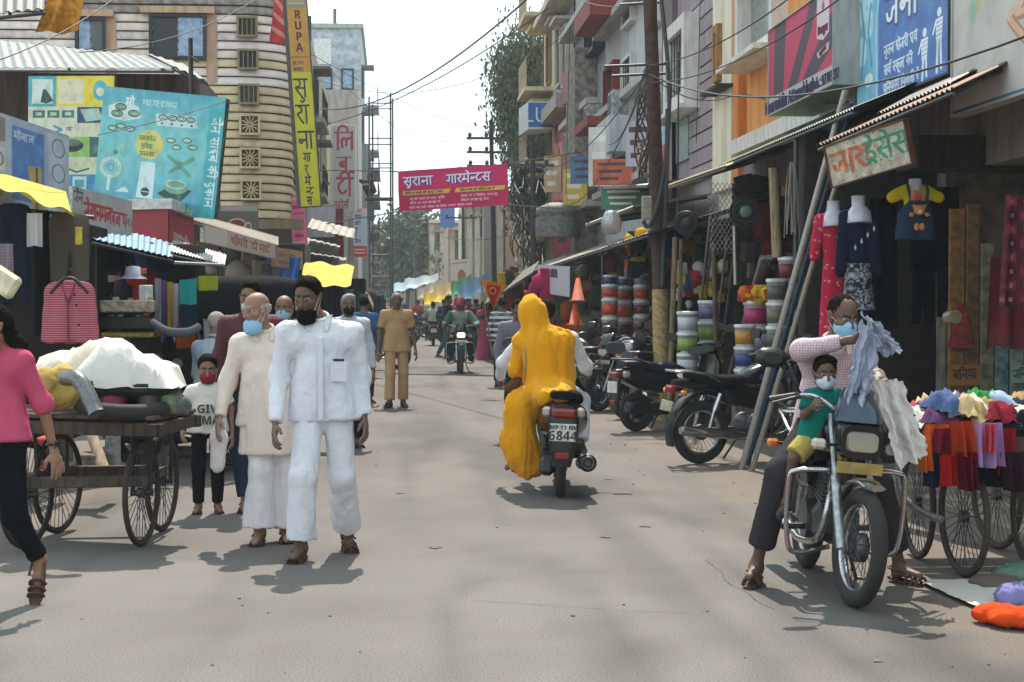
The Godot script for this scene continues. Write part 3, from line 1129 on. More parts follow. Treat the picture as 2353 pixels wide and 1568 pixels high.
func prepare():
	font=SystemFont.new()
	font.font_names=PackedStringArray(["Droid Sans"])
	fontb=SystemFont.new()
	fontb.font_names=PackedStringArray(["Droid Sans"])
	fontb.font_weight=700
	grey_tex("dust",0.02,5,0.72,1.08)
	bump_tex("dust",3.0)
	grey_tex("streak",0.022,5,0.84,1.08,1,4,512)
	bump_tex("streak",2.0)
	grey_tex("cloth",0.25,2,0.82,1.05,1,1,512)
	bump_tex("cloth",2.0)
	grey_tex("crease",0.009,3,0.0,1.0)
	bump_tex("crease",9.0)
	grey_tex("grain",0.03,4,0.55,1.15,1,12,512)
	grey_tex("metal",0.05,5,0.6,1.15)
	grey_tex("rust",0.014,6,0.55,1.2)
	grey_tex("asphalt",0.16,4,0.68,1.16,1,1,1024)
	bump_tex("asphalt",4.0)
	kit()
	# check and stripes of woven cloth
	var im:=pic(128,128,C("e6dcdc"))
	for i in range(0,128,16):
		prect(im,i,0,4,128,C("a898a8"))
		prect(im,0,i,128,4,C("b0a0ae"))
	TX["check"]=ImageTexture.create_from_image(im)
	im=pic(128,128,C("a83f56"))
	for i in range(0,128,16):
		prect(im,0,i,128,6,C("d9b4bd"))
	TX["pinkstripe"]=ImageTexture.create_from_image(im)
	im=pic(128,128,C("20242e"))
	for i in range(0,128,32):
		prect(im,0,i,128,14,C("c9ccd0"))
	TX["bwstripe"]=ImageTexture.create_from_image(im)
	im=pic(128,128,C("b02f36"))
	for i in range(0,128,16):
		prect(im,0,i,128,8,C("1e2030"))
	TX["redstripe"]=ImageTexture.create_from_image(im)
	im=pic(256,256,C("b3123f"))
	for i in 26:
		var p:=Vector2(rf(8,248),rf(8,248))
		for k in 3:
			pdisc(im,p+Vector2(rf(-6,6),rf(-6,6)),3,4,C("d9b27a") if k else C("e8d8d0"))
	TX["reddress"]=ImageTexture.create_from_image(im)
	im=pic(256,256,C("12141e"))
	for i in 130:
		var p:=Vector2(rf(0,256),rf(0,256))
		pell(im,p,rf(4,11),rf(4,11),3,C("b8bcc6"))
	TX["lacy"]=ImageTexture.create_from_image(im)
	im=pic(128,128,C("6a1830"))
	for i in 4:
		for j in 4:
			prect(im,i*32+4,j*32+4,24,22,C("a83a58") if (i+j) % 2 else C("2a1426"))
			prect(im,i*32+11,j*32+10,10,10,C("d8a0a8"))
	TX["patch"]=ImageTexture.create_from_image(im)
func tmat(key: String,scale: float,rough:=0.9,tint:=Color.WHITE)->StandardMaterial3D:
	return M(tint,rough,0.0,key,scale)
func setting():
	# bare earth out to the horizon, as one sheet
	var st:=S()
	noise.seed=3
	noise.frequency=0.35
	face(st,Vector3(-400,-0.03,60),Vector3(400,-0.03,60),Vector3(400,-0.03,-700),Vector3(-400,-0.03,-700),Vector3.UP)
	struct("ground",st,M(C("9c8b78"),0.95,0,"rust",0.22,0))
	# the road with its worn, dusty surface; the edge breaks up into earth
	st=S()
	var cols:=[lin("6b6663"),lin("77726e"),lin("766b61"),lin("565351")]
	var zs:=[]
	var z:=6.0
	while z>-170.0:
		zs.append(z)
		z-=0.22 if z>-16 else (0.5 if z>-40 else 2.0)
	var nx:=64
	var at_:=func(i: int,zz: float)->Vector3:
		var t:=float(i)/nx
		return Vector3(-4.2+8.4*t,0.0,zz)
	var col:=func(p: Vector3)->Color:
		noise.frequency=0.35
		var a:=noise.get_noise_2d(p.x,p.z)
		noise.frequency=1.4
		var b:=noise.get_noise_2d(p.x+50,p.z)
		noise.frequency=0.15
		var pa:=noise.get_noise_2d(p.x*3.0+90,p.z)
		var c: Color=cols[0].lerp(cols[1],clampf(0.5+a*1.1,0,1))
		c=c.lerp(cols[3],clampf(pa*2.4-0.25,0,0.75))
		var e:=smoothstep(2.25,3.0,p.x+b*0.5+a*0.4)
		e=maxf(e,smoothstep(-1.9,-2.7,p.x+b*0.5+0.4*a))
		c=c.lerp(cols[2],e*0.9)
		noise.frequency=0.6
		var tr:=noise.get_noise_2d(p.x*4.0,p.z*0.12)
		c=c*(1.0-0.22*smoothstep(0.15,0.5,tr))
		return c*(0.97+0.12*b)
	for j in zs.size()-1:
		for i in nx:
			var q:=[at_.call(i,zs[j]),at_.call(i,zs[j+1]),at_.call(i+1,zs[j+1]),at_.call(i+1,zs[j])]
			for k in [0,1,2,0,2,3]:
				st.set_color(col.call(q[k]))
				st.add_vertex(q[k])
	var rm:=StandardMaterial3D.new()
	rm.vertex_color_use_as_albedo=true
	rm.albedo_texture=TX["asphalt"]
	rm.uv1_triplanar=true
	rm.uv1_world_triplanar=true
	rm.uv1_scale=Vector3.ONE*0.45
	rm.normal_enabled=true
	rm.normal_texture=TX["asphalt_n"]
	rm.normal_scale=0.35
	rm.roughness=0.88
	rm.metallic_specular=0.35
	struct("road",st,rm)
	# loose grit and small litter on the road
	st=S(false)
	for i in 260:
		var p:=Vector3(rf(-3.6,3.8),0.0,-rf(5.5,26))
		if rng.randf()<0.5:
			p.x=rf(2.0,3.6) if rng.randf()<0.6 else rf(-3.4,-1.9)
		var s:=rf(0.004,0.013)
		box(st,p+Vector3(0,s*0.25,0),Vector3(s*rf(0.7,1.6),s*0.6,s),Basis(Vector3.UP,rf(0,3))*Basis(Vector3.RIGHT,rf(-0.3,0.3)))
	var g:=part("road_grit",st,M(C("6a6056"),0.95))
	g.set_meta("kind","stuff")
	tag(g,"loose grit and small stones scattered over the dusty road","grit")
	crack_lines()
	# the thin dark drain line across the road beyond the walking man
	st=S(false)
	var a:=gnd(948,846)
	var b:=gnd(1140,846)
	face(st,a+Vector3(-0.3,0.004,0.06),b+Vector3(0.1,0.004,0.06),b+Vector3(0.1,0.004,-0.06),a+Vector3(-0.3,0.004,-0.06),Vector3.UP)
	struct("road_drain_line",st,M(C("4a4744"),0.95))
func crack_lines():
	# hairline cracks and dark oil spots in the road surface
	for k in 4:
		var st:=S(false)
		var p:=Vector3(rf(-1.5,2.0),0.004,-rf(6.0,15.0))
		var a:=rf(0,6.28)
		for i in 14:
			a+=rf(-0.28,0.28)
			var q:=p+Vector3(cos(a),0,sin(a))*rf(0.06,0.16)
			var n:=Vector3(-sin(a),0,cos(a))*rf(0.001,0.003)
			face(st,p-n,q-n,q+n,p+n,Vector3.UP)
			p=q
		struct("road_crack",st,M(C("5c5652"),0.95))
	for k in 6:
		var st:=S(false)
		var p:=Vector3(rf(-1.6,2.2),0.0045+0.0002*k,-rf(6.0,22.0))
		var r:=rf(0.015,0.05)
		for i in 12:
			var u:=TAU*i/12
			var v:=TAU*(i+1)/12
			tri3(st,p,p+Vector3(cos(u),0,sin(u))*r*(1.0+0.3*sin(u*3.0+k)),p+Vector3(cos(v),0,sin(v))*r*(1.0+0.3*sin(v*3.0+k)),Vector3.UP)
		struct("road_stain",st,M(C("625c57"),0.9))
# ---------- parts of buildings ----------
# a facade frame: origin at the foot, x along the wall, y up, z outwards
func rfront(X: float)->Transform3D:
	return Transform3D(Basis(Vector3(0,0,1),Vector3.UP,Vector3(-1,0,0)),Vector3(X,0,0))
func lfront(X: float)->Transform3D:
	return Transform3D(Basis(Vector3(0,0,-1),Vector3.UP,Vector3(1,0,0)),Vector3(X,0,0))
func zfront(Z: float)->Transform3D:
	return Transform3D(Basis(),Vector3(0,0,Z))
func slab(st: SurfaceTool,T: Transform3D,x0: float,x1: float,y0: float,y1: float,z0: float,z1: float)->void:
	box(st,T*Vector3((x0+x1)/2,(y0+y1)/2,(z0+z1)/2),Vector3(absf(x1-x0),absf(y1-y0),absf(z1-z0)),T.basis)
func slab_part(called: String,par: Node3D,m: Material,T: Transform3D,x0: float,x1: float,y0: float,y1: float,z0: float,z1: float)->MeshInstance3D:
	var st:=S(false)
	slab(st,T,x0,x1,y0,y1,z0,z1)
	return part(called,st,m,par)
func window(par: Node3D,T: Transform3D,xc: float,yc: float,w: float,h: float,fm: Material,pm: Material,opt:={})->void:
	var fw: float=opt.get("fw",0.07)
	var dep: float=opt.get("dep",0.1)
	var st:=S(false)
	slab(st,T,xc-w/2,xc-w/2+fw,yc-h/2,yc+h/2,-0.02,dep)
	slab(st,T,xc+w/2-fw,xc+w/2,yc-h/2,yc+h/2,-0.02,dep)
	slab(st,T,xc-w/2+fw,xc+w/2-fw,yc+h/2-fw,yc+h/2,-0.02,dep-0.003)
	slab(st,T,xc-w/2+fw,xc+w/2-fw,yc-h/2,yc-h/2+fw,-0.02,dep-0.003)
	var f:=part("window",st,fm,par)
	var n: int=opt.get("n",2)
	for i in n:
		var iw:=(w-2*fw)/n
		var x0:=xc-w/2+fw+i*iw
		st=S(false)
		slab(st,T,x0+0.015,x0+iw-0.015,yc-h/2+fw,yc+h/2-fw,opt.get("pz",0.012)+0.02*(i % 2),opt.get("pz",0.012)+0.01+0.02*(i % 2))
		part("pane",st,opt.pms[i] if opt.has("pms") else pm,f)
	if opt.get("bars",0)>0:
		st=S()
		for i in opt.bars:
			var x: float=xc-w/2+fw+(i+0.5)*(w-2*fw)/opt.bars
			cyl(st,T*Vector3(x,yc-h/2+fw,dep*0.7),T*Vector3(x,yc+h/2-fw,dep*0.7),0.009,-1,6)
		for i in 3:
			var y: float=yc-h/2+h*(i+0.5)/3
			cyl(st,T*Vector3(xc-w/2+fw,y,dep*0.7+0.012),T*Vector3(xc+w/2-fw,y,dep*0.7+0.012),0.008,-1,6)
		part("window_bars",st,M(C("2a2c30"),0.6,0.3,"metal"),f)
	if opt.get("sill",0.0)>0:
		slab_part("sill",f,opt.get("sm",fm),T,xc-w/2-0.08,xc+w/2+0.08,yc-h/2-0.07,yc-h/2-0.001,-0.02,dep+opt.sill)
	if opt.get("shade",0.0)>0:
		slab_part("sunshade",f,opt.get("sm",fm),T,xc-w/2-0.2,xc+w/2+0.2,yc+h/2+0.08,yc+h/2+0.16,-0.02,opt.shade)
func building(label: String,T: Transform3D,x0: float,x1: float,y0: float,y1: float,deep: float,m: Material,cat:="building",group:="")->Node3D:
	var o:=thing("shop_building",label,cat,Vector3.ZERO,0,group)
	slab_part("wall",o,m,T,x0,x1,y0,y1,-deep,0)
	return o
func balcony(o: Node3D,T: Transform3D,x0: float,x1: float,y: float,out: float,m: Material,rail: Material,hgt:=0.9)->void:
	var f:=slab_part("balcony",o,m,T,x0,x1,y-0.12,y,-0.02,out)
	var st:=S()
	var n:=int(absf(x1-x0)/0.16)
	for i in n+1:
		var x:=x0+(x1-x0)*i/n
		cyl(st,T*Vector3(x,y,out-0.05),T*Vector3(x,y+hgt,out-0.05),0.012,-1,5)
	for k in [0.08,hgt*0.55,hgt]:
		cyl(st,T*Vector3(x0,y+k,out-0.05),T*Vector3(x1,y+k,out-0.05),0.02,-1,6)
	part("balcony_railing",st,rail,f)
# a corrugated metal sheet from edge a-b (front) to edge d-c (back)
func corrugated(st: SurfaceTool,a: Vector3,b: Vector3,c: Vector3,d: Vector3,pitch:=0.09,amp:=0.018,sag:=0.0)->void:
	var len:=a.distance_to(b)
	var n:=int(len/pitch*4)
	n=clampi(n,8,240)
	var up:=(b-a).cross(d-a).normalized()
	if up.y<0:
		up=-up
	for k in [1.0,-1.0]:
		sheet(st,n,3,func(u,v):
			var p: Vector3=a.lerp(b,u).lerp(d.lerp(c,u),v)
			return p+up*(amp*sin(u*len/pitch*TAU)+k*0.003-sag*sin(v*PI)))
func left_buildings():
	var frame:=M(C("2b3038"),0.5,0.3,"metal")
	var dark:=M(C("15171a"),0.35,0,"dust")
	var pane:=M(C("8fa6c0"),0.12,0.2,"dust",0.5)
	# --- the corner block clad in boards, its corner rounded
	var Z:=-36.0
	var xl:=onz(-60,693,Z).x
	var xc:=onz(560,693,Z).x
	var R:=0.95
	var o:=thing("boarded_building","corner building clad in horizontal boards, grey above and cream below, with rounded corner","building")
	var path:=[Vector3(xl,0,Z)]
	for i in 9:
		var a:=PI/2*i/8
		path.append(Vector3(xc+sin(a)*R,0,Z-R+cos(a)*R))
	path.append(Vector3(xc+R,0,Z-7.0))
	var st:=S(false)
	box(st,Vector3((xl+xc)/2,5.0,Z-3.6),Vector3(xc-xl,12.4,7.0))
	box(st,Vector3(xc+R/2-0.06,5.0,Z-R-3.0),Vector3(R-0.1,12.4,6.0))
	cyl(st,Vector3(xc,-1.2,Z-R),Vector3(xc,11.2,Z-R),R-0.03,-1,24)
	part("wall",st,MW(C("54463c")),o)
	var bh:=0.19
	var sec:=[Vector2(-0.02,0.012),Vector2(0.045,0.0),Vector2(0.05,0.02),Vector2(0.022,bh-0.022),Vector2(-0.02,bh-0.022)]
	st=S(false)
	var rings:=[]
	for i in path.size():
		var t: Vector3=(path[mini(i+1,path.size()-1)]-path[maxi(i-1,0)]).normalized()
		if i==1:
			t=Vector3.RIGHT
		elif i==path.size()-2:
			t=Vector3(0,0,-1)
		var n:=t.cross(Vector3.UP).normalized()*1.0
		var r:=[]
		for s in sec:
			r.append(path[i]+n*s.x+Vector3(0,s.y,0))
		rings.append(r)
	st.set_smooth_group(-1)
	loft(st,rings)
	st.generate_normals()
	var bm:=st.commit()
	var tops:=[MW(C("e2d6ce"),"streak",0.3),MW(C("d8cbc4"),"dust",0.4),MW(C("dccbbd"),"streak",0.22)]
	var bots:=[MW(C("dcc8a0"),"dust",0.3),MW(C("d2be98"),"streak",0.22)]
	for i in 34:
		var y:=3.35+i*bh
		var low:=y<5.6
		var mid:=y<6.6 and rng.randf()<0.5
		again("board",bm,bots[rng.randi() % 2] if low or mid else (MW(C("948a84"),"rust",0.5) if i>22 and rng.randf()<0.45 else tops[rng.randi() % 3]),o,Transform3D(Basis(),Vector3(0,y,0)))
	st=S(false)
	box(st,Vector3((xl+xc)/2,9.95,Z+0.12),Vector3(xc-xl,0.16,0.3))
	part("cornice",st,MW(C("8a7468"),"rust",0.6),o)
	var T:=zfront(Z)
	var sub:=func(px0: float,px1: float,py0: float,py1: float,pms: Array):
		var a:=onz(px0,py0,Z+0.1)
		var b:=onz(px1,py1,Z+0.1)
		window(o,T,(a.x+b.x)/2,(a.y+b.y)/2,b.x-a.x,a.y-b.y,frame,pane,{"dep": 0.16,"fw": 0.06,"pms": pms,"pz": 0.06})
		var f:=S(false)
		slab(f,T,a.x-0.18,b.x+0.18,a.y+0.02,a.y+0.16,0.0,0.2)
		slab(f,T,b.x,b.x+0.22,b.y-0.5,a.y+0.02,0.0,0.07)
		part("window_surround",f,MW(C("bb9a80"),"streak",0.5),o)
	sub.call(342,474,32,136,[dark,pane])
	sub.call(172,242,40,120,[pane,M(C("4d5a60"),0.2)])
	for e in [[568,62,0],[570,137,0],[572,217,1],[574,287,2],[575,364,2],[577,437,2]]:
		var p:=onz(e[0],e[1],Z+0.07)
		st=S(false)
		box(st,p,Vector3(0.42,0.42,0.1))
		var v:=part("vent",st,M(C("4a4436") if e[2] else C("3a3630"),0.9),o)
		st=S(false)
		for k in 4:
			var sx:=[-1,1,0,0]
			var sy:=[0,0,-1,1]
			box(st,p+Vector3(sx[k]*0.2,sy[k]*0.2,0.07),Vector3(0.045 if sx[k] else 0.45,0.045 if sy[k] else 0.355,0.05))
		if e[2]==2:
			for k in 12:
				var a:=TAU*k/12
				box(st,p+Vector3(cos(a),sin(a),0)*0.115+Vector3(0,0,0.065),Vector3(0.13,0.022,0.03),Basis(Vector3.BACK,a))
			torus(st,p+Vector3(0,0,0.065),Vector3.BACK,0.035,0.014,-1,10,5)
		else:
			for k in 3:
				box(st,p+Vector3(-0.1+0.1*k,0,0.065),Vector3(0.018,0.355,0.02))
		part("vent_grille",st,MW(C("c7b48c")) if e[2]==2 else MW(C("85805f")),v)
	for k in 3:
		window(o,lfront(xc+R),37.9+k*1.25,5.0,0.5,1.6,frame,dark,{"n": 1,"dep": 0.14})
		window(o,lfront(xc+R),37.9+k*1.25,7.6,0.5,1.5,frame,dark,{"n": 1,"dep": 0.14})
	for i in 2:
		var a:=onz(470,520,Z+0.3)
		slab_part("shop_beam",o,MW(C("7a6a52")),T,xl+7,xc+0.2,3.1-i*0.6,3.3-i*0.6,0.1,0.5+i*0.1)
	# --- buildings further along the left side
	var blk:=func(label: String,px0: float,px1: float,top: float,d: float,m: Material,deep:=8.0)->Array:
		var a:=at(px0,top,d)
		var b:=at(px1,top,d)
		var q:=thing("shop_building",label,"building")
		var TT:=zfront(a.z)
		slab_part("wall",q,m,TT,a.x,b.x,-0.02,a.y,-deep,0)
		return [q,TT,a.x,b.x,a.y]
	var B: Array=blk.call("grey balconied building just behind the tall yellow vertical sign",600,714,92,46.0,MW(C("9a958c")),10)
	for k in 3:
		var y: float=B[4]-1.3-k*2.1
		slab_part("ledge",B[0],MW(C("c2bba8")),B[1],B[3]-1.6,B[3]+0.12,y-0.9,y-0.78,-0.02,0.5)
		window(B[0],B[1],B[3]-0.55,y,0.7,1.2,frame,dark,{"shade": 0.4,"sm": MW(C("7a7068")),"bars": 5})
		window(B[0],lfront(B[3]),-(B[1].origin.z)+2.0,y,1.3,1.2,frame,dark,{"shade": 0.5,"sm": MW(C("7a7068"))})
		balcony(B[0],lfront(B[3]),-(B[1].origin.z)+0.4,-(B[1].origin.z)+4.0,y-0.8,0.35,MW(C("a49c90")),frame,0.8)
	slab_part("parapet",B[0],MW(C("4a4a4c")),B[1],B[3]-1.2,B[3],B[4],B[4]+0.7,-0.3,-0.05)
	B=blk.call("cream narrow building with pipes between yellow sign and white tower block",690,750,262,52.0,MW(C("cfc3a2")),10)
	for k in 3:
		var y: float=B[4]-1.2-k*1.9
		window(B[0],B[1],B[3]-0.45,y,0.55,1.1,M(C("5c6a70"),0.5),dark,{"n": 1,"shade": 0.35,"sm": MW(C("a87058"))})
		slab_part("ledge",B[0],MW(C("a87a62")),B[1],B[2],B[3]+0.1,y+0.86,y+0.94,-0.02,0.3)
	B=blk.call("tall pale blue grey tower block with flat roof at left of street",700,829,64,78.0,MW(C("b7c2cc"),"dust",0.2),12)
	slab_part("roof_slab",B[0],MW(C("9fb0a8")),B[1],B[2],B[3]+0.12,B[4],B[4]+0.2,-12,0.15)
	slab_part("roof_post",B[0],M(C("6b7272")),B[1],B[3]-1.32,B[3]-1.17,B[4]+0.2,B[4]+1.0,-0.6,-0.45)
	slab_part("white_panel",B[0],M(C("e6e9ea"),0.7),B[1],B[3]-2.2,B[3]-1.4,B[4]-1.7,B[4]-0.5,0,0.05)
	for k in 5:
		var y: float=B[4]-2.4-k*2.2
		window(B[0],lfront(B[3]),-(B[1].origin.z)+1.6,y,1.2,1.3,frame,dark,{"shade": 0.6,"sm": MW(C("8a9094"))})
		balcony(B[0],lfront(B[3]),-(B[1].origin.z)+3.4,-(B[1].origin.z)+7.0,y-0.8,0.8,MW(C("9aa2a8")),frame)
		for q in 2:
			window(B[0],B[1],B[2]+1.0+q*1.0,y,0.6,1.0,frame,pane,{"n": 1})
	B=blk.call("grey rendered building behind the white sign with red letters",740,822,206,62.0,MW(C("a39d98")),8)
	B=blk.call("dark narrow building beside the scaffolding at end of left row",815,846,330,74.0,MW(C("6d7276")),20)
	for k in 4:
		balcony(B[0],lfront(B[3]),-(B[1].origin.z)+1.0,-(B[1].origin.z)+8.0,3.4+k*1.4,0.5,MW(C("8a8a88")),frame,0.7)
	B=blk.call("low shopfront of pale panels under the yellow vertical sign",590,790,470,41.0,MW(C("8f9698"),"streak",0.4),3)
	for e in [[630,670,462,575,"aeb8bc"],[672,700,470,600,"8ea0a6"],[706,770,476,545,"c2c6cc"],[772,788,480,600,"7d1e22"],[800,812,500,600,"9a9690"],[735,790,560,640,"7a6a5c"]]:
		var a:=at(e[0],e[2],40.8)
		var b:=at(e[1],e[3],40.8)
		slab_part("panel",B[0],M(C(e[4]),0.7,0,"streak",0.5),zfront(a.z),a.x,b.x,b.y,a.y,-0.1,0.03+0.02*(int(e[0]) % 3))
	for e in [[690,775,572,588],[716,812,532,548],[700,790,608,618]]:
		var a:=at(e[0],e[2],39.5)
		var b:=at(e[1],e[3],37.5)
		st=S()
		corrugated(st,Vector3(a.x,a.y,b.z),Vector3(b.x,b.y,b.z),Vector3(b.x,b.y+0.3,a.z),Vector3(a.x,a.y+0.3,a.z),0.16,0.01)
		var aw:=part("tin_awning",st,M(C("8c867a"),0.6,0.2,"metal"))
		tag(aw,["weathered tin awning under the small pink banner on left","short tin awning beneath the white sign with red letters","lowest grey tin awning above the yellow tarpaulin on left"][[690,716,700].find(e[0])],"awning")
	# --- the scaffolding tower
	o=thing("scaffolding","tall steel scaffolding tower standing against the sky at left of street","scaffolding")
	var sm:=M(C("5c5e62"),0.6,0.3,"metal")
	var D:=64.0
	for e in [[848,222,0.0],[856,240,0.9],[897,214,0.0],[902,226,0.9]]:
		var p:=at(e[0],e[1],D+e[2])
		st=S()
		cyl(st,Vector3(p.x,0,p.z),p,0.035,-1,8)
		part("standard",st,sm,o)
	for y in [237,250,318,332,376,386,455,460,525,586,636]:
		for dd in [0.0,0.9]:
			var a:=at(847+dd*8,y,D+dd)
			var b:=at(898+dd*5,y,D+dd)
			st=S()
			cyl(st,a,b,0.025,-1,6)
			part("ledger",st,sm,o)
	var a:=at(838,457,D-0.2)
	var b:=at(902,457,D-0.2)
	st=S(false)
	box(st,(a+b)/2+Vector3(0,0,-0.5),Vector3(a.distance_to(b),0.05,1.0))
	part("platform_plank",st,M(C("54483a"),0.9,0,"grain"),o)
	for e in [[440,480,462,506]]:
		a=at(846,462,D)
		b=at(858,508,D)
		st=S(false)
		box(st,(a+b)/2,Vector3(0.28,0.75,0.3))
		part("hanging_box",st,sm,o)
func left_signs():
	var white:=M(C("c9c9c4"),0.6,0.1,"metal")
	var gm:=M(C("58595a"),0.6,0.4,"metal")
	# tall yellow vertical signboard
	var im:=pic(200,1840,C("c9c11c"))
	prect(im,0,0,200,690,C("c08a38"))
	prect(im,12,8,170,130,C("8a8a70"))
	prect(im,22,20,150,20,C("b8ae88"))
	prect(im,22,56,150,20,C("b8ae88"))
	prect(im,22,92,150,16,C("b8ae88"))
	prect(im,14,556,170,6,C("5a2a28"))
	deva(im,"रूपा. फैशन",Vector2(26,600),24,5,C("3a2a50"))
	deva(im,"बनयान",Vector2(30,650),30,6,C("3a2a50"))
	var nv:=C("23244a")
	for e in [["सु",150,17,750],["रा",150,17,975],["ना",140,17,1200],["गा",66,12,1385],["र",62,10,1490],["मे",66,12,1590],["न्ट",58,11,1682],["स",62,11,1762]]:
		deva(im,e[0],Vector2(100-e[1]*(0.5 if e[1]>100 else 0.52),e[3]),e[1],e[2],nv)
	grime(im,0.25,4)
	var a:=at(671,228,34.0)
	var b:=at(721,228,34.2)
	var T:=span(a,b)
	T.basis=T.basis.rotated(Vector3.BACK,0.018)
	var w:=a.distance_to(b)
	var o:=board("tall_signboard","tall yellow vertical signboard with dark letters, brown at its top","sign",T,w,w*9.5,0.18,im,gm,0.5,0.02)
	for e in ["R","U","P","A"]:
		letters("letter",e,0.17,M(C("4a1626"),0.6,0,""),Transform3D(T.basis,T.basis*Vector3(0,w*(3.7-0.48*["R","U","P","A"].find(e)),0.008)),o)
	# white vertical board with red letters
	im=pic(220,760,C("b9bcc0"))
	prect(im,0,0,220,12,C("dfe2e4"))
	prect(im,0,0,10,760,C("dfe2e4"))
	prect(im,208,0,12,760,C("dfe2e4"))
	var rd:=C("b3323a")
	deva(im,"लि",Vector2(38,70),150,22,rd,0,false)
	pline(im,[Vector2(30,76),Vector2(190,72)],14,rd)
	deva(im,"ब",Vector2(64,290),110,20,rd,0,false,1.1)
	pline(im,[Vector2(50,292),Vector2(170,288)],12,rd)
	deva(im,"र्टी",Vector2(50,470),150,22,rd)
	deva(im,"स्टोर्स",Vector2(22,674),56,10,rd)
	a=at(761,386,56.0)
	b=at(819,386,56.0)
	w=a.distance_to(b)
	board("vertical_signboard","white vertical signboard with large red letters on left side","sign",span(a,b),w,w*3.5,0.2,im,white)
	# small blue and white board with red foot
	im=pic(160,440,C("aebfd6"))
	prect(im,0,0,160,40,C("d9b8c4"))
	deva(im,"गारमेन्ट",Vector2(14,12),26,5,rd)
	prect(im,0,340,160,100,C("b93a40"))
	for i in 5:
		deva(im,["रेडीमेड","साड़ी","सूट","शर्ट","जीन्स"][i],Vector2(24,66+i*54),28,6,C("3f4f86"))
	prect(im,20,370,120,8,C("e8d8d8"))
	prect(im,20,400,120,8,C("e8d8d8"))
	a=at(810,535,60.0)
	b=at(843,535,60.0)
	w=a.distance_to(b)
	board("shop_board","small pale blue shop board with a red foot beside the scaffolding","sign",span(a,b),w,w*3.4,0.08,im,white)
	# pink cloth banner hanging from a wall, and a red one high up
	im=pic(128,380,C("cf6f8e"))
	for i in 7:
		prect(im,14+i % 3*6,20+i*50,92-i % 2*20,10+12*(i % 2),C("b02a58") if i % 3 else C("e0a0b4"))
	var bo:=thing("cloth_banner","narrow pink printed banner hanging below the yellow sign","banner",at(686,512,36.5))
	picface("cloth",im,Transform3D(Basis(Vector3.BACK,0.06),Vector3.ZERO),0.34,1.2,bo,0.8,0.03)
	im=pic(200,300,C("c0392f"))
	for i in 3:
		pline(im,[Vector2(20,60+i*80),Vector2(170,140+i*60)],26,C("dc8a86"))
	bo=thing("cloth_banner","red printed banner tied high between boarded corner and yellow sign","banner",at(648,40,34.6))
	picface("cloth",im,Transform3D(Basis(Vector3.BACK,-0.12)*Basis(Vector3.UP,0.3),Vector3.ZERO),0.42,1.1,bo,0.8,0.03)
	# big blue hoarding
	im=pic(760,760,C("3f9fbe"))
	for y in 760:
		im.fill_rect(Rect2i(0,y,760,1),C("2f86ad").lerp(C("6fc0c6"),0.5+0.5*sin(y/760.0*3.4)))
	for x in 90:
		prect(im,670+x,0,1,760,C("42aab4"))
	var wh:=C("d6e6e8")
	var gr:=C("25463c")
	deva(im,"मो.",Vector2(150,62),46,9,wh)
	deva(im,"98272-23082",Vector2(250,58),34,7,C("a8cfd8"))
	deva(im,"जैन साहब की दुकान",Vector2(738,130),44,8,wh,PI/2,true,1.45)
	ppoly(im,[Vector2(40,120),Vector2(110,90),Vector2(230,110),Vector2(250,180),Vector2(150,210),Vector2(50,190)],C("c4dde0"))
	for p in [Vector2(120,120),Vector2(100,165),Vector2(205,155)]:
		pdisc(im,p,34,20,C("8db8a0"))
		pell(im,p,34,20,7,gr)
		pell(im,p,20,11,4,gr)
	ppoly(im,[Vector2(340,140),Vector2(590,135),Vector2(610,210),Vector2(350,215)],C("b8d8da"))
	for i in 4:
		pell(im,Vector2(388+i*58,160),26,16,6,gr)
		pell(im,Vector2(388+i*58,160),13,8,4,gr)
		pdisc(im,Vector2(384+i*62,198),8,6,gr)
	for p in [Vector2(80,260),Vector2(130,242),Vector2(190,255),Vector2(450,300),Vector2(490,340),Vector2(550,290),Vector2(590,330)]:
		pdisc(im,p,28,15,C("9ec4b4"))
		pell(im,p,28,15,6,gr)
	pdisc(im,Vector2(318,340),88,92,C("c9c66a"))
	deva(im,"एकसचेंज",Vector2(252,290),26,5,C("4a7a50"))
	deva(im,"सुविधा",Vector2(266,340),26,5,C("4a7a50"))
	deva(im,"उपलबध",Vector2(262,388),26,5,C("4a7a50"))
	for r in [64,52]:
		pell(im,Vector2(90,510),r,r,7,C("cfdcc0"))
	pdisc(im,Vector2(90,510),44,44,C("7cc0cc"))
	pell(im,Vector2(90,510),20,20,8,C("4a9cc0"))
	pline(im,[Vector2(86,572),Vector2(84,650)],20,C("c2d8d8"))
	for q in [[40,405,110,412],[110,412,160,350],[112,412,150,440]]:
		pline(im,[Vector2(q[0],q[1]),Vector2(q[2],q[3])],10,C("a8c878"))
	pdisc(im,Vector2(112,410),16,16,C("3a8a86"))
	for q in [[450,400],[600,400],[460,500],[590,510]]:
		pline(im,[Vector2(525,455),Vector2(q[0],q[1])],24,C("5a9a78"))
	pdisc(im,Vector2(525,450),20,26,C("4a8a6c"))
	ppoly(im,[Vector2(278,450),Vector2(370,450),Vector2(374,680),Vector2(266,680)],C("c6dee4"))
	pdisc(im,Vector2(322,640),28,28,gr)
	pline(im,[Vector2(300,640),Vector2(344,640)],5,C("c6dee4"))
	ppoly(im,[Vector2(400,640),Vector2(480,580),Vector2(610,600),Vector2(530,700)],gr)
	pdisc(im,Vector2(510,585),76,46,C("6a9c88"))
	pell(im,Vector2(510,570),60,26,8,C("b0d0c0"))
	ppoly(im,[Vector2(130,660),Vector2(190,620),Vector2(220,655)],C("c8dce0"))
	deva(im,"नयापुरा, जवाहर मार्ग रोड",Vector2(60,706),30,6,C("d0c880"))
	deva(im,"उजजैन",Vector2(540,726),30,6,C("d0c880"))
	grime(im,0.4,41)
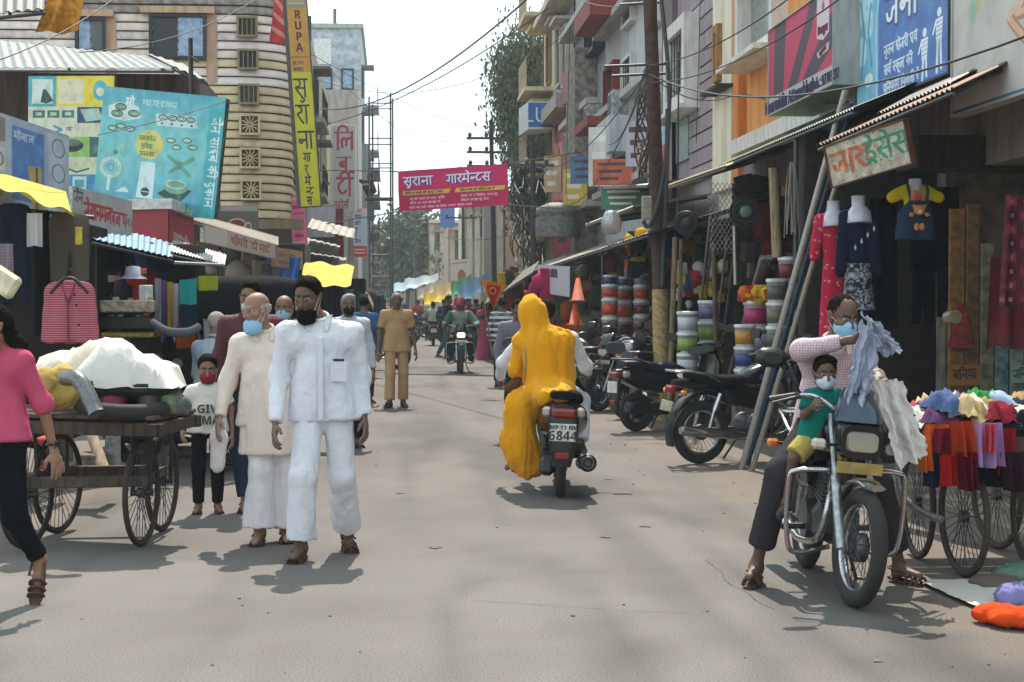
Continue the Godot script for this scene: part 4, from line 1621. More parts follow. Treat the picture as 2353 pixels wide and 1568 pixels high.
	a=at(226,334,18.6)
	b=at(505,365,18.0)
	T=span(a,b)
	bo=thing("hoarding","large blue advertising hoarding of fans, plates and switches, tilted to the right","hoarding",T.origin)
	w=a.distance_to(b)*1.0
	picface("printed_sheet",im,Transform3D(T.basis.rotated(T.basis.z,0.0),Vector3.ZERO),w,1.33,bo,0.55,0.012)
	var st:=S(false)
	for k in [-0.5,0.0,0.5]:
		box(st,T.basis*Vector3(0,k*1.28,-0.045),Vector3(w*0.99,0.035,0.035),T.basis)
		box(st,T.basis*Vector3(k*w*0.96,0,-0.082),Vector3(0.035,1.3,0.035),T.basis)
	part("frame",st,gm,bo)
	# lime and blue poster board behind it
	im=pic(560,800,C("c8cdb2"))
	prect(im,0,0,560,210,C("d6c832"))
	prect(im,0,0,185,210,C("3aa0b4"))
	prect(im,24,20,136,170,C("c4d8d4"))
	ppoly(im,[Vector2(80,180),Vector2(96,90),Vector2(116,90),Vector2(164,170),Vector2(120,190)],C("2c4440"))
	prect(im,200,20,160,170,C("d2d0b4"))
	pdisc(im,Vector2(470,100),46,70,C("3fa4b8"))
	pdisc(im,Vector2(470,110),26,30,C("d8d8b8"))
	prect(im,0,214,320,110,C("c6cfbe"))
	for i in 3:
		prect(im,30+i*96,236,80,52,C("2f6a58"))
		prect(im,50+i*96,250,40,22,C("a8c4b0"))
	prect(im,322,214,238,110,C("27406a"))
	ppoly(im,[Vector2(340,230),Vector2(460,222),Vector2(490,300),Vector2(380,316)],C("9cc0b8"))
	pline(im,[Vector2(170,345),Vector2(220,370),Vector2(170,396)],16,C("3a86b4"))
	deva(im,"रसोई",Vector2(250,356),22,5,C("3a6a7a"))
	prect(im,0,420,400,140,C("86b860"))
	pdisc(im,Vector2(290,480),74,44,C("1e2a24"))
	pdisc(im,Vector2(290,462),58,22,C("54645c"))
	prect(im,402,420,158,140,C("38605c"))
	prect(im,0,564,400,110,C("c2ccaa"))
	pline(im,[Vector2(240,630),Vector2(320,664),Vector2(400,640)],12,C("2f5a74"))
	prect(im,0,680,560,120,C("2f86b8"))
	prect(im,296,694,90,90,C("b8d2d6"))
	prect(im,310,716,60,54,C("4a90a8"))
	grime(im,0.45,43)
	a=at(63,308,20.4)
	b=at(262,308,20.2)
	board("poster_board","yellow and teal board of kitchen gadget posters behind the blue hoarding","sign",span(a,b),a.distance_to(b),1.43,0.04,im,gm,0.55)
	# leftmost pale blue hoarding, seen at an angle
	im=pic(560,480,C("9db2cf"))
	for i in 6:
		prect(im,10+(i % 2)*90,20+(i/2)*150,76,120,[C("b9c2cc"),C("8a7a7a"),C("a8b4c0")][i % 3])
		pell(im,Vector2(48+(i % 2)*90,80+(i/2)*150),24,34,8,C("66707c"))
	prect(im,210,40,190,380,C("4a7cc0"))
	deva(im,"मोबाइल",Vector2(222,70),36,7,C("b8cce4"))
	prect(im,420,20,140,440,C("b9c6d8"))
	for i in 3:
		pell(im,Vector2(490,90+i*140),40,50,7,C("5f6c7e"))
	ppoly(im,[Vector2(300,230),Vector2(380,220),Vector2(400,460),Vector2(330,470)],C("b8a060"))
	prect(im,345,228,16,235,C("5c5a3a"))
	grime(im,0.4,47)
	a=at(-70,352,12.2)
	b=at(158,410,14.6)
	T=span(a,b)
	bo=board("hoarding","pale blue hoarding with faded product photos at far left edge","hoarding",T,a.distance_to(b),0.75,0.05,im,white,0.5)
	# grey board with red letters
	im=pic(520,190,C("a9a5a4"))
	deva(im,"जैन",Vector2(8,20),46,8,C("4a4a52"))
	deva(im,"जेसानमल",Vector2(90,62),62,14,C("a8323c"),0,true,0.9)
	deva(im,"क्लॉथ",Vector2(330,74),58,13,C("a8323c"),0,true,0.9)
	deva(im,"मो.9",Vector2(470,90),28,5,C("5a5a64"),0.1)
	grime(im,0.3,8)
	a=at(166,478,15.0)
	b=at(303,508,16.5)
	board("shop_board","grey shop board with red letters above the toy stall","sign",span(a,b),a.distance_to(b),0.40,0.05,im,white,0.6)
	# red box sign with white top
	o=thing("box_sign","red box shaped shop sign with a white top on left","sign")
	a=at(300,535,17.6)
	b=at(386,535,17.4)
	var c:=at(445,545,19.2)
	st=S(false)
	var pr:=[Vector2(a.x,a.z),Vector2(b.x,b.z),Vector2(c.x,c.z),Vector2(a.x,c.z-0.3)]
	prism(st,pr,Vector3(0,1.7,0),Vector3.RIGHT,Vector3.BACK,Vector3(0,0.82,0))
	part("box",st,M(C("9c1c2a"),0.45,0,"dust",0.6),o)
	pr=[Vector2(a.x-0.04,a.z+0.06),Vector2(b.x+0.05,b.z+0.06),Vector2(c.x+0.07,c.z),Vector2(a.x-0.02,c.z-0.3)]
	st=S(false)
	prism(st,pr,Vector3(0,2.523,0),Vector3.RIGHT,Vector3.BACK,Vector3(0,0.11,0))
	part("white_top",st,M(C("d6d6d2"),0.5,0,"dust"),o)
	im=pic(300,200,C("8f2430"))
	deva(im,"पुष्पांजलि",Vector2(50,70),44,9,C("b9a0a4"),0.12)
	T=span(Vector3(b.x,2.2,b.z),Vector3(c.x,2.2,c.z))
	picface("printed_face",im,Transform3D(T.basis,T.origin+T.basis.z*0.006),b.distance_to(c)*0.96,0.58,o)
	# white slanted fascia with red letters, then a tan board
	im=pic(620,130,C("b3aaa0"))
	deva(im,"चौधरी ऑटो मार्ट",Vector2(210,40),56,11,C("9c5a4c"))
	prect(im,0,0,180,130,C("c4beb4"))
	a=at(468,536,21.0)
	b=at(632,578,24.5)
	board("fascia_board","dirty white fascia board with faded red letters sloping over a stall","sign",span(a,b),a.distance_to(b)*1.0,0.22,0.05,im,white,0.8)
	im=pic(300,200,C("9c7a66"))
	deva(im,"सिलाई सेंटर",Vector2(40,60),36,7,C("6a4a40"))
	deva(im,"महावीर मार्ग",Vector2(40,130),30,6,C("6a4a40"))
	grime(im,0.4,12)
	a=at(629,590,25.0)
	b=at(695,600,26.0)
	board("fascia_board","small tan brown board above the blue tarpaulin on left","sign",span(a,b),a.distance_to(b),0.3,0.04,im,M(C("7a6450"),0.8,0,"grain"),0.8)
	# tea shop picture board on the boarded building
	im=pic(300,180,C("6a6660"))
	pdisc(im,Vector2(150,100),70,50,C("7a3a2c"))
	pell(im,Vector2(150,80),60,22,8,C("c8b8a8"))
	pell(im,Vector2(232,100),22,26,8,C("c8b8a8"))
	prect(im,0,0,300,24,C("a8a49c"))
	a=at(497,520,30.0)
	b=at(592,520,30.0)
	board("poster_board","dark board with picture of a brown cup under the boarded corner","sign",span(a,b),a.distance_to(b),0.75,0.05,im,gm)
	# the pink banner stretched across the street
	im=pic(1200,520,C("c4135c"))
	for y in 520:
		im.fill_rect(Rect2i(0,y,1200,1),C("b81450").lerp(C("d01f66"),0.5+0.5*sin(y*0.012)))
	deva(im,"सुराना",Vector2(62,96),104,30,C("2c2a86"),0,true,1.18)
	deva(im,"गारमेन्टस",Vector2(540,96),104,30,C("2c2a86"),0,true,1.1)
	deva(im,"सुराना",Vector2(58,90),104,16,C("f0e4ee"),0,true,1.18)
	deva(im,"गारमेन्ट्स",Vector2(536,90),104,16,C("f0e4ee"),0,true,1.1)
	ppoly(im,[Vector2(50,264),Vector2(580,264),Vector2(560,318),Vector2(50,318)],C("d9b838"))
	ppoly(im,[Vector2(640,264),Vector2(1170,264),Vector2(1160,318),Vector2(620,318)],C("d9b838"))
	deva(im,"विभिन्न वस्त्रों की सम्पूर्ण श्रृंखला",Vector2(70,282),26,6,C("4a1a50"),0,true,1.2)
	deva(im,"उचित-उच्च एवं वाजिब दाम में",Vector2(680,282),26,6,C("4a1a50"),0,true,1.1)
	deva(im,"न्यू चांद साड़ी की सम्पूर्ण खरीदी",Vector2(120,358),24,5,C("e8b8cc"),0,true,1.2)
	deva(im,"कोमल, टी शर्ट, सिंथेटिक, कॉटन सूट",Vector2(690,358),24,5,C("e8b8cc"),0,true,1.1)
	deva(im,"बेडशीट एवं परदे होलसेल रेट",Vector2(120,412),24,5,C("e8b8cc"),0,true,1.2)
	deva(im,"मेडिकल एवं ड्रेस सूट लेदर",Vector2(690,412),24,5,C("e8b8cc"),0,true,1.1)
	deva(im,"हमारे यहां सभी त्यौहार शादी विवाह, कपड़ों, रेडीमेड कपड़े",Vector2(110,470),22,5,C("e8b8cc"),0,true,1.3)
	a=at(916,440,38.0)
	b=at(1167,424,37.0)
	T=span(a,b)
	bo=thing("street_banner","bright pink cloth banner with white and yellow lettering strung across the street","banner",T.origin)
	w=a.distance_to(b)
	picface("printed_cloth",im,Transform3D(T.basis,Vector3.ZERO),w,0.92,bo,0.7,0.035)
	for s in [-1.0,1.0]:
		for y in [-0.46,0.46]:
			st=S()
			tube(st,[T.basis*Vector3(s*w*0.5,y,0),T.basis*Vector3(s*(w*0.5+(2.2 if s<0 else 1.6)),y*1.4,-0.3)],0.012,5)
			part("rope",st,M(C("55504a"),0.9),bo)
func zat(px: float,X: float)->float:
	return onx(px,693,X).z
func yat(px: float,py: float,X: float)->float:
	return onx(px,py,X).y
func right_buildings():
	var T:=rfront(5.0)
	var X:=5.0
	var dark:=M(C("17191c"),0.3,0,"dust")
	var white:=M(C("cfcdc8"),0.7,0,"streak",0.6)
	var bk:=M(C("2a2c30"),0.5,0.3,"metal")
	var pane:=M(C("54616a"),0.15,0.1,"dust")
	var win:=func(o: Node3D,px0: float,px1: float,py0: float,py1: float,fm: Material,opt:={}):
		var pc:=(px0+px1)/2
		var z0:=zat(px0,X)
		var z1:=zat(px1,X)
		window(o,T,(z0+z1)/2,(yat(pc,py0,X)+yat(pc,py1,X))/2,z1-z0,yat(pc,py0,X)-yat(pc,py1,X),fm,opt.get("pm",dark),opt)
	var bl:=func(label: String,px0: float,px1: float,y0: float,y1: float,m: Material)->Node3D:
		return building(label,T,zat(px0,X),zat(px1,X)-0.02,y0,y1,7.0,m)
	# R1, R2 nearest: mostly behind their signs
	var o: Node3D=bl.call("plain grey building front behind the white signboard at right edge",2180,2900,2.7,9.5,MW(C("8c857c")))
	o=bl.call("plain building front behind the blue signboard with white figures",1972,2180,2.9,9.0,MW(C("77706e")))
	# R4 orange
	o=bl.call("orange painted building with white framed window and purple band",1702,1972,2.9,9.0,MW(C("dc9550"),"streak",0.25))
	var zz0:=zat(1716,X)
	var zz1:=zat(1968,X)
	slab_part("purple_band",o,MW(C("83767f")),T,zz0,zz1,yat(1740,345,X)-0.6,yat(1740,345,X)-0.02,0,0.05)
	slab_part("white_ledge",o,white,T,zz0,zz1,yat(1740,345,X)-0.02,yat(1740,345,X)+0.18,0,0.24)
	win.call(o,1722,1810,-90,130,white,{"fw": 0.16,"dep": 0.22,"n": 2,"sill": 0.25,"pm": M(C("8c9290"),0.3),"pms": [M(C("8d908a"),0.5),M(C("6c8a8a"),0.3)]})
	slab_part("corner_post",o,MW(C("d07f38")),T,zz0-0.4,zz0-0.05,2.9,9.0,0,0.12)
	# R5 cream
	o=bl.call("narrow cream building with a wooden window beside the orange one",1652,1702,2.8,9.0,MW(C("d2c7ae"),"streak",0.2))
	slab_part("pilaster",o,MW(C("d6ccb6"),"streak",0.2),T,zat(1654,X),zat(1698,X),3.2,8.9,0,0.12)
	win.call(o,1664,1676,60,190,M(C("a8763c"),0.7,0,"grain"),{"n": 1,"dep": 0.2,"fw": 0.12,"pm": M(C("8a5c30"),0.6)})
	slab_part("ledge",o,M(C("3a302c")),T,zat(1660,X),zat(1700,X),yat(1680,212,X),yat(1680,208,X)+0.02,0.1,0.35)
	# R6 mauve grey with grooves
	o=bl.call("mauve grey clapboard building with a deep white framed window",1530,1652,2.8,9.0,MW(C("8d8087"),"streak",0.25))
	var z0:=zat(1590,X)
	var z1:=zat(1650,X)
	var mm:=[MW(C("978b90"),"streak",0.3),MW(C("8f8288"),"streak",0.4)]
	for i in 22:
		var y:=3.5+i*0.26
		slab_part("board",o,mm[i % 2],T,z0+0.01,z1,y,y+0.225,0.0,0.05)
	slab_part("dark_panel",o,M(C("4f464c"),0.6),T,z0,z1,yat(1625,395,X),3.49,0,0.06)
	slab_part("corner_post",o,MW(C("6f5f62")),T,zat(1532,X),zat(1556,X),3.0,9.0,0,0.1)
	win.call(o,1562,1612,52,255,white,{"fw": 0.22,"dep": 0.3,"n": 2,"bars": 6,"sill": 0.1})
	slab_part("teal_glass",o,M(C("86a09c"),0.25),T,zat(1560,X),zat(1588,X),yat(1575,370,X),yat(1575,275,X),0,0.06)
	# R7 white building with painted advertisements
	o=bl.call("white building with pink and green painted adverts behind the rusty pole",1392,1530,2.8,9.6,MW(C("b9bcbf"),"streak",0.22))
	var im:=pic(200,420,C("cfc3cc"))
	prect(im,100,60,100,360,C("b85060"))
	ppoly(im,[Vector2(10,190),Vector2(60,160),Vector2(100,190),Vector2(50,220)],C("4a9478"))
	pdisc(im,Vector2(150,70),50,40,C("8fc0d0"))
	pline(im,[Vector2(130,200),Vector2(160,300),Vector2(150,380)],18,C("8a2c38"))
	grime(im,0.2,3)
	var Tz:=Transform3D(T.basis,Vector3(X,0,0))
	var pz0:=zat(1504,X)
	var pz1:=zat(1556,X)
	picface("painted_advert",im,Transform3D(T.basis,Vector3(X-0.14,(yat(1530,300,X)+yat(1530,460,X))/2,(pz0+pz1)/2)),pz1-pz0,1.35,o)
	slab_part("advert_backing",o,white,T,pz0,pz1,yat(1530,462,X),yat(1530,298,X),0,0.13)
	for e in [[1506,1528,120,300],[1440,1462,130,330],[1440,1462,-60,60],[1506,1528,-80,60]]:
		win.call(o,e[0],e[1],e[2],e[3],white,{"n": 2,"bars": 5,"dep": 0.14,"pm": pane})
	for y in [3.9,5.7,7.6]:
		slab_part("ledge",o,MW(C("a9a6a4")),T,zat(1394,X),zat(1526,X),y,y+0.14,0,0.35)
	win.call(o,1400,1424,150,260,M(C("8c2a2c")),{"n": 2,"dep": 0.16,"pm": pane})
	slab_part("red_sunshade",o,M(C("8e3430"),0.7),T,zat(1398,X),zat(1440,X),yat(1420,60,X),yat(1420,20,X),0.0,0.8)
	slab_part("red_sunshade",o,M(C("8e3a34"),0.7),T,zat(1410,X),zat(1446,X),yat(1430,300,X),yat(1430,280,X),0.0,0.9)
	slab_part("grey_box_bay",o,MW(C("b4bac0")),T,zat(1440,X),zat(1480,X),yat(1460,360,X),yat(1460,280,X),0,0.7)
	var rp:=slab_part("red_panel",o,M(C("a01c28"),0.5),Transform3D(T.basis*Basis(Vector3.BACK,-0.14),Vector3(X,yat(1450,420,X),zat(1450,X))),-0.5,0.5,0,1.0,0.25,0.34)
	slab_part("red_panel",o,M(C("b03038"),0.5),Transform3D(T.basis*Basis(Vector3.BACK,0.1),Vector3(X,yat(1425,425,X),zat(1425,X))),-0.8,0.6,0,0.55,0.25,0.34)
	# R8 slate grey with dark shutters
	o=bl.call("slate grey building with dark louvred shutters and a concrete pier",1318,1392,2.6,10.6,MW(C("9a9fab"),"dust",0.3))
	win.call(o,1368,1390,30,125,bk,{"n": 2,"bars": 6,"dep": 0.3})
	win.call(o,1330,1346,160,300,bk,{"n": 1,"bars": 4,"dep": 0.15})
	slab_part("concrete_pier",o,MW(C("8d857c"),"rust",0.6),T,zat(1350,X),zat(1372,X),2.6,yat(1360,125,X),0,0.55)
	slab_part("red_sign_panel",o,M(C("a3293c"),0.6),T,zat(1326,X),zat(1344,X),yat(1335,235,X),yat(1335,160,X),0.3,0.4)
	for k in 3:
		slab_part("ledge",o,MW(C("b0aca6")),T,zat(1320,X),zat(1390,X),3.8+k*2.4,3.95+k*2.4,0,0.45)
	# R9 pink-red arcade
	o=bl.call("old pink red building with arched windows further up the right side",1274,1318,2.4,7.2,MW(C("b76a66"),"streak",0.4))
	for i in 3:
		var zc:=zat(1282+i*13,X)
		var yc:=yat(1288+i*12,400,X)
		var st:=S(false)
		var poly:=[Vector2(-0.42,-1.3),Vector2(0.42,-1.3)]
		for k in 9:
			poly.append(Vector2(cos(PI*k/8)*0.42,0.4+sin(PI*k/8)*0.42))
		prism(st,poly,T*Vector3(zc,yc,0.0),T.basis.x,T.basis.y,T.basis.z*0.05)
		var w:=part("arched_window",st,dark,o)
		st=S()
		var arc:=[]
		for k in 13:
			arc.append(T*Vector3(zc+cos(PI*k/12)*0.5,yc+0.4+sin(PI*k/12)*0.5,0.06))
		tube(st,[T*Vector3(zc+0.5,yc-1.3,0.06)]+arc+[T*Vector3(zc-0.5,yc-1.3,0.06)],0.09,6)
		part("arch_trim",st,MW(C("c98a84")),w)
	slab_part("cornice",o,MW(C("a89c92")),T,zat(1272,X),zat(1318,X),6.9,7.3,0,0.5)
	slab_part("ledge",o,MW(C("b0867c")),T,zat(1272,X),zat(1318,X),3.5,3.75,0,0.5)
	# R10 cream tower with balconies
	o=bl.call("tall cream yellow building with small balconies beside the tree",1250,1274,2.2,15.0,MW(C("cbb894"),"streak",0.3))
	for k in 5:
		var y:=3.6+k*2.3
		balcony(o,T,zat(1252,X),zat(1272,X),y,0.9,MW(C("d6c49c")),MW(C("bba98a")),0.9)
		win.call(o,1255,1260,693,694,bk)
		window(o,T,zat(1264,X),y+1.0,1.1,1.6,MW(C("8a7a60")),dark,{"shade": 0.7,"sm": MW(C("cdbb90"))})
	o=bl.call("taller grey plastered wall above the pink red arcade",1276,1322,7.4,13.5,MW(C("a7a3a2"),"dust",0.3))
	for k in 2:
		win.call(o,1290+k*14,1300+k*14,60,200,MW(C("c9c2b4")),{"n": 2,"bars": 4,"dep": 0.2,"pm": pane,"shade": 0.5})
	slab_part("ledge",o,MW(C("c4b8a0")),T,zat(1278,X),zat(1320,X),9.8,10.0,0,0.7)
	# ground floor: open shops, a back wall and dividing walls
	var st:=S(false)
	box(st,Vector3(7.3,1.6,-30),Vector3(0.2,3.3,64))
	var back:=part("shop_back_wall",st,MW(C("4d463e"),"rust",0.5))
	tag(back,"dim back wall running behind the open shops on the right","wall")
	for px in [2150]:
		var z:=zat(px,X)
		st=S(false)
		box(st,Vector3(6.1,1.45,z),Vector3(2.1,2.9,0.25))
		var w:=part("shop_party_wall",st,MW(C("6b6156"),"rust",0.6))
		tag(w,"plastered dividing wall beside the dress shop on the right","wall")
	# --- the LU box sign and tree further up
	var lu:=thing("box_sign","blue and white box sign projecting beside the tree","sign")
	var a:=at(1214,265,50.0)
	var b:=at(1270,265,50.0)
	var c:=at(1192,266,52.0)
	st=S(false)
	prism(st,[Vector2(a.x,a.z),Vector2(b.x,b.z),Vector2(b.x,b.z-1),Vector2(c.x,c.z)],Vector3(0,a.y-0.42,0),Vector3.RIGHT,Vector3.BACK,Vector3(0,0.84,0))
	part("box",st,white,lu)
	im=pic(200,220,C("2f6cb0"))
	prect(im,0,0,200,10,C("c9d4de"))
	prect(im,0,204,200,16,C("c9d4de"))
	var TT:=span(a,b)
	var pf:=picface("printed_face",im,Transform3D(TT.basis,TT.origin+TT.basis.z*0.01),a.distance_to(b),0.84,lu)
	letters("lettering","LU",0.42,M(C("e4e8ea"),0.6,0,""),Transform3D(TT.basis,TT.origin+TT.basis.z*0.02-TT.basis.x*0.14),lu,false)
func right_signs():
	var white:=M(C("a9a7a2"),0.5,0.1,"streak",0.8)
	var gm:=M(C("4c4a48"),0.6,0.4,"metal")
	# red and black paint sign box
	var X:=4.2
	var im:=pic(640,420,C("b62050"))
	ppoly(im,[Vector2(60,0),Vector2(190,0),Vector2(150,420),Vector2(50,420)],C("37263c"))
	ppoly(im,[Vector2(430,0),Vector2(520,0),Vector2(250,420),Vector2(150,420)],C("37263c"))
	ppoly(im,[Vector2(640,90),Vector2(640,250),Vector2(330,420),Vector2(250,420)],C("3a2840"))
	prect(im,0,336,640,84,C("aaa7a6"))
	ppoly(im,[Vector2(490,10),Vector2(600,10),Vector2(600,185),Vector2(545,206),Vector2(490,185)],C("c9bcc2"))
	ppoly(im,[Vector2(534,60),Vector2(546,26),Vector2(560,60),Vector2(552,84),Vector2(538,84)],C("a01c40"))
	ppoly(im,[Vector2(490,250),Vector2(600,226),Vector2(594,262),Vector2(504,276)],C("c9b0b8"))
	var a:=onx(1768,165,X)
	var b:=onx(1918,90,X)
	var w:=absf(b.z-a.z)
	var T:=Transform3D(rfront(X).basis,Vector3(X,4.09,(a.z+b.z)/2))
	var o:=board("box_sign","red and dark purple box shaped paint shop sign with a white strip","sign",T,w,0.95,0.5,im,white,0.45,0.012)
	letters("lettering","Berger",0.085,M(C("7a1c38"),0.6,0,""),Transform3D(T.basis,T.basis*Vector3(w*0.352,0.12,0.01)),o)
	letters("lettering","Nooruddin Attumbhai",0.145,M(C("2c2a4e"),0.6,0,""),Transform3D(T.basis,T.basis*Vector3(-w*0.17,-0.385,0.01)),o)
	letters("lettering","One Mob.: 97703092",0.105,M(C("2c2a4e"),0.6,0,""),Transform3D(T.basis,T.basis*Vector3(w*0.32,-0.385,0.01)),o)
	letters("lettering","express",0.05,M(C("7a1c38"),0.6,0,""),Transform3D(T.basis*Basis(Vector3.BACK,0.15),T.basis*Vector3(w*0.352,-0.09,0.01)),o)
	# blue school wear sign
	im=pic(640,620,C("3f6cae"))
	prect(im,0,0,170,620,C("6fb0cf"))
	pline(im,[Vector2(172,-5),Vector2(168,250),Vector2(150,300),Vector2(160,625)],7,C("b8d4e4"))
	deva(im,"नया",Vector2(30,40),46,9,C("d0604a"))
	for p in [[40,240],[96,300],[44,400],[100,180]]:
		pdisc(im,Vector2(p[0],p[1]),34,60,C("a8d4e4"))
	pline(im,[Vector2(30,200),Vector2(60,330),Vector2(40,500)],12,C("4a88a8"))
	pline(im,[Vector2(110,230),Vector2(90,330),Vector2(120,470)],12,C("4a88a8"))
	pdisc(im,Vector2(96,520),32,26,C("d8e8e4"))
	deva(im,"जैना",Vector2(224,246),110,28,C("27447c"),0,true,1.15)
	deva(im,"जैना",Vector2(220,240),110,16,C("e2e6ea"),0,true,1.15)
	deva(im,"नूतन होजरी एवं",Vector2(212,424),34,7,C("ccd8e6"))
	deva(im,"सर्व स्कूल की",Vector2(212,496),34,7,C("ccd8e6"))
	deva(im,"यूनिफार्म मिलती है",Vector2(208,566),30,6,C("ccd8e6"))
	for e in [[580,385,600,1],[490,430,606,-1]]:
		var x: float=e[0]
		var y: float=e[1]
		pdisc(im,Vector2(x,y+14),13,16,C("dce4ea"))
		ppoly(im,[Vector2(x-22,y+34),Vector2(x+22,y+34),Vector2(x+16,y+108),Vector2(x-18,y+108)],C("dce4ea"))
		pline(im,[Vector2(x-8,y+100),Vector2(x-14,e[2])],13,C("d2dce4"))
		pline(im,[Vector2(x+8,y+100),Vector2(x+13,e[2]-8)],13,C("d2dce4"))
		pline(im,[Vector2(x-20,y+42),Vector2(x-38,y+80)],9,C("dce4ea"))
		for k in 4:
			pline(im,[Vector2(x-17,y+48+k*15),Vector2(x+17,y+45+k*15)],3,C("6a8ab8"))
	grime(im,0.3,51)
	X=4.45
	a=onx(1972,100,X)
	b=onx(2187,100,X)
	w=absf(b.z-a.z)
	var by:=yat(1980,252,X)
	T=Transform3D(rfront(X).basis,Vector3(X,by+0.75,(a.z+b.z)/2-0.03))
	o=board("signboard","blue shop signboard with white figures and Hindi lettering at upper right","sign",T,w,1.5,0.08,im,gm,0.5,0.02)
	# big weathered white sign at the right edge
	im=pic(500,560,C("b4b0aa"))
	deva(im,"सी",Vector2(221,291),150,28,C("a8765a"),0,true,1.3)
	deva(im,"सी",Vector2(216,286),150,16,C("c9a58c"),0,true,1.3)
	pdisc(im,Vector2(90,300),16,40,C("8fae9a"))
	pdisc(im,Vector2(115,280),10,40,C("b8a878"))
	grime(im,0.35,17)
	for i in 8:
		prect(im,0,548+i,500,1,C("3a6a8c"))
	X=4.3
	a=onx(2190,200,X)
	b=onx(2500,100,X)
	w=absf(b.z-a.z)
	by=yat(2190,270,X)
	T=Transform3D(rfront(X).basis,Vector3(X,by+0.8,(a.z+b.z)/2))
	o=board("signboard","large weathered white signboard with one brown letter at right edge","sign",T,w,1.6,0.1,im,white,0.6,0.02)
	# OKAYA cloth sign far up the right row
	im=pic(360,200,C("b9b4bd"))
	a=at(1236,640,31.0)
	b=at(1310,648,28.0)
	T=span(a,b)
	o=board("cloth_sign","pale grey lilac shop sign with dark capitals under the long awning","sign",T,a.distance_to(b)*1.0,0.52,0.02,im,gm,0.7)
	letters("lettering","OKAYA",0.15,M(C("3c3848"),0.6,0,""),Transform3D(T.basis,T.basis*Vector3(0.1,0.12,0.01)),o)
	# the hanging hand-painted dress shop board
	im=pic(560,330,C("a8a18e"))
	var red:=C("b4532e")
	var grn:=C("2f7a5c")
	deva(im,"जारा",Vector2(28,90),150,32,C("8a7a60"),0,true,1.0)
	deva(im,"जारा",Vector2(24,84),150,24,red,0,true,1.0)
	deva(im,"ड्रेसेस",Vector2(262,80),150,22,grn,0,true,0.92)
	grime(im,0.8,21)
	noise.frequency=0.03
	for i in 120:
		var p:=Vector2(rf(0,560),rf(0,330))
		if noise.get_noise_2d(p.x,p.y)>0.05 or p.y>290 or p.y<22:
			pdisc(im,p,rf(2,10),rf(2,6),C("6a4a38"))
	a=at(1905,384,13.2)
	b=at(2090,324,12.2)
	T=span(a,b)
	T.basis=Basis(T.basis.x,0.16)*T.basis
	board("hanging_board","hand painted rusty shop board with orange and green letters under the tin roof","sign",T,a.distance_to(b),0.34,0.03,im,M(C("6a3a2a"),0.8,0.2,"rust"),0.85,0.012)
func side_signs():
	# small signs, coolers and shades crowding the right-hand row
	var k:=0
	for e in [[1296,520,4.3,0.5,1.3,"a8323a","narrow red upright sign below the arcade windows"],[1322,430,4.4,0.6,0.9,"c8b23a","yellow square sign beside the concrete pier"],[1346,390,4.3,0.7,0.6,"3a6a9a","blue square sign left of the red panels"],[1380,360,4.2,0.5,1.2,"d0ccc4","white upright sign before the slate wall"],[1408,395,4.3,0.8,0.5,"b8502a","orange sign under the red sunshade"],[1436,455,4.3,0.9,0.4,"3a7a5a","green strip sign over the tin awning"],[1470,330,4.3,0.5,0.8,"b0a8b8","lilac sign tucked behind the rusty pole"],[1270,400,4.4,0.5,1.0,"c9a07a","tan upright sign on the cream tower"]]:
		var p:=onx(e[0],e[1],e[2])
		var im:=pic(120,120,C(e[5]))
		for i in 3:
			prect(im,14+i*4,16+i*34,84-i*14,14,C("e4e0d8") if k % 2 else C("3a2a30"))
		grime(im,0.4,60+k)
		board("shop_board",e[6],"sign",Transform3D(Basis(Vector3.UP,-0.35),p),e[3],e[4],0.1,im,M(C("6a6662"),0.6,0.2,"metal"))
		k+=1
	k=0
	for e in [[1306,330,"air cooler box under the high windows of the grey wall"],[1354,270,"air cooler box on the concrete pier"],[1412,240,"air cooler box between the red sunshades"],[1500,250,"air cooler box behind the rusty pole"]]:
		var p:=onx(e[0],e[1],4.6)
		var o:=thing("air_cooler",e[2],"cooler",p)
		var st:=S(false)
		bbox(st,Vector3(0.15,0,0),Vector3(0.5,0.55,0.6),0.03)
		part("case",st,M(C("a4a6a2"),0.5,0.1,"rust"),o)
		for i in 6:
			st=S(false)
			box(st,Vector3(-0.11,-0.18+i*0.07,0),Vector3(0.02,0.02,0.48))
			part("louvre",st,M(C("5a5c5c"),0.6),o)
		k+=1
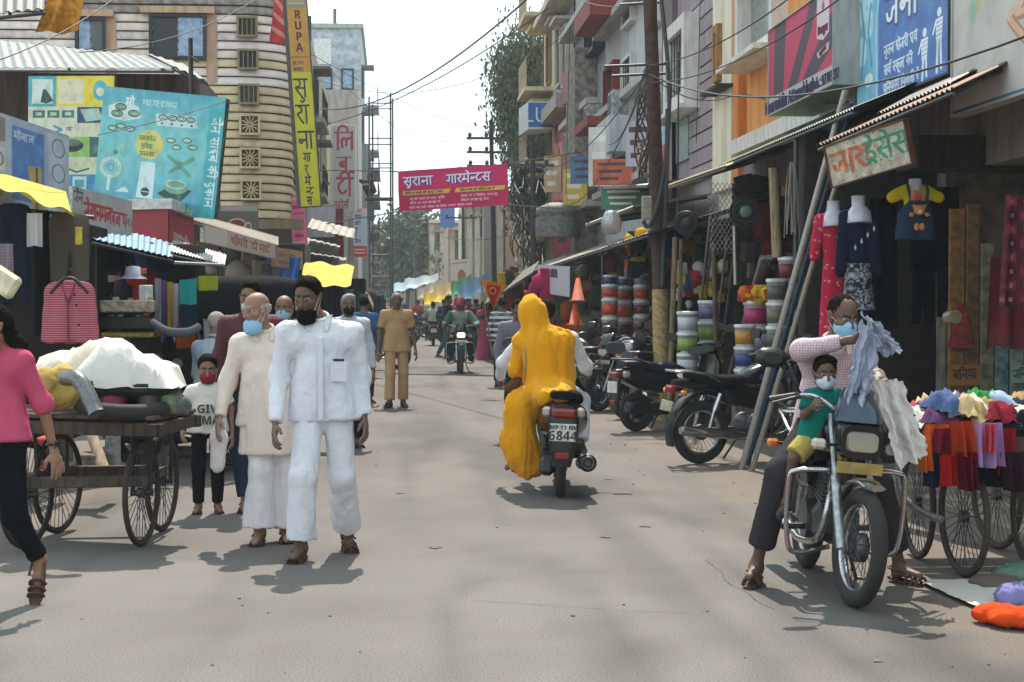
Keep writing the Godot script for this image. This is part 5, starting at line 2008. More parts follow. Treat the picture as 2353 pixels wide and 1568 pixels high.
func far_end():
	# the end of the street: buildings, hazy trees, poles
	var dark:=M(C("2a2c2e"),0.5)
	var mk:=func(label: String,px0: float,px1: float,top: float,d: float,m: Material)->Array:
		var a:=at(px0,top,d)
		var b:=at(px1,top,d)
		var q:=thing("far_building",label,"building")
		slab_part("wall",q,m,zfront(a.z),a.x,b.x,-0.02,a.y,-9,0)
		return [q,zfront(a.z),a.x,b.x,a.y]
	var B: Array
	for e in [["beige far building with terrace at the end of the street",985,1075,505,118.0,"b5a48e"],["brown far building with blue sheet on its roof",1030,1110,520,104.0,"a08e7c"],["pale concrete columned building behind the pink banner",1068,1140,462,92.0,"b9b3a4"],["stained grey building at the start of right row",1136,1216,440,76.0,"8f8578"],["ochre building low behind the tree on the right",1200,1262,430,66.0,"a5835e"],["grey far building half hidden by street trees",930,1000,560,140.0,"a09a92"],["low far building at the very end of the street",845,940,610,165.0,"a8a29a"]]:
		B=mk.call(e[0],e[1],e[2],e[3],e[4],MW(C(e[5]),"streak",0.2))
		var w: float=B[3]-B[2]
		var rows:=int((B[4]-2.6)/2.6)
		for r in rows:
			for k in int(w/1.5):
				window(B[0],B[1],B[2]+0.8+k*1.5,B[4]-1.5-r*2.6,0.7,1.1,MW(C("7a7064")),dark,{"n": 1,"dep": 0.12,"shade": 0.4,"sm": MW(C("9a9080"))})
			slab_part("ledge",B[0],MW(C("c4bca8")),B[1],B[2],B[3],B[4]-0.25-r*2.6,B[4]-0.1-r*2.6,-0.02,0.7)
		for k in 4:
			slab_part("pillar",B[0],MW(C("b0a898")),B[1],B[2]+w*k/4.0+0.1,B[2]+w*k/4.0+0.4,0,B[4],0,0.2)
	var st:=S(false)
	var a:=at(1028,500,103.0)
	box(st,a,Vector3(0.9,1.2,0.6))
	tag(part("water_tank",st,M(C("3a6cae"),0.6)),"blue water tank on the roof of the brown far building","tank")
	# old white poster wall
	var im:=pic(240,320,C("c0b8b2"))
	pdisc(im,Vector2(130,170),50,70,C("9a5a44"))
	pline(im,[Vector2(20,40),Vector2(200,30)],14,C("b08080"))
	a=at(1036,635,66.0)
	var b:=at(1082,632,66.0)
	board("poster_board","white poster with brown figure on a wall far up the right side","sign",span(a,b),a.distance_to(b),1.3,0.1,im,M(C("7a746c")))
	# low tarpaulin roofs along the far road
	var i:=0
	for e in [[905,672,968,658,95.0,"9fb8c4","pale blue tarpaulin roof far down the street on the left"],[930,662,1010,650,88.0,"b9c4c8","whitish tarpaulin roof far down the street"],[960,690,1012,664,80.0,"b9b0a0","grey tarpaulin roof over far stalls"],[1000,690,1052,668,70.0,"b8a26a","tan tarpaulin roof over far stalls on the right"],[1040,680,1090,662,60.0,"4a8a6c","green tarpaulin roof on far right stalls"],[1060,694,1130,660,54.0,"5f7fa0","blue and yellow tarpaulin roof on far right stalls"],[975,702,1024,690,74.0,"d2b03a","yellow cloth roof over a far fruit stall"]]:
		a=at(e[0],e[1],e[4])
		b=at(e[2],e[3],e[4]-4)
		st=S()
		sheet(st,12,6,func(u,v):
			return Vector3(lerpf(a.x,b.x,u),lerpf(a.y,b.y,u)-0.15*sin(v*PI)+v*0.5+0.05*sin(u*14.0),lerpf(a.z,b.z,u)-v*2.2))
		tag(part("tarpaulin",st,M(C(e[5]),0.75,0,"cloth")),e[6],"tarpaulin")
		i+=1
	# far dark stall masses under them
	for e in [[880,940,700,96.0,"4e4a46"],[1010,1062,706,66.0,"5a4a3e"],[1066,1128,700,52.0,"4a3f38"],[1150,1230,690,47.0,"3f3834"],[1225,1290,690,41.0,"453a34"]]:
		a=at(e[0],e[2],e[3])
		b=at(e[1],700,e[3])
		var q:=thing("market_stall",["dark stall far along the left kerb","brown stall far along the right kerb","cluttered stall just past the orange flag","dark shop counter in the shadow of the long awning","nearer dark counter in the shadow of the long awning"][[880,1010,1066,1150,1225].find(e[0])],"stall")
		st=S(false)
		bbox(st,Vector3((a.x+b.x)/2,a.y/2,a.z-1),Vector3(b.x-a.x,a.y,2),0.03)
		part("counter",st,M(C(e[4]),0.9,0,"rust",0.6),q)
		for k in 9:
			st=S()
			var p:=Vector3(rf(a.x,b.x),rf(0.5,a.y*0.95),a.z+0.06)
			bbox(st,p,Vector3(rf(0.15,0.4),rf(0.15,0.4),0.16),0.03)
			part("goods",st,M(C(["a8502c","c0a040","3a5a8a","8a2c34","b8b0a4","4a7a54"][k % 6]),0.8,0,"cloth"),q)
	trees()
func tree(called: String,label: String,base: Vector3,hgt: float,spread: float,n: int,leaf: float,cols: Array,seed: int,sq:=1.0)->void:
	var r:=RandomNumberGenerator.new()
	r.seed=seed
	var o:=thing(called,label,"tree",base)
	o.scale=Vector3(sq,1,sq)
	var st:=S()
	var tips:=[]
	var grow:=func(self_: Callable,p: Vector3,d: Vector3,len: float,rad: float,lev: int):
		var pts:=[p]
		var q:=p
		for i in 3:
			d=(d+Vector3(r.randf_range(-0.2,0.2),r.randf_range(-0.05,0.15),r.randf_range(-0.2,0.2))).normalized()
			q+=d*len/3
			pts.append(q)
		tube(st,pts,[rad,rad*0.88,rad*0.76,rad*0.64],7)
		if lev>0:
			tips.append([q,len])
			tips.append([pts[2],len])
		if lev<3:
			for i in 4 if lev<2 else 3:
				var a:=r.randf()*TAU
				var nd:=(d+Vector3(cos(a),r.randf_range(-0.1,0.5),sin(a))*(0.75+0.1*lev)).normalized()
				self_.call(self_,pts[3 if i<2 else 2],nd,len*r.randf_range(0.6,0.78),rad*0.55,lev+1)
	grow.call(grow,Vector3.ZERO,Vector3.UP,hgt*0.42,hgt*0.024,0)
	part("trunk",st,M(C("5c4a3a"),0.95,0,"grain",1.0),o)
	# crown: leaf-sized faces in clumps round the limb tips
	var V:=PackedVector3Array()
	var K:=PackedColorArray()
	var Nn:=PackedVector3Array()
	for k in n:
		var t: Array=tips[r.randi() % tips.size()]
		var c: Vector3=t[0]
		var s: float=spread*0.16
		var p:=c+Vector3(r.randfn(),r.randfn()*0.7,r.randfn())*s
		var a:=Vector3(r.randfn(),r.randfn(),r.randfn()).normalized()
		var b:=a.cross(Vector3(r.randfn(),r.randfn(),r.randfn())).normalized()
		var L:=leaf*r.randf_range(0.6,1.4)
		var col: Color=cols[r.randi() % cols.size()]
		var u:=a*L
		var v:=b*L*0.5
		for q in [p-u,p+v,p+u,p-u,p+u,p-v]:
			V.append(q)
			K.append(col)
			Nn.append(a.cross(b))
	var A:=[]
	A.resize(Mesh.ARRAY_MAX)
	A[Mesh.ARRAY_VERTEX]=V
	A[Mesh.ARRAY_COLOR]=K
	A[Mesh.ARRAY_NORMAL]=Nn
	var me:=ArrayMesh.new()
	me.add_surface_from_arrays(Mesh.PRIMITIVE_TRIANGLES,A)
	var fm:=vmat(0.7,"",1.0).duplicate()
	fm.backlight_enabled=true
	fm.backlight=Color(0.05,0.07,0.02)
	part("crown",me,fm,o)
func trees():
	var g:=[Color(0.085,0.11,0.05),Color(0.11,0.135,0.065),Color(0.065,0.085,0.04),Color(0.13,0.15,0.085)]
	tree("street_tree","tall leafy tree rising between the right hand buildings and the sky",flat(at(1296,720,58.0)),11.6,5.0,46000,0.13,g,7,0.42)
	tree("street_tree","smaller leafy tree lower under the blue box sign",flat(at(1252,720,54.0)),7.0,3.4,18000,0.12,g,17,0.42)
	var h:=[Color(0.06,0.09,0.035),Color(0.09,0.12,0.05),Color(0.045,0.065,0.03)]
	tree("street_tree","far green tree seen through the scaffolding",flat(at(872,700,135.0)),6.6,4.5,9000,0.22,h,3)
	tree("street_tree","far bright green tree left of the pink banner poles",flat(at(930,700,120.0)),7.4,5.0,10000,0.22,h,4)
	tree("street_tree","far green tree in the middle of the street end",flat(at(965,700,150.0)),6.6,5.0,9000,0.24,h,9)
	tree("street_tree","far low tree behind the last left building",flat(at(905,700,160.0)),6.0,5.0,8000,0.24,h,12)
# ---------- two-wheelers ----------
var tyre_m: Material
var chrome: Material
var black: Material
var steel: Material
func kit()->void:
	tyre_m=M(C("2a2826"),0.85,0,"dust",2.0)
	chrome=M(C("c8c8ca"),0.18,0.95,"metal",3.0)
	black=M(C("141517"),0.35,0.0,"dust",2.0)
	steel=M(C("55575a"),0.45,0.6,"metal",3.0)
func wheel(par: Node3D,called: String,T: Transform3D,R: float,tr: float,rimm: Material,spokes: int,disc:=0.0,tm: Material=null)->MeshInstance3D:
	# T: hub, x = axle
	var st:=S()
	torus(st,T.origin,T.basis.x,R-tr,tr,tr*0.95,40,10)
	var w:=part(called,st,tm if tm else tyre_m,par)
	st=S()
	torus(st,T.origin,T.basis.x,R-tr*2.0,tr*0.32,tr*0.6,40,8)
	part("rim",st,rimm,w)
	st=S()
	cyl(st,T*Vector3(-tr*1.1,0,0),T*Vector3(tr*1.1,0,0),R*0.1,-1,12)
	if disc>0:
		lathe(st,[[0.0,-tr*0.7],[disc,-tr*0.6],[disc,tr*0.6],[0.0,tr*0.7]],T.origin,Basis(T.basis.y,T.basis.x,-T.basis.z),24)
	part("hub",st,steel,w)
	if spokes>0:
		st=S()
		for i in spokes:
			var a:=TAU*i/spokes
			var b:=a+(0.35 if i % 2 else -0.35)
			var s:=tr*(0.8 if i % 4<2 else -0.8)
			cyl(st,T*Vector3(s,cos(b)*R*0.1,sin(b)*R*0.1),T*Vector3(0,cos(a)*(R-2*tr),sin(a)*(R-2*tr)),0.0022 if R<0.32 else 0.0028,-1,4)
		part("spokes",st,steel,w).set_meta("kind","stuff")
	else:
		st=S(false)
		for i in 5:
			var a:=TAU*i/5
			box(st,T*Vector3(0,cos(a)*R*0.38,sin(a)*R*0.38),Vector3(tr*0.7,R*0.6,R*0.12),T.basis*Basis(Vector3.RIGHT,a))
		part("spokes",st,steel,w).set_meta("kind","stuff")
	return w
func shell(st: SurfaceTool,secs: Array,p:=2.6,n:=18)->void:
	# sections along z: [z, y, half width, half height]
	var rings:=[]
	for s in secs:
		rings.append(ring(Vector3(s[4] if s.size()>4 else 0.0,s[1],s[0]),Vector3.RIGHT,Vector3.UP,s[2],s[3],p,n))
	loft(st,rings)
func mirror(par: Node3D,X: Transform3D,s: float)->void:
	var st:=S()
	tube(st,bend([X*Vector3(s*0.24,1.03,0.26),X*Vector3(s*0.32,1.12,0.3),X*Vector3(s*0.4,1.19,0.3)],3),0.007,6)
	var m:=part("mirror",st,black,par)
	st=S()
	loft(st,[ring(X*Vector3(s*0.44,1.215,0.33),X.basis.x,X.basis.y,0.05,0.03,2.6,14),ring(X*Vector3(s*0.44,1.215,0.31),X.basis.x,X.basis.y,0.085,0.052,2.8,14),ring(X*Vector3(s*0.44,1.215,0.285),X.basis.x,X.basis.y,0.083,0.05,2.8,14)])
	part("mirror_head",st,black,m)
func motorcycle(label: String,pos: Vector3,turn: float,o_:={})->Node3D:
	var o:=thing("motorcycle",label,"motorcycle",pos,turn,o_.get("group",""))
	var paint: Material=o_.get("paint",M(C("101216"),0.18,0.1,"dust",2.0))
	var trim: Material=o_.get("trim",M(C("3a4a7a"),0.3,0.1,"dust"))
	var st: SurfaceTool
	# front end turns about the steering head
	var hd:=Vector3(0,0.86,0.36)
	var X:=Transform3D(Basis(),hd)*Transform3D(Basis(Vector3(0,0.9,-0.43).normalized(),o_.get("steer",0.0)),Vector3.ZERO)*Transform3D(Basis(),-hd)
	wheel(o,"front_wheel",Transform3D(X.basis,X*Vector3(0,0.305,0.66)),0.305,0.043,chrome,28,0.075)
	wheel(o,"rear_wheel",Transform3D(Basis(),Vector3(0,0.305,-0.6)),0.305,0.048,chrome,28,0.075)
	for s in [-1.0,1.0]:
		st=S()
		tube(st,[X*Vector3(s*0.095,0.95,0.33),X*Vector3(s*0.095,0.62,0.49)],0.017,10)
		tube(st,[X*Vector3(s*0.095,0.64,0.48),X*Vector3(s*0.095,0.29,0.655)],0.026,10)
		part("fork",st,M(C("a8a9ac"),0.3,0.8,"metal"),o)
	st=S()
	var rings:=[]
	for i in 9:
		var a:=lerpf(-0.95,0.35,i/8.0)
		var d:=X.basis*Vector3(0,cos(a),sin(a))
		rings.append(ring(X*(Vector3(0,0.305,0.66))+d*0.335,X.basis.x,d,0.062,0.018,2.2,10))
	loft(st,rings)
	part("front_fender",st,o_.get("fender",chrome),o)
	st=S()
	tube(st,bend([X*Vector3(-0.36,1.0,0.2),X*Vector3(-0.2,1.04,0.3),X*Vector3(-0.06,0.97,0.36),X*Vector3(0.06,0.97,0.36),X*Vector3(0.2,1.04,0.3),X*Vector3(0.36,1.0,0.2)],4),0.0125,8)
	part("handlebar",st,chrome,o)
	for s in [-1.0,1.0]:
		st=S()
		tube(st,[X*Vector3(s*0.25,1.033,0.268),X*Vector3(s*0.385,0.993,0.185)],0.019,10)
		part("grip",st,black,o)
		st=S()
		tube(st,[X*Vector3(s*0.2,1.02,0.33),X*Vector3(s*0.28,1.03,0.33),X*Vector3(s*0.4,0.98,0.26)],0.006,6)
		part("lever",st,steel,o)
		if s<0 or o_.get("mirrors",true):
			mirror(o,X,s)
		st=S()
		tube(st,[X*Vector3(s*0.1,0.8,0.47),X*Vector3(s*0.17,0.8,0.47)],0.008,6)
		var bl:=part("indicator",st,black,o)
		st=S()
		bbox(st,X*Vector3(s*0.2,0.8,0.475),Vector3(0.075,0.055,0.05),0.018,X.basis)
		part("lens",st,M(C("d9813c") if not o_.get("clear",false) else C("cfc6b8"),0.25),bl)
	# headlamp in its cowl
	st=S()
	loft(st,[ring(X*Vector3(0,0.85,0.4),X.basis.x,X.basis.y,0.095,0.1,3,18),ring(X*Vector3(0,0.85,0.5),X.basis.x,X.basis.y,0.122,0.115,3.4,18),ring(X*Vector3(0,0.83,0.56),X.basis.x,X.basis.y,0.112,0.088,3.4,18)])
	part("headlamp_cowl",st,paint,o)
	st=S()
	loft(st,[ring(X*Vector3(0,0.83,0.555),X.basis.x,X.basis.y,0.088,0.055,4.5,20),ring(X*Vector3(0,0.83,0.58),X.basis.x,X.basis.y,0.08,0.048,4.5,20)])
	var hl:=part("headlamp",st,M(C("b4b6ac"),0.12,0.5,"metal",14.0),o)
	if o_.get("lit",false):
		var lm:=StandardMaterial3D.new()
		lm.albedo_color=C("f2ead0")
		lm.emission_enabled=true
		lm.emission=Color(1,0.93,0.75)
		lm.emission_energy_multiplier=2.5
		hl.mesh.surface_set_material(0,lm)
	if o_.get("screen",true):
		st=S()
		rings=[]
		for e in [[0.93,0.47,0.128,0.1],[1.0,0.45,0.115,0.085],[1.07,0.41,0.085,0.06],[1.1,0.38,0.05,0.03]]:
			rings.append(ring(X*Vector3(0,e[0],e[1]),X.basis.x,X.basis.z,e[2],e[3],2.4,18))
		loft(st,rings)
		part("visor",st,o_.get("visor",paint),o)
	st=S(false)
	bbox(st,X*Vector3(0,0.695,0.56),Vector3(0.25,0.06,0.012),0.004,X.basis)
	part("front_plate",st,M(o_.get("plate",C("a88a4a")),0.6),o)
	# tank, seat, tail
	st=S()
	shell(st,[[0.36,0.85,0.04,0.05],[0.31,0.86,0.1,0.1],[0.18,0.865,0.14,0.115],[0.02,0.85,0.135,0.105],[-0.12,0.82,0.1,0.075],[-0.2,0.8,0.06,0.04]])
	var tk:=part("fuel_tank",st,paint,o)
	for s in [-1.0,1.0]:
		st=S()
		loft(st,[ring(Vector3(s*0.128,0.83,0.28),Vector3(0,0,1),Vector3.UP,0.004,0.03,2,8),ring(Vector3(s*0.142,0.84,0.14),Vector3(s,0,0.1),Vector3.UP,0.006,0.035,2,8),ring(Vector3(s*0.13,0.83,-0.04),Vector3(s,0,-0.1),Vector3.UP,0.006,0.022,2,8)])
		part("tank_stripe",st,trim,tk)
		st=S()
		shell(st,[[0.02,0.63,0.02,0.09,s*0.12],[-0.12,0.63,0.028,0.11,s*0.135],[-0.34,0.66,0.022,0.07,s*0.125],[-0.42,0.69,0.01,0.03,s*0.11]],2.8,12)
		part("side_panel",st,paint,o)
		st=S()
		tube(st,[Vector3(s*0.13,0.68,-0.47),Vector3(s*0.13,0.52,-0.54)],0.03,10)
		tube(st,[Vector3(s*0.13,0.55,-0.53),Vector3(s*0.13,0.31,-0.6)],0.02,10)
		part("shock_absorber",st,chrome,o)
		st=S()
		tube(st,[Vector3(s*0.09,0.32,-0.05),Vector3(s*0.1,0.305,-0.62)],0.02,8)
		part("swing_arm",st,steel,o)
		st=S()
		tube(st,[Vector3(s*0.1,0.32,0.0),Vector3(s*0.27,0.32,0.0)],0.018,8)
		part("footpeg",st,black,o)
	st=S()
	shell(st,[[-0.1,0.8,0.09,0.025],[-0.2,0.805,0.125,0.045],[-0.42,0.8,0.14,0.05],[-0.62,0.835,0.125,0.05],[-0.76,0.85,0.1,0.035]],2.8)
	part("seat",st,M(C("1c1b1d"),0.75,0,"cloth",3.0),o)
	st=S()
	shell(st,[[-0.4,0.7,0.09,0.06],[-0.6,0.745,0.11,0.05],[-0.85,0.78,0.07,0.04],[-0.93,0.79,0.04,0.025]],2.6)
	part("tail_cowl",st,paint,o)
	st=S()
	rings=[]
	for i in 9:
		var a:=lerpf(-1.95,0.75,i/8.0)
		var d:=Vector3(0,cos(a),sin(a))
		rings.append(ring(Vector3(0,0.32,-0.6)+d*0.36,Vector3.RIGHT,d,0.075,0.015,2.2,10))
	loft(st,rings)
	part("rear_fender",st,black,o)
	st=S()
	bbox(st,Vector3(0,0.72,-0.95),Vector3(0.13,0.085,0.06),0.02)
	part("tail_lamp",st,M(C("a0201c"),0.2),o)
	st=S(false)
	bbox(st,Vector3(0,0.57,-0.99),Vector3(0.2,0.1,0.01),0.004,Basis(Vector3.RIGHT,0.25))
	part("number_plate",st,M(C("b8b49c"),0.6),o)
	for s in [-1.0,1.0]:
		st=S()
		tube(st,[Vector3(s*0.07,0.7,-0.9),Vector3(s*0.13,0.7,-0.9)],0.008,6)
		var bl:=part("indicator",st,black,o)
		st=S()
		bbox(st,Vector3(s*0.16,0.7,-0.9),Vector3(0.07,0.05,0.05),0.016)
		part("lens",st,M(C("d9813c"),0.25),bl)
	st=S()
	tube(st,bend([Vector3(-0.14,0.8,-0.5),Vector3(-0.15,0.88,-0.68),Vector3(-0.1,0.9,-0.95),Vector3(0.1,0.9,-0.95),Vector3(0.15,0.88,-0.68),Vector3(0.14,0.8,-0.5)],4),0.011,8)
	for k in 3:
		tube(st,[Vector3(-0.12,0.893,-0.76-k*0.06),Vector3(0.12,0.893,-0.76-k*0.06)],0.007,6)
	part("luggage_rack",st,chrome,o)
	# engine, frame, exhaust
	st=S()
	bbox(st,Vector3(0,0.36,0.02),Vector3(0.25,0.2,0.36),0.05)
	cyl(st,Vector3(-0.14,0.36,-0.04),Vector3(0.14,0.36,-0.04),0.11,-1,20)
	var en:=part("engine",st,M(C("5c5c5e"),0.5,0.5,"metal",3.0),o)
	st=S()
	for k in 7:
		bbox(st,Vector3(0,0.485+k*0.024,0.11+k*0.006),Vector3(0.2-0.004*k,0.012,0.18),0.004,Basis(Vector3.RIGHT,0.22))
	bbox(st,Vector3(0,0.56,0.13),Vector3(0.14,0.18,0.13),0.02,Basis(Vector3.RIGHT,0.22))
	part("cylinder_fins",st,M(C("6c6c6c"),0.5,0.5,"metal",3.0),en)
	st=S()
	tube(st,bend([Vector3(0,0.82,0.34),Vector3(0,0.6,0.36),Vector3(0,0.32,0.27),Vector3(0,0.25,0.0)],4),0.025,8)
	tube(st,[Vector3(0,0.8,0.33),Vector3(0,0.76,-0.1),Vector3(0,0.7,-0.55)],0.025,8)
	part("frame",st,black,o)
	st=S()
	tube(st,bend([Vector3(-0.05,0.6,0.22),Vector3(-0.09,0.5,0.36),Vector3(-0.13,0.3,0.3),Vector3(-0.16,0.25,0.0),Vector3(-0.165,0.27,-0.2)],5),0.02,10)
	tube(st,[Vector3(-0.165,0.27,-0.2),Vector3(-0.17,0.29,-0.32),Vector3(-0.185,0.35,-0.9),Vector3(-0.186,0.352,-0.94)],[0.024,0.046,0.05,0.035],16)
	part("exhaust",st,chrome,o)
	st=S()
	tube(st,[Vector3(0.1,0.27,-0.08),Vector3(0.2,0.01,-0.2)],0.011,6)
	tube(st,[Vector3(0.2,0.012,-0.2),Vector3(0.24,0.012,-0.16)],0.012,6)
	part("side_stand",st,black,o)
	if o_.get("guard",true):
		for s in [-1.0,1.0]:
			st=S()
			tube(st,bend([Vector3(0.0,0.66,0.4),Vector3(s*0.12,0.67,0.41),Vector3(s*0.27,0.66,0.38),Vector3(s*0.305,0.6,0.36),Vector3(s*0.3,0.32,0.32),Vector3(s*0.25,0.22,0.3),Vector3(s*0.06,0.25,0.26)],5),0.0145,8)
			part("crash_guard",st,chrome,o)
	return o
func scooter(label: String,pos: Vector3,turn: float,o_:={})->Node3D:
	var o:=thing("scooter",label,"scooter",pos,turn,o_.get("group",""))
	var paint: Material=o_.get("paint",M(C("0f1115"),0.2,0.1,"dust",2.0))
	var sw: float=o_.get("steer",0.0)
	var hd:=Vector3(0,0.7,0.47)
	var X:=Transform3D(Basis(),hd)*Transform3D(Basis(Vector3(0,0.92,-0.39).normalized(),sw),Vector3.ZERO)*Transform3D(Basis(),-hd)
	wheel(o,"front_wheel",Transform3D(X.basis,X*Vector3(0,0.235,0.66)),0.235,0.047,steel,0,0.06)
	wheel(o,"rear_wheel",Transform3D(Basis(),Vector3(0,0.235,-0.6)),0.235,o_.get("tyre",0.05),steel,0,0.08)
	var st:=S()
	shell(st,[[0.0,0.52,0.14,0.05],[-0.12,0.58,0.185,0.13],[-0.35,0.6,0.205,0.15],[-0.6,0.63,0.195,0.13],[-0.8,0.68,0.14,0.09],[-0.92,0.7,0.08,0.05]],2.7)
	part("rear_body",st,paint,o)
	st=S()
	shell(st,[[0.05,0.74,0.1,0.02],[-0.1,0.765,0.15,0.05],[-0.38,0.77,0.165,0.055],[-0.65,0.81,0.14,0.05],[-0.82,0.82,0.1,0.03]],2.8)
	part("seat",st,o_.get("seat",M(C("15161c"),0.6,0,"cloth",3.0)),o)
	st=S()
	bbox(st,Vector3(0,0.3,0.16),Vector3(0.34,0.07,0.52),0.03)
	part("floorboard",st,paint,o)
	st=S()
	var rings:=[]
	for e in [[0.28,0.36,0.15,0.05],[0.45,0.42,0.2,0.045],[0.62,0.47,0.22,0.05],[0.8,0.5,0.2,0.05],[0.92,0.48,0.12,0.05]]:
		rings.append(ring(Vector3(0,e[0],e[1]),Vector3.RIGHT,Vector3.BACK,e[2],e[3],3.0,18))
	loft(st,rings)
	part("front_apron",st,paint,o)
	st=S()
	rings=[]
	for e in [[0.34,0.96,0.2,0.05],[0.42,0.97,0.2,0.075],[0.5,0.96,0.15,0.08],[0.55,0.95,0.1,0.06]]:
		rings.append(ring(X*Vector3(0,e[1],e[0]),X.basis.x,X.basis.y,e[2],e[3],2.5,18))
	loft(st,rings)
	part("handle_cowl",st,paint,o)
	st=S()
	loft(st,[ring(X*Vector3(0,0.955,0.545),X.basis.x,X.basis.y,0.085,0.05,2.6,16),ring(X*Vector3(0,0.95,0.57),X.basis.x,X.basis.y,0.07,0.04,2.6,16)])
	part("headlamp",st,M(C("b8bab4"),0.12,0.4,"metal"),o)
	for s in [-1.0,1.0]:
		st=S()
		tube(st,[X*Vector3(s*0.17,0.97,0.38),X*Vector3(s*0.34,0.985,0.33)],0.018,10)
		part("grip",st,black,o)
		mirror(o,X*Transform3D(Basis(),Vector3(0,-0.04,0.08)),s)
		st=S()
		bbox(st,X*Vector3(s*0.14,0.8,0.54),Vector3(0.08,0.05,0.03),0.015,X.basis)
		part("indicator",st,M(C("c98a4a"),0.25),o)
		st=S()
		bbox(st,Vector3(s*0.13,0.69,-0.83),Vector3(0.07,0.08,0.09),0.02)
		part("rear_indicator",st,M(C("b8a8a0"),0.25),o)
	st=S()
	rings=[]
	for i in 9:
		var a:=lerpf(-1.0,1.15,i/8.0)
		var d:=X.basis*Vector3(0,cos(a),sin(a))
		rings.append(ring(X*Vector3(0,0.235,0.66)+d*0.27,X.basis.x,d,0.075,0.02,2.4,10))
	loft(st,rings)
	part("front_fender",st,paint,o)
	st=S()
	bbox(st,Vector3(0,0.685,-0.91),Vector3(0.19,0.075,0.07),0.02)
	part("tail_lamp",st,M(C("8f1c1e"),0.2),o)
	st=S()
	rings=[]
	for e in [[0.66,-0.9,0.12],[0.5,-0.91,0.115],[0.36,-0.92,0.09],[0.27,-0.91,0.07]]:
		rings.append(ring(Vector3(0,e[0],e[1]),Vector3.RIGHT,Vector3.BACK,e[2],0.02,3.0,14))
	loft(st,rings)
	part("rear_mudguard",st,black,o)
	st=S(false)
	bbox(st,Vector3(0,0.54,-0.945),Vector3(0.205,0.135,0.008),0.004,Basis(Vector3.RIGHT,0.06))
	var pl:=part("number_plate",st,M(C("d6d4cc"),0.5),o)
	if o_.has("digits"):
		var Tp:=Transform3D(Basis(Vector3.UP,PI)*Basis(Vector3.RIGHT,-0.06),Vector3(0,0.515,-0.951))
		letters("digits",o_.digits,0.072,M(C("20242a"),0.6,0,""),Tp,pl)
		letters("digits","MP 11 NV",0.034,M(C("20242a"),0.6,0,""),Transform3D(Tp.basis,Tp.origin+Vector3(0,0.065,0)),pl)
	st=S()
	bbox(st,Vector3(0,0.36,-0.945),Vector3(0.1,0.045,0.015),0.008)
	part("reflector",st,M(C("a02026"),0.25),o)
	st=S()
	bbox(st,Vector3(0.11,0.25,-0.42),Vector3(0.13,0.16,0.5),0.05)
	part("engine_case",st,steel,o)
	st=S()
	tube(st,[Vector3(-0.15,0.24,-0.1),Vector3(-0.17,0.25,-0.3),Vector3(-0.2,0.3,-0.76),Vector3(-0.203,0.305,-0.86),Vector3(-0.203,0.305,-0.87)],[0.02,0.05,0.066,0.07,0.05],18)
	var ex:=part("exhaust",st,M(C("2c2c2e"),0.4,0.5,"metal",3.0),o)
	st=S()
	torus(st,Vector3(-0.203,0.305,-0.872),Vector3(0,0,1),0.045,0.012,-1,20,6)
	cyl(st,Vector3(-0.203,0.305,-0.85),Vector3(-0.203,0.305,-0.885),0.022,-1,12)
	part("exhaust_tip",st,steel,ex)
	st=S()
	tube(st,bend([Vector3(-0.15,0.8,-0.5),Vector3(-0.17,0.86,-0.7),Vector3(-0.09,0.87,-0.9),Vector3(0.09,0.87,-0.9),Vector3(0.17,0.86,-0.7),Vector3(0.15,0.8,-0.5)],4),0.013,8)
	if not o_.has("digits"):
		part("grab_rail",st,o_.get("rail",steel),o)
	if o_.get("stand",true):
		st=S()
		tube(st,[Vector3(0.1,0.22,-0.2),Vector3(0.16,0.01,-0.28)],0.012,6)
		part("stand",st,black,o)
	return o
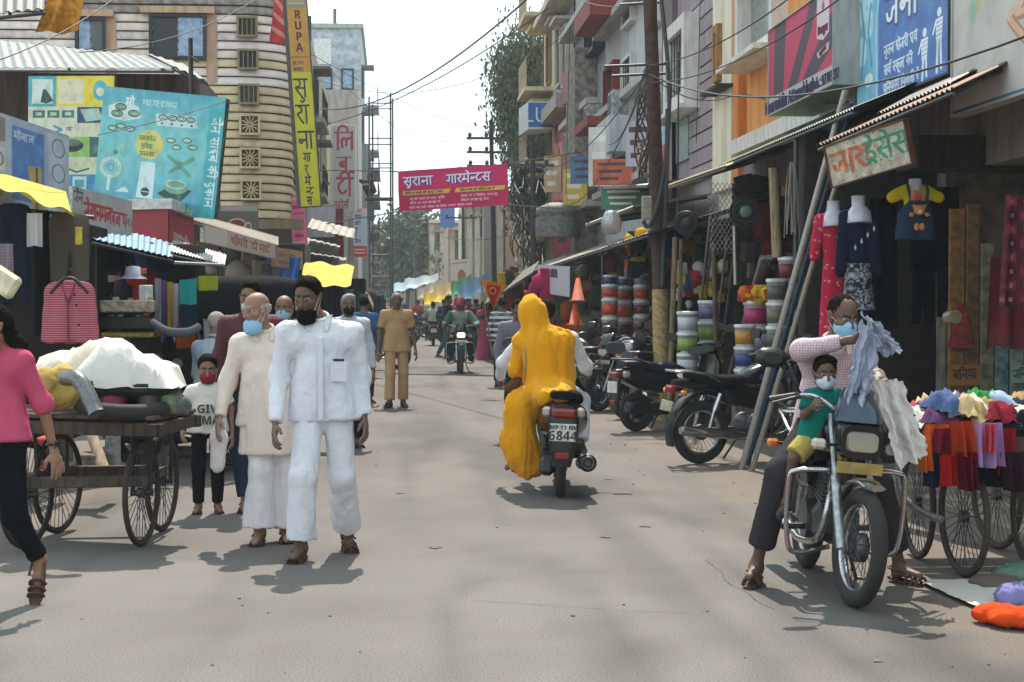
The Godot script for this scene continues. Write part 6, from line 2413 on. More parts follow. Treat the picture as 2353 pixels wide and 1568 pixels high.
func vehicles():
	# --- the motorcycle facing us with the man and child
	var f:=gnd(1962,1392)
	var r:=gnd(1856,1308)
	var dir:=(f-r).normalized()
	var m:=motorcycle("black motorcycle facing the camera with silver forks, ridden by a man and child",(f+r)/2-dir*0.03,atan2(dir.x,dir.z),{"steer": 0.16,"mirrors": false,"visor": M(C("3c4a5a"),0.2,0.3,"dust"),"clear": true,"trim": M(C("8a2a30"),0.3,0.1,"dust")})
	m.rotation.z=-0.03
	# --- parked row on the right
	var p:=gnd(1608,1066)
	var fw:=Vector3(0.93,0,-0.37)
	m=motorcycle("parked black motorcycle with long chrome exhaust seen from its right rear",p+fw*0.6,atan2(fw.x,fw.z),{"guard": false,"screen": true,"fender": black,"trim": M(C("2f4a8a"),0.3,0.1,"dust")})
	m.rotation.z=0.05
	p=gnd(1462,992)
	fw=Vector3(0.9,0,-0.44)
	scooter("parked black scooter with blue seat beside the chrome exhaust motorcycle",p+fw*0.6,atan2(fw.x,fw.z),{"seat": M(C("1a2142"),0.5,0,"cloth",3.0),"steer": 0.35})
	p=gnd(1372,950)
	fw=Vector3(0.55,0,0.83)
	motorcycle("black motorcycle parked behind the scooter with its front wheel towards the road",gnd(1382,946)-Vector3(-0.75,0,0.65)*0.6,atan2(-0.75,0.65),{"guard": false,"plate": C("a8a494")})
	var g:="motorcycles parked in the row by the paint shop"
	motorcycle("grey motorcycle parked at back of the row before the paint buckets",gnd(1436,938),2.4,{"guard": false,"paint": M(C("4a4c50"),0.3,0.2,"dust")})
	scooter("dark scooter parked behind the motorcycles next to the rusty pole",gnd(1492,956),-0.7,{"paint": M(C("202a3a"),0.25,0.1,"dust")})
	motorcycle("dark motorcycle standing just right of the yellow sari",gnd(1342,912),-2.6,{"guard": false})
	motorcycle("black motorcycle squeezed between the scooter and the chrome exhaust motorcycle",gnd(1560,960),2.3,{"guard": false})
	scooter("wine red scooter deep in the parked row behind the yellow sari",gnd(1310,884),0.5,{"paint": M(C("4a1c22"),0.25,0.1,"dust")})
	motorcycle("dark blue motorcycle parked under the long awning",gnd(1278,866),-2.2,{"guard": false,"paint": M(C("1a2440"),0.2,0.1,"dust")})
	scooter("grey scooter parked in front of the leftmost bucket stack",gnd(1405,925),2.6,{"paint": M(C("5a5c60"),0.25,0.1,"dust")})
	# --- the scooter going away
	p=gnd(1296,1143)
	m=scooter("black scooter with number plate driven away from the camera",p+Vector3(0.02,0,-0.6),PI-0.09,{"digits": "6844","stand": false,"tyre": 0.044})
	m.rotation.z=0.04
	# --- on-coming and far traffic
	motorcycle("oncoming motorcycle with lit headlamp and red helmeted rider",gnd(1060,860)+Vector3(0,0,-0.66),0.0,{"lit": true,"guard": true,"plate": C("d8d4c8")})
	var sc:=scooter("far scooter ridden away down the middle of the street",gnd(995,794),PI,{"stand": false,"paint": M(C("3a3036"),0.3)})
	# parked on the left
	scooter("silver white scooter parked behind the boy in white shirt",gnd(425,1075)+Vector3(0.1,0,-0.4),1.9,{"paint": M(C("a8a8a6"),0.25,0.1,"dust"),"steer": 0.3})
	motorcycle("dark motorcycle parked at left behind the walking men",gnd(856,850),2.0,{"guard": false})
	var k:=0
	for e in [[868,822,1.2],[884,806,1.5],[897,796,1.4],[908,788,1.7],[955,782,1.6],[968,778,1.3],[940,776,1.8],[1088,812,-1.2]]:
		var lab: String=["maroon tinted motorcycle parked along the left kerb beyond the white shirted man","dark motorcycle next along the left kerb","third motorcycle parked along the left kerb","fourth motorcycle small and far along the left kerb","far motorcycle parked near the lamp posts","farther motorcycle parked by yellow stall","tiny motorcycle at the end of the left row","motorcycle standing beside the pink sari on the right"][k]
		dup(m if k % 3==1 else get_node("motorcycle_001"),gnd(e[0],e[1]),e[2],lab)
		k+=1
	handcart()
	rickshaw()
func handcart():
	# the four-wheeled barrow on the left, loaded with sacks
	var wood:=M(C("4a3c30"),0.9,0,"grain",1.2)
	var wood2:=M(C("5e5044"),0.9,0,"grain",1.0)
	var iron:=M(C("3a3230"),0.7,0.3,"rust",2.0)
	var tm:=M(C("3a3029"),0.9,0,"dust",2.0)
	var o:=thing("handcart","old wooden handcart with four bicycle wheels loaded with scrap and white sacks","handcart")
	var W:=[gnd(326,1256),gnd(373,1222),gnd(62,1262),gnd(134,1226)]
	for i in 4:
		var ax:=Vector3(0.985,0,0.17) if i<2 else Vector3(0.96,0,0.28)
		var R:=0.34
		var w:=wheel(o,"wheel",Transform3D(Basis(ax,Vector3.UP,ax.cross(Vector3.UP)),W[i]+Vector3(0,R,0)),R,0.019,iron,32,0,tm)
	var ty:=0.83
	var c:=[at(355,962,10.1),at(440,935,10.9),at(60,945,11.3),at(-20,962,10.4)]
	for v in c:
		v.y=ty
	var fl:=Vector3(c[3].x,ty,c[3].z)
	var fr:=Vector3(c[0].x,ty,c[0].z)
	var br:=Vector3(c[1].x,ty,c[1].z)
	var bl:=Vector3(c[2].x,ty,c[2].z)
	var n:=9
	for i in n:
		var t:=(i+0.5)/n
		var a:=fl.lerp(bl,t)
		var b:=fr.lerp(br,t)
		var d:=(b-a)
		var st:=S(false)
		bbox(st,(a+b)/2+Vector3(0,rf(-0.004,0.006),0),Vector3(d.length()+rf(0.0,0.08),0.028,fl.distance_to(bl)/n*0.93),0.005,look_basis(d.cross(Vector3.UP)))
		part("plank",st,wood if i % 2 else wood2,o)
	for e in [[fl,fr],[bl,br],[fl,bl],[fr,br],[fl.lerp(fr,0.2),bl.lerp(br,0.2)],[fl.lerp(fr,0.86),bl.lerp(br,0.86)]]:
		var d: Vector3=e[1]-e[0]
		var st:=S(false)
		bbox(st,(e[0]+e[1])/2+Vector3(0,-0.065,0),Vector3(d.length()+0.12,0.08,0.06),0.006,look_basis(d.cross(Vector3.UP)))
		part("rail",st,wood,o)
	for e in [[W[0],W[1]],[W[2],W[3]],[W[0],W[2]],[W[1],W[3]]]:
		var a: Vector3=e[0]+Vector3(0,0.345,0)
		var b: Vector3=e[1]+Vector3(0,0.345,0)
		var d: Vector3=b-a
		var st:=S(false)
		bbox(st,(a+b)/2+Vector3(0,0.07,0),Vector3(d.length()*1.1,0.07,0.06),0.006,look_basis(d.cross(Vector3.UP)))
		part("under_beam",st,wood2,o)
	for i in 4:
		var st:=S()
		var a: Vector3=W[i]+Vector3(0,0.34,0)
		cyl(st,a-Vector3(0.07,0,0),a+Vector3(0.07,0,0),0.02,-1,8)
		for s in [-1.0,1.0]:
			tube(st,[a+Vector3(s*0.055,0,0),a+Vector3(s*0.06,0.22,0),a+Vector3(s*0.05,0.42,0)],0.013,6)
		part("wheel_fork",st,iron,o)
	for k in 2:
		var st:=S()
		var a: Vector3=W[k*2].lerp(W[k*2+1],0.5)+Vector3(0,0.42,0)
		for q in 4:
			tube(st,bend([a+Vector3(-0.0,0.03+q*0.012,-0.3+q*0.05),a+Vector3(0,-0.02+q*0.012,0),a+Vector3(0,0.03+q*0.012,0.3-q*0.05)],4),0.007,5)
		part("leaf_spring",st,iron,o)
	# the load
	var white:=M(C("d2cec6"),0.38,0,"cloth",1.8)
	var top:=ty+0.02
	var sack:=func(label: String,px0: float,px1: float,py0: float,py1: float,d: float,m: Material,seed: int):
		var a:=at(px0,(py0+py1)/2,d)
		var b:=at(px1,(py0+py1)/2,d)
		var hh:=(py1-py0)*d/FOC/2
		var q:=thing("sack",label,"sack",(a+b)/2)
		var acc:=fresh()
		var L:=(b-a)/2
		var P:=[]
		var rr:=RandomNumberGenerator.new()
		rr.seed=seed
		for i in 5:
			var t:=-0.85+1.7*i/4.0
			P.append([1,L*t+Vector3(0,rr.randf_range(-0.12,0.2)*hh,rr.randf_range(-0.1,0.1)),Vector3(L.length()*0.36,hh*rr.randf_range(0.35,0.62),minf(0.24,L.length()*0.7)),Basis(Vector3.UP,rr.randf_range(-0.5,0.5)),0.0,Color.WHITE])
		P.append([0,L*0.9,L*1.12+Vector3(0,hh*0.3,0),0.07,0.03,Color.WHITE])
		blob(acc,P,0.015,0.09,[],0.1,-5.5,Vector3(1,1,1))
		part("sack_cloth",done(acc),m,q)
	var crumple:=func(label: String,px0: float,px1: float,py0: float,py1: float,d: float,dz: float,m: Material,seed: int):
		# a plastic sack: crisp flat facets over a bulging load
		var a:=at(px0,py1,d)
		var b:=at(px1,py1,d)
		var hh:=(py1-py0)*d/FOC
		var q:=thing("sack",label,"sack",(a+b)/2)
		var rr:=RandomNumberGenerator.new()
		rr.seed=seed
		var L:=(b-a)/2
		var P:=[]
		for j in 9:
			var row:=[]
			for i in 14:
				var u:=i/13.0
				var v:=j/8.0
				var e:=pow(maxf(sin(PI*u),0.0),0.55)*pow(maxf(sin(PI*v),0.0),0.5)
				var k:=1.0 if e>0.02 else 0.4
				row.append(L*(2.0*u-1.0)+Vector3(rr.randf_range(-0.02,0.02),hh*e*(0.86+0.2*sin(u*8.0+seed))+k*hh*rr.randf_range(-0.09,0.08),dz*(1.0-2.0*v)+rr.randf_range(-0.03,0.03)))
			P.append(row)
		var st:=S()
		for j in 8:
			for i in 13:
				var g: Array=[P[j][i],P[j][i+1],P[j+1][i+1],P[j+1][i]]
				if (i+j) % 2:
					g=[g[1],g[2],g[3],g[0]]
				var up:=Vector3(0,1,0.5 if j<4 else -0.5)
				tri3(st,g[0],g[1],g[2],up)
				tri3(st,g[0],g[2],g[3],up)
		part("sack_cloth",st,m,q)
	crumple.call("bulging white plastic sack lying on top right of the handcart load",162,424,776,888,10.45,0.22,white,5)
	crumple.call("cream white sack lying behind on the left of the handcart load",78,310,766,880,10.85,0.24,M(C("d2c6b4"),0.45,0,"cloth",1.5),8)
	sack.call("yellow brown bundle tied on the front left of the handcart",84,155,840,955,10.3,M(C("b59a58"),0.75,0,"cloth",1.5),14)
	var st:=S()
	tube(st,bend([at(150,868,10.1),at(178,872,10.0),at(200,905,9.95),at(222,952,9.9)],5),[0.052,0.052,0.052,0.052,0.052,0.05,0.05,0.05,0.05,0.05,0.05,0.05,0.05,0.05,0.048,0.055],14)
	tag(part("metal_pipe",st,M(C("77797a"),0.35,0.7,"metal",2.0)),"bent grey metal pipe hanging over the front of the handcart","pipe")
	st=S()
	var tc:=at(290,938,10.35)
	torus(st,Vector3(tc.x,top+0.05,tc.z),Vector3(0.05,1,0.1).normalized(),0.26,0.05,-1,30,8)
	tag(part("old_tyre",st,tyre_m),"old black tyre lying flat on the handcart","tyre")
	st=S()
	bbox(st,Vector3(tc.x,top+0.16,tc.z-0.05),Vector3(0.6,0.1,0.3),0.04)
	tag(part("scrap_heap",st,M(C("2c2826"),0.9,0,"rust",3.0)),"dark heap of scrap between the sacks and the tyre","scrap")
	var i:=0
	for e in [[248,900,"9a3048",0.16,"maroon tin with a white lid in the handcart scrap"],[395,905,"6c7a5c",0.14,"greenish plastic bundle at right end of the handcart load"],[418,920,"5a5c5e",0.12,"grey helmet shaped scrap at right end of the handcart"],[195,925,"3c2a2c",0.14,"dark box of scrap under the bent pipe"],[345,930,"4c4038",0.14,"brown wooden lump on the handcart's right edge"]]:
		var a:=at(e[0],e[1],10.35)
		var q:=thing("scrap_piece",e[4],"scrap",Vector3(a.x,top,a.z))
		st=S()
		lathe(st,[[e[3]*0.5,0],[e[3]*0.62,0.03],[e[3]*0.55,e[3]*0.8],[e[3]*0.2,e[3]],[0.0,e[3]]],Vector3.ZERO,Basis(Vector3.BACK,0.3*(i % 3-1)),14)
		part("body",st,M(C(e[2]),0.6,0.1,"rust",2.0),q)
		if i==0:
			st=S()
			cyl(st,Vector3(0,e[3],0),Vector3(0,e[3]+0.012,0.004),0.06,-1,18)
			part("lid",st,M(C("c4c4c4"),0.4),q)
		i+=1
func rickshaw():
	var o:=thing("auto_rickshaw","black hooded auto rickshaw parked behind the walking men on the left","auto rickshaw",flat(at(560,700,16.0)),0.3)
	var hood:=M(C("1a1b1c"),0.62,0,"cloth",1.0)
	var st:=S()
	# rounded hood, open below
	var rings:=[]
	for e in [[0.55,1.45,0.60,0.12],[0.50,1.52,0.66,0.22],[0.1,1.56,0.69,0.24],[-0.6,1.55,0.69,0.24],[-1.1,1.45,0.66,0.28],[-1.25,1.3,0.6,0.3]]:
		rings.append(ring(Vector3(0,e[1],e[0]),Vector3.RIGHT,Vector3.UP,e[2],e[3],3.2,24))
	loft(st,rings)
	part("hood",st,hood,o)
	st=S(false)
	for s in [-1.0,1.0]:
		box(st,Vector3(s*0.66,0.95,-0.95),Vector3(0.04,0.9,0.6))
	box(st,Vector3(0,0.85,-1.22),Vector3(1.3,1.0,0.04))
	part("rear_curtain",st,hood,o)
	st=S()
	bbox(st,Vector3(0,0.5,-0.6),Vector3(1.34,0.45,1.3),0.06)
	part("body",st,M(C("2a2c2e"),0.4,0.1,"dust"),o)
	st=S()
	rings=[]
	for e in [[0.3,0.75,0.5,0.16],[0.6,0.8,0.48,0.16],[0.95,0.82,0.36,0.13]]:
		rings.append(ring(Vector3(0,e[0],e[1]),Vector3.RIGHT,Vector3.BACK,e[2],e[3],2.6,18))
	loft(st,rings)
	part("front_panel",st,M(C("2e3032"),0.35,0.1,"dust"),o)
	for s in [-1.0,1.0]:
		st=S()
		tube(st,[Vector3(s*0.5,0.9,0.72),Vector3(s*0.58,1.4,0.56)],0.022,8)
		part("windscreen_post",st,black,o)
	st=S(false)
	box(st,Vector3(0,1.17,0.62),Vector3(1.0,0.46,0.008),Basis(Vector3.RIGHT,-0.32))
	part("windscreen",st,glass(Color(0.4,0.45,0.45),0.2),o)
	st=S()
	bbox(st,Vector3(0,0.68,-0.55),Vector3(1.1,0.14,0.5),0.05)
	bbox(st,Vector3(0,0.98,-0.85),Vector3(1.1,0.5,0.1),0.05)
	part("seat",st,M(C("4a3a30"),0.7),o)
	wheel(o,"front_wheel",Transform3D(Basis(),Vector3(0,0.21,0.8)),0.21,0.05,steel,0)
	for s in [-1.0,1.0]:
		wheel(o,"rear_wheel",Transform3D(Basis(),Vector3(s*0.58,0.21,-0.75)),0.21,0.05,steel,0)
	st=S()
	tube(st,bend([Vector3(-0.72,0.98,0.45),Vector3(-0.74,0.86,0.1),Vector3(-0.74,0.9,-0.35),Vector3(-0.7,1.0,-0.6)],5),0.05,8)
	part("side_rail",st,M(C("5c646e"),0.6),o)
func people():
	var skin:=Color(0.19,0.095,0.055)
	var skin_d:=Color(0.11,0.055,0.033)
	var blackh:=M(C("17130f"),0.7,0,"cloth",3.0)
	var greyh:=M(C("a39d96"),0.8,0,"cloth",3.0)
	var sandal:=M(C("4a2a1c"),0.6,0,"dust",3.0)
	var shoe:=M(C("17151a"),0.5,0,"dust",3.0)
	var bluemask:=M(C("8fc0dc"),0.8,0,"cloth",4.0)
	var V:=func(px: float,py: float,o: Vector2,s: float,z: float)->Vector3:
		return Vector3((px-o.x)/s,(o.y-py)/s,z)
	# 1. the man in white, walking towards us
	var o:=Vector2(738,1280)
	var s:=378.0*1.0
	var sh:=M(C("dddee6"),0.75,0,"cloth",1.2,0.3)
	var st: SurfaceTool
	var man:=person("person","man in white shirt and trousers with black mask under his chin, walking towards us",gnd(738,1280),0.0,1.7,{
		"head": Vector3(-0.075,1.575,0.065),"neck": Vector3(-0.015,1.43,0.0),"chest": Vector3(0.0,1.24,0.0),"pel": Vector3(0.02,0.92,0),
		"shL": Vector3(0.2,1.36,0),"shR": Vector3(-0.21,1.37,0.02),"elL": Vector3(0.24,1.1,-0.06),"wrL": Vector3(0.262,0.86,0.0),
		"elR": Vector3(-0.255,1.09,0.0),"wrR": Vector3(-0.262,0.83,0.16),
		"hipL": Vector3(0.1,0.88,0),"hipR": Vector3(-0.07,0.88,0),"knL": Vector3(0.125,0.49,0.0),"anL": Vector3(0.15,0.11,-0.26),"toL": Vector3(0.175,0.03,-0.13),
		"knR": Vector3(-0.1,0.5,0.15),"anR": Vector3(-0.115,0.085,0.13),"toR": Vector3(-0.15,0.04,0.28)},
		{"skin": skin_d,"hair": "short","hairm": blackh,"tache": Color(0.01,0.01,0.01),"mask": M(C("121214"),0.8,0,"cloth",4.0),"mask_low": 0.05,"head_yaw": -0.38,"head_pitch": 0.22,
		"top": sh,"hem": Vector3(0.015,0.83,0),"collar": true,"loose": 1.03,"legs": M(C("dcdce2"),0.75,0,"cloth",1.2,0.3),"leg_w": 1.12,"leg_hem": 0.088,"leg_len": 0.9,"shoes": sandal,"curl": 0.5,"fold": 0.016,"leg_fold": 0.018})
	st=S(false)
	bbox(st,Vector3(0.112,1.2,0.133),Vector3(0.066,0.016,0.012),0.004)
	part("pocket_pen",st,shoe,man)
	st=S(false)
	for q in [[0.112,1.13,0.1,0.12]]:
		bbox(st,Vector3(q[0],q[1],0.13),Vector3(q[2],q[3],0.006),0.003,Basis(Vector3.RIGHT,0.05))
	part("shirt_pocket",st,sh,man)
	st=S(false)
	bbox(st,Vector3(0.005,1.09,0.139),Vector3(0.032,0.5,0.012),0.004,Basis(Vector3.RIGHT,0.03))
	part("placket",st,sh,man)
	# 2. the old man in a long kurta
	var kurta:=M(C("e0d2c6"),0.8,0,"cloth",1.2,0.3)
	person("person","old balding man in long cream kurta and white pyjamas, blue mask under chin, looking left",gnd(622,1246),0.05,1.62,{
		"head": Vector3(-0.09,1.57,0.08),"neck": Vector3(-0.04,1.42,0.01),"chest": Vector3(-0.02,1.24,0.0),"pel": Vector3(0,0.93,0),
		"shL": Vector3(0.16,1.36,0),"shR": Vector3(-0.21,1.35,0.0),"elR": Vector3(-0.29,1.08,-0.03),"wrR": Vector3(-0.33,0.86,0.08),"elL": Vector3(0.22,1.08,-0.05),"wrL": Vector3(0.22,0.84,0.02),
		"anR": Vector3(-0.07,0.085,0.08),"toR": Vector3(-0.1,0.03,0.23),"knR": Vector3(-0.06,0.5,0.08),"anL": Vector3(0.1,0.085,-0.02),"toL": Vector3(0.11,0.03,0.14)},
		{"skin": Color(0.24,0.13,0.085),"hair": "bald","hairm": greyh,"brow": Color(0.2,0.18,0.16),"mask": bluemask,"mask_low": 0.055,"head_yaw": -0.85,"head_pitch": 0.12,
		"top": kurta,"top_name": "kurta","hem": Vector3(0.0,0.8,0),"fat": 1.1,"collar": true,"legs": M(C("dcd9dc"),0.8,0,"cloth",1.2),"leg_w": 1.15,"leg_hem": 0.12,"leg_len": 0.93,"shoes": sandal,"fold": 0.016,"leg_fold": 0.02,
		"skirt": [[0,Vector3(0,1.0,0),Vector3(0,0.55,0.01),0.19,0.225,Color.WHITE,Vector3(0,0,1),1.25]],"skirt_cut": [[Vector3(0,0.6,0),Vector3(0,-1,0)]],"skirtm": kurta,"skirt_name": "kurta_skirt","skirt_fold": 0.022})
	var bag:=thing("carry_bag","limp white cloth bag hanging from the old man's hand","bag",gnd(622,1246)+Vector3(-0.32,0.78,0.1))
	var acc:=fresh()
	blob(acc,[[0,Vector3(0.01,0.0,0),Vector3(0.0,-0.1,0),0.025,0.05,Color.WHITE,Vector3(0,0,1),1.5],[0,Vector3(0,-0.1,0),Vector3(-0.01,-0.27,0),0.055,0.05,Color.WHITE,Vector3(0,0,1),1.5]],0.01,0.04,[],0.012,12.0,Vector3(1,0.3,1))
	part("bag_cloth",done(acc),M(C("d4d0cc"),0.8,0,"cloth",2.0),bag)
	# 3-4. behind them
	person("person","young man in maroon shirt and jeans half hidden behind the old man",gnd(578,1172),0.0,1.7,{"anR": Vector3(-0.03,0.085,0.1),"toR": Vector3(-0.04,0.03,0.25)},
		{"skin": skin,"hair": "short","hairm": blackh,"mask": M(C("c4c0b0"),0.8,0,"cloth"),"mask_low": 0.02,"head_yaw": -0.2,"head_pitch": 0.2,"top": M(C("5c222c"),0.8,0,"check",4.0),"collar": true,"legs": M(C("2c3446"),0.85,0,"cloth",2.0),"shoes": sandal,"q": 1.3})
	person("person","bald man in pale shirt with blue mask, mostly hidden behind the man in white",flat(at(652,700,14.0)),0.1,1.6,{},{"skin": skin,"hair": "bald","hairm": blackh,"mask": bluemask,"head_yaw": -0.3,"head_pitch": 0.1,"top": M(C("a8404c"),0.8,0,"cloth"),"legs": M(C("3a3a42"),0.85,0,"cloth"),"shoes": sandal,"q": 1.5})
	person("person","man in pale grey shirt and black trousers just behind the man in white",flat(at(800,720,17.5)),0.15,1.62,{"wrL": Vector3(0.27,0.88,0.02)},{"skin": skin,"hair": "short","hairm": greyh,"mask": M(C("2a2a2c"),0.8,0,"cloth"),"mask_low": 0.0,"top": M(C("c8ccd6"),0.8,0,"cloth"),"collar": true,"legs": M(C("1e2026"),0.85,0,"cloth"),"shoes": shoe,"q": 1.5})
	person("person","man in blue seen from behind beyond the man in white",flat(at(836,720,25.0)),2.9,1.62,{},{"skin": skin_d,"hair": "short","hairm": blackh,"top": M(C("2f5f8c"),0.8,0,"cloth"),"sleeve": "short","legs": M(C("23252c"),0.85,0,"cloth"),"shoes": shoe,"q": 1.8})
	# 5. the boy
	var kid:=person("person","small child in white printed T shirt and black trousers on the left",gnd(478,1180),0.1,1.17,{
		"head": Vector3(0.0,1.53,0.03),"neck": Vector3(0,1.36,0),"shL": Vector3(0.165,1.3,0),"shR": Vector3(-0.165,1.3,0),"wrR": Vector3(-0.27,0.92,0.1),"elR": Vector3(-0.29,1.12,0)},
		{"skin": skin,"hs": 1.3,"hair": "short","hairm": blackh,"mask": M(C("8a2c34"),0.8,0,"cloth"),"head_pitch": 0.15,"top": M(C("d8d4cc"),0.8,0,"cloth",1.5),"hem": Vector3(0,0.86,0),"sleeve": "short","legs": M(C("16171b"),0.85,0,"cloth"),"leg_hem": 0.06,"shoes": sandal,"q": 1.3,"loose": 1.05})
	letters("shirt_print","GIVE",0.09,M(C("2c2a34"),0.8,0,""),Transform3D(Basis(),Vector3(0.03,1.12,0.152)),kid)
	letters("shirt_print","MA",0.09,M(C("2c2a34"),0.8,0,""),Transform3D(Basis(),Vector3(0.03,1.0,0.158)),kid)
	# 6. the grey-haired man sitting on a scooter
	person("person","grey haired man in pale blue shirt sitting with his back turned behind the child",flat(at(484,720,14.6))+Vector3(0,0,0),2.6,1.62,{
		"pel": Vector3(0,0.78,0),"chest": Vector3(0,1.08,0.03),"neck": Vector3(0,1.26,0.06),"head": Vector3(0,1.41,0.1),"shL": Vector3(0.18,1.2,0.05),"shR": Vector3(-0.18,1.2,0.05),
		"elL": Vector3(0.23,0.95,0.1),"elR": Vector3(-0.23,0.95,0.1),"wrL": Vector3(0.2,0.86,0.3),"wrR": Vector3(-0.2,0.86,0.3),"hipL": Vector3(0.09,0.76,0),"hipR": Vector3(-0.09,0.76,0),"knL": Vector3(0.15,0.6,0.4),"knR": Vector3(-0.15,0.6,0.4),
		"anL": Vector3(0.17,0.15,0.38),"anR": Vector3(-0.17,0.15,0.38),"toL": Vector3(0.18,0.1,0.52),"toR": Vector3(-0.18,0.1,0.52)},
		{"skin": skin,"hair": "thin","hairm": greyh,"head_pitch": 0.2,"top": M(C("a9b6c8"),0.8,0,"cloth"),"collar": true,"legs": M(C("2c2e36"),0.85,0,"cloth"),"shoes": shoe,"q": 1.4})
	# 7. the girl in pink at the left edge
	var pink:=M(C("c25270"),0.7,0,"cloth",1.4,0.3)
	var girl:=person("person","girl in pink shirt and dark trousers walking out at the left edge",gnd(-4,1392),-0.5,1.56,{
		"head": Vector3(0.05,1.55,0.1),"neck": Vector3(0.01,1.42,0.02),"elL": Vector3(0.235,1.12,-0.1),"wrL": Vector3(0.27,0.88,-0.14),"shL": Vector3(0.17,1.36,-0.01),"shR": Vector3(-0.17,1.36,0.0),"wrR": Vector3(-0.25,0.95,0.22),
		"knR": Vector3(-0.09,0.52,0.18),"anR": Vector3(-0.09,0.09,0.14),"toR": Vector3(-0.1,0.03,0.29),"knL": Vector3(0.1,0.5,-0.02),"anL": Vector3(0.12,0.24,-0.2),"toL": Vector3(0.14,0.08,-0.16)},
		{"skin": Color(0.25,0.12,0.07),"hair": "long","hairm": M(C("1c120e"),0.6,0,"cloth",3.0),"head_yaw": -0.35,"top": pink,"hem": Vector3(0,0.92,0),"collar": true,"cuff": 0.82,"legs": M(C("14161c"),0.85,0,"cloth",2.0),"leg_hem": 0.055,"leg_w": 0.92,"shoes": sandal,"curl": 0.35,"loose": 0.98,"fold": 0.01})
	st=S()
	torus(st,Vector3(0.268,0.9,-0.138),Vector3(0.12,-1,-0.15).normalized(),0.031,0.006,-1,20,6)
	bbox(st,Vector3(0.3,0.9,-0.138),Vector3(0.012,0.03,0.03),0.004)
	part("wrist_watch",st,M(C("1e1c1c"),0.3,0.3,"metal"),girl)
	st=S()
	tube(st,[Vector3(0.07,1.13,0.136),Vector3(0.072,1.19,0.134)],0.005,5)
	tube(st,[Vector3(0.071,1.165,0.135),Vector3(0.045,1.2,0.134)],0.004,5)
	tube(st,[Vector3(0.071,1.165,0.135),Vector3(0.1,1.19,0.13)],0.004,5)
	part("shirt_emblem",st,M(C("3c3a5c"),0.8,0,""),girl)
	for q in [[0.042,1.21,"9aa4c0"],[0.105,1.198,"c9a04a"],[0.072,1.215,"b8c0cc"]]:
		st=S()
		lathe(st,[[0.0,0.0],[0.014,0.003],[0.0,0.007]],Vector3(q[0],q[1],0.13),Basis(Vector3.RIGHT,PI/2),12)
		part("shirt_emblem",st,M(C(q[2]),0.8,0,""),girl)
	# 8. the man in the tan suit
	var tan_:=M(C("b08f68"),0.8,0,"cloth",1.2)
	person("person","grey haired man in a tan suit walking alone in the middle of the street",gnd(911,936),0.07,1.68,{
		"anR": Vector3(-0.11,0.085,0.12),"toR": Vector3(-0.17,0.08,0.26),"knR": Vector3(-0.1,0.5,0.1),"wrL": Vector3(0.28,0.86,0.03),"wrR": Vector3(-0.28,0.84,0.06),"head": Vector3(0.0,1.58,0.04)},
		{"skin": skin_d,"hair": "thin","hairm": greyh,"tache": Color(0.1,0.09,0.08),"head_pitch": 0.12,"top": tan_,"collar": true,"sleeve": "short","hem": Vector3(0,0.82,0),"legs": tan_,"leg_hem": 0.08,"shoes": shoe,"shoe": "shoe","q": 1.5,"fold": 0.008})
	# 9. riders and passers-by beyond him
	var ride:={"pel": Vector3(0,0.86,-0.2),"chest": Vector3(0,1.15,-0.14),"neck": Vector3(0,1.33,-0.08),"head": Vector3(0,1.48,-0.03),"shL": Vector3(0.19,1.28,-0.08),"shR": Vector3(-0.19,1.28,-0.08),
		"elL": Vector3(0.33,1.08,0.1),"elR": Vector3(-0.33,1.08,0.1),"wrL": Vector3(0.36,1.04,0.3),"wrR": Vector3(-0.36,1.04,0.3),"hipL": Vector3(0.1,0.84,-0.2),"hipR": Vector3(-0.1,0.84,-0.2),
		"knL": Vector3(0.22,0.68,0.2),"knR": Vector3(-0.22,0.68,0.2),"anL": Vector3(0.22,0.36,0.0),"anR": Vector3(-0.22,0.36,0.0),"toL": Vector3(0.24,0.3,0.14),"toR": Vector3(-0.24,0.3,0.14)}
	var mb:=gnd(1060,860)+Vector3(0,0,-0.72)
	var rd:=person("person","rider in red helmet and green sleeved shirt on the oncoming motorcycle",mb,0.0,1.7,ride,{"skin": skin_d,"top": M(C("9aa29a"),0.8,0,"cloth"),"legs": M(C("24252b"),0.85,0,"cloth"),"shoes": shoe,"q": 2.0})
	st=S()
	lathe(st,[[0.125,-0.02],[0.135,0.04],[0.125,0.1],[0.09,0.15],[0.03,0.17],[0.0,0.172]],ride.head,Basis(),20)
	bbox(st,ride.head+Vector3(0,0.0,0.14),Vector3(0.2,0.02,0.1),0.008)
	part("helmet",st,M(C("a82a2c"),0.25),rd)
	for sd in [-1.0,1.0]:
		st=S()
		tube(st,[Vector3(sd*0.19,1.29,-0.08),Vector3(sd*0.32,1.1,0.09)],0.073,10)
		part("green_sleeve",st,M(C("4c6a48"),0.8,0,"cloth"),rd)
	var back:=person("person","passenger in bright blue shirt seated behind the red helmeted rider",mb+Vector3(0.06,0.02,-0.42),0.0,1.68,ride,{"skin": skin_d,"hair": "short","hairm": blackh,"top": M(C("3f93b8"),0.8,0,"cloth"),"legs": M(C("24252b"),0.85,0,"cloth"),"shoes": shoe,"q": 2.2})
	var ride2:=ride.duplicate()
	person("person","far rider in white and green seen from behind on a scooter",gnd(995,794)+Vector3(0,-0.06,0.1),PI,1.7,ride2,{"skin": skin_d,"hair": "short","hairm": blackh,"top": M(C("b8beb0"),0.8,0,"cloth"),"legs": M(C("3a3c40"),0.85,0,"cloth"),"shoes": shoe,"q": 2.4})
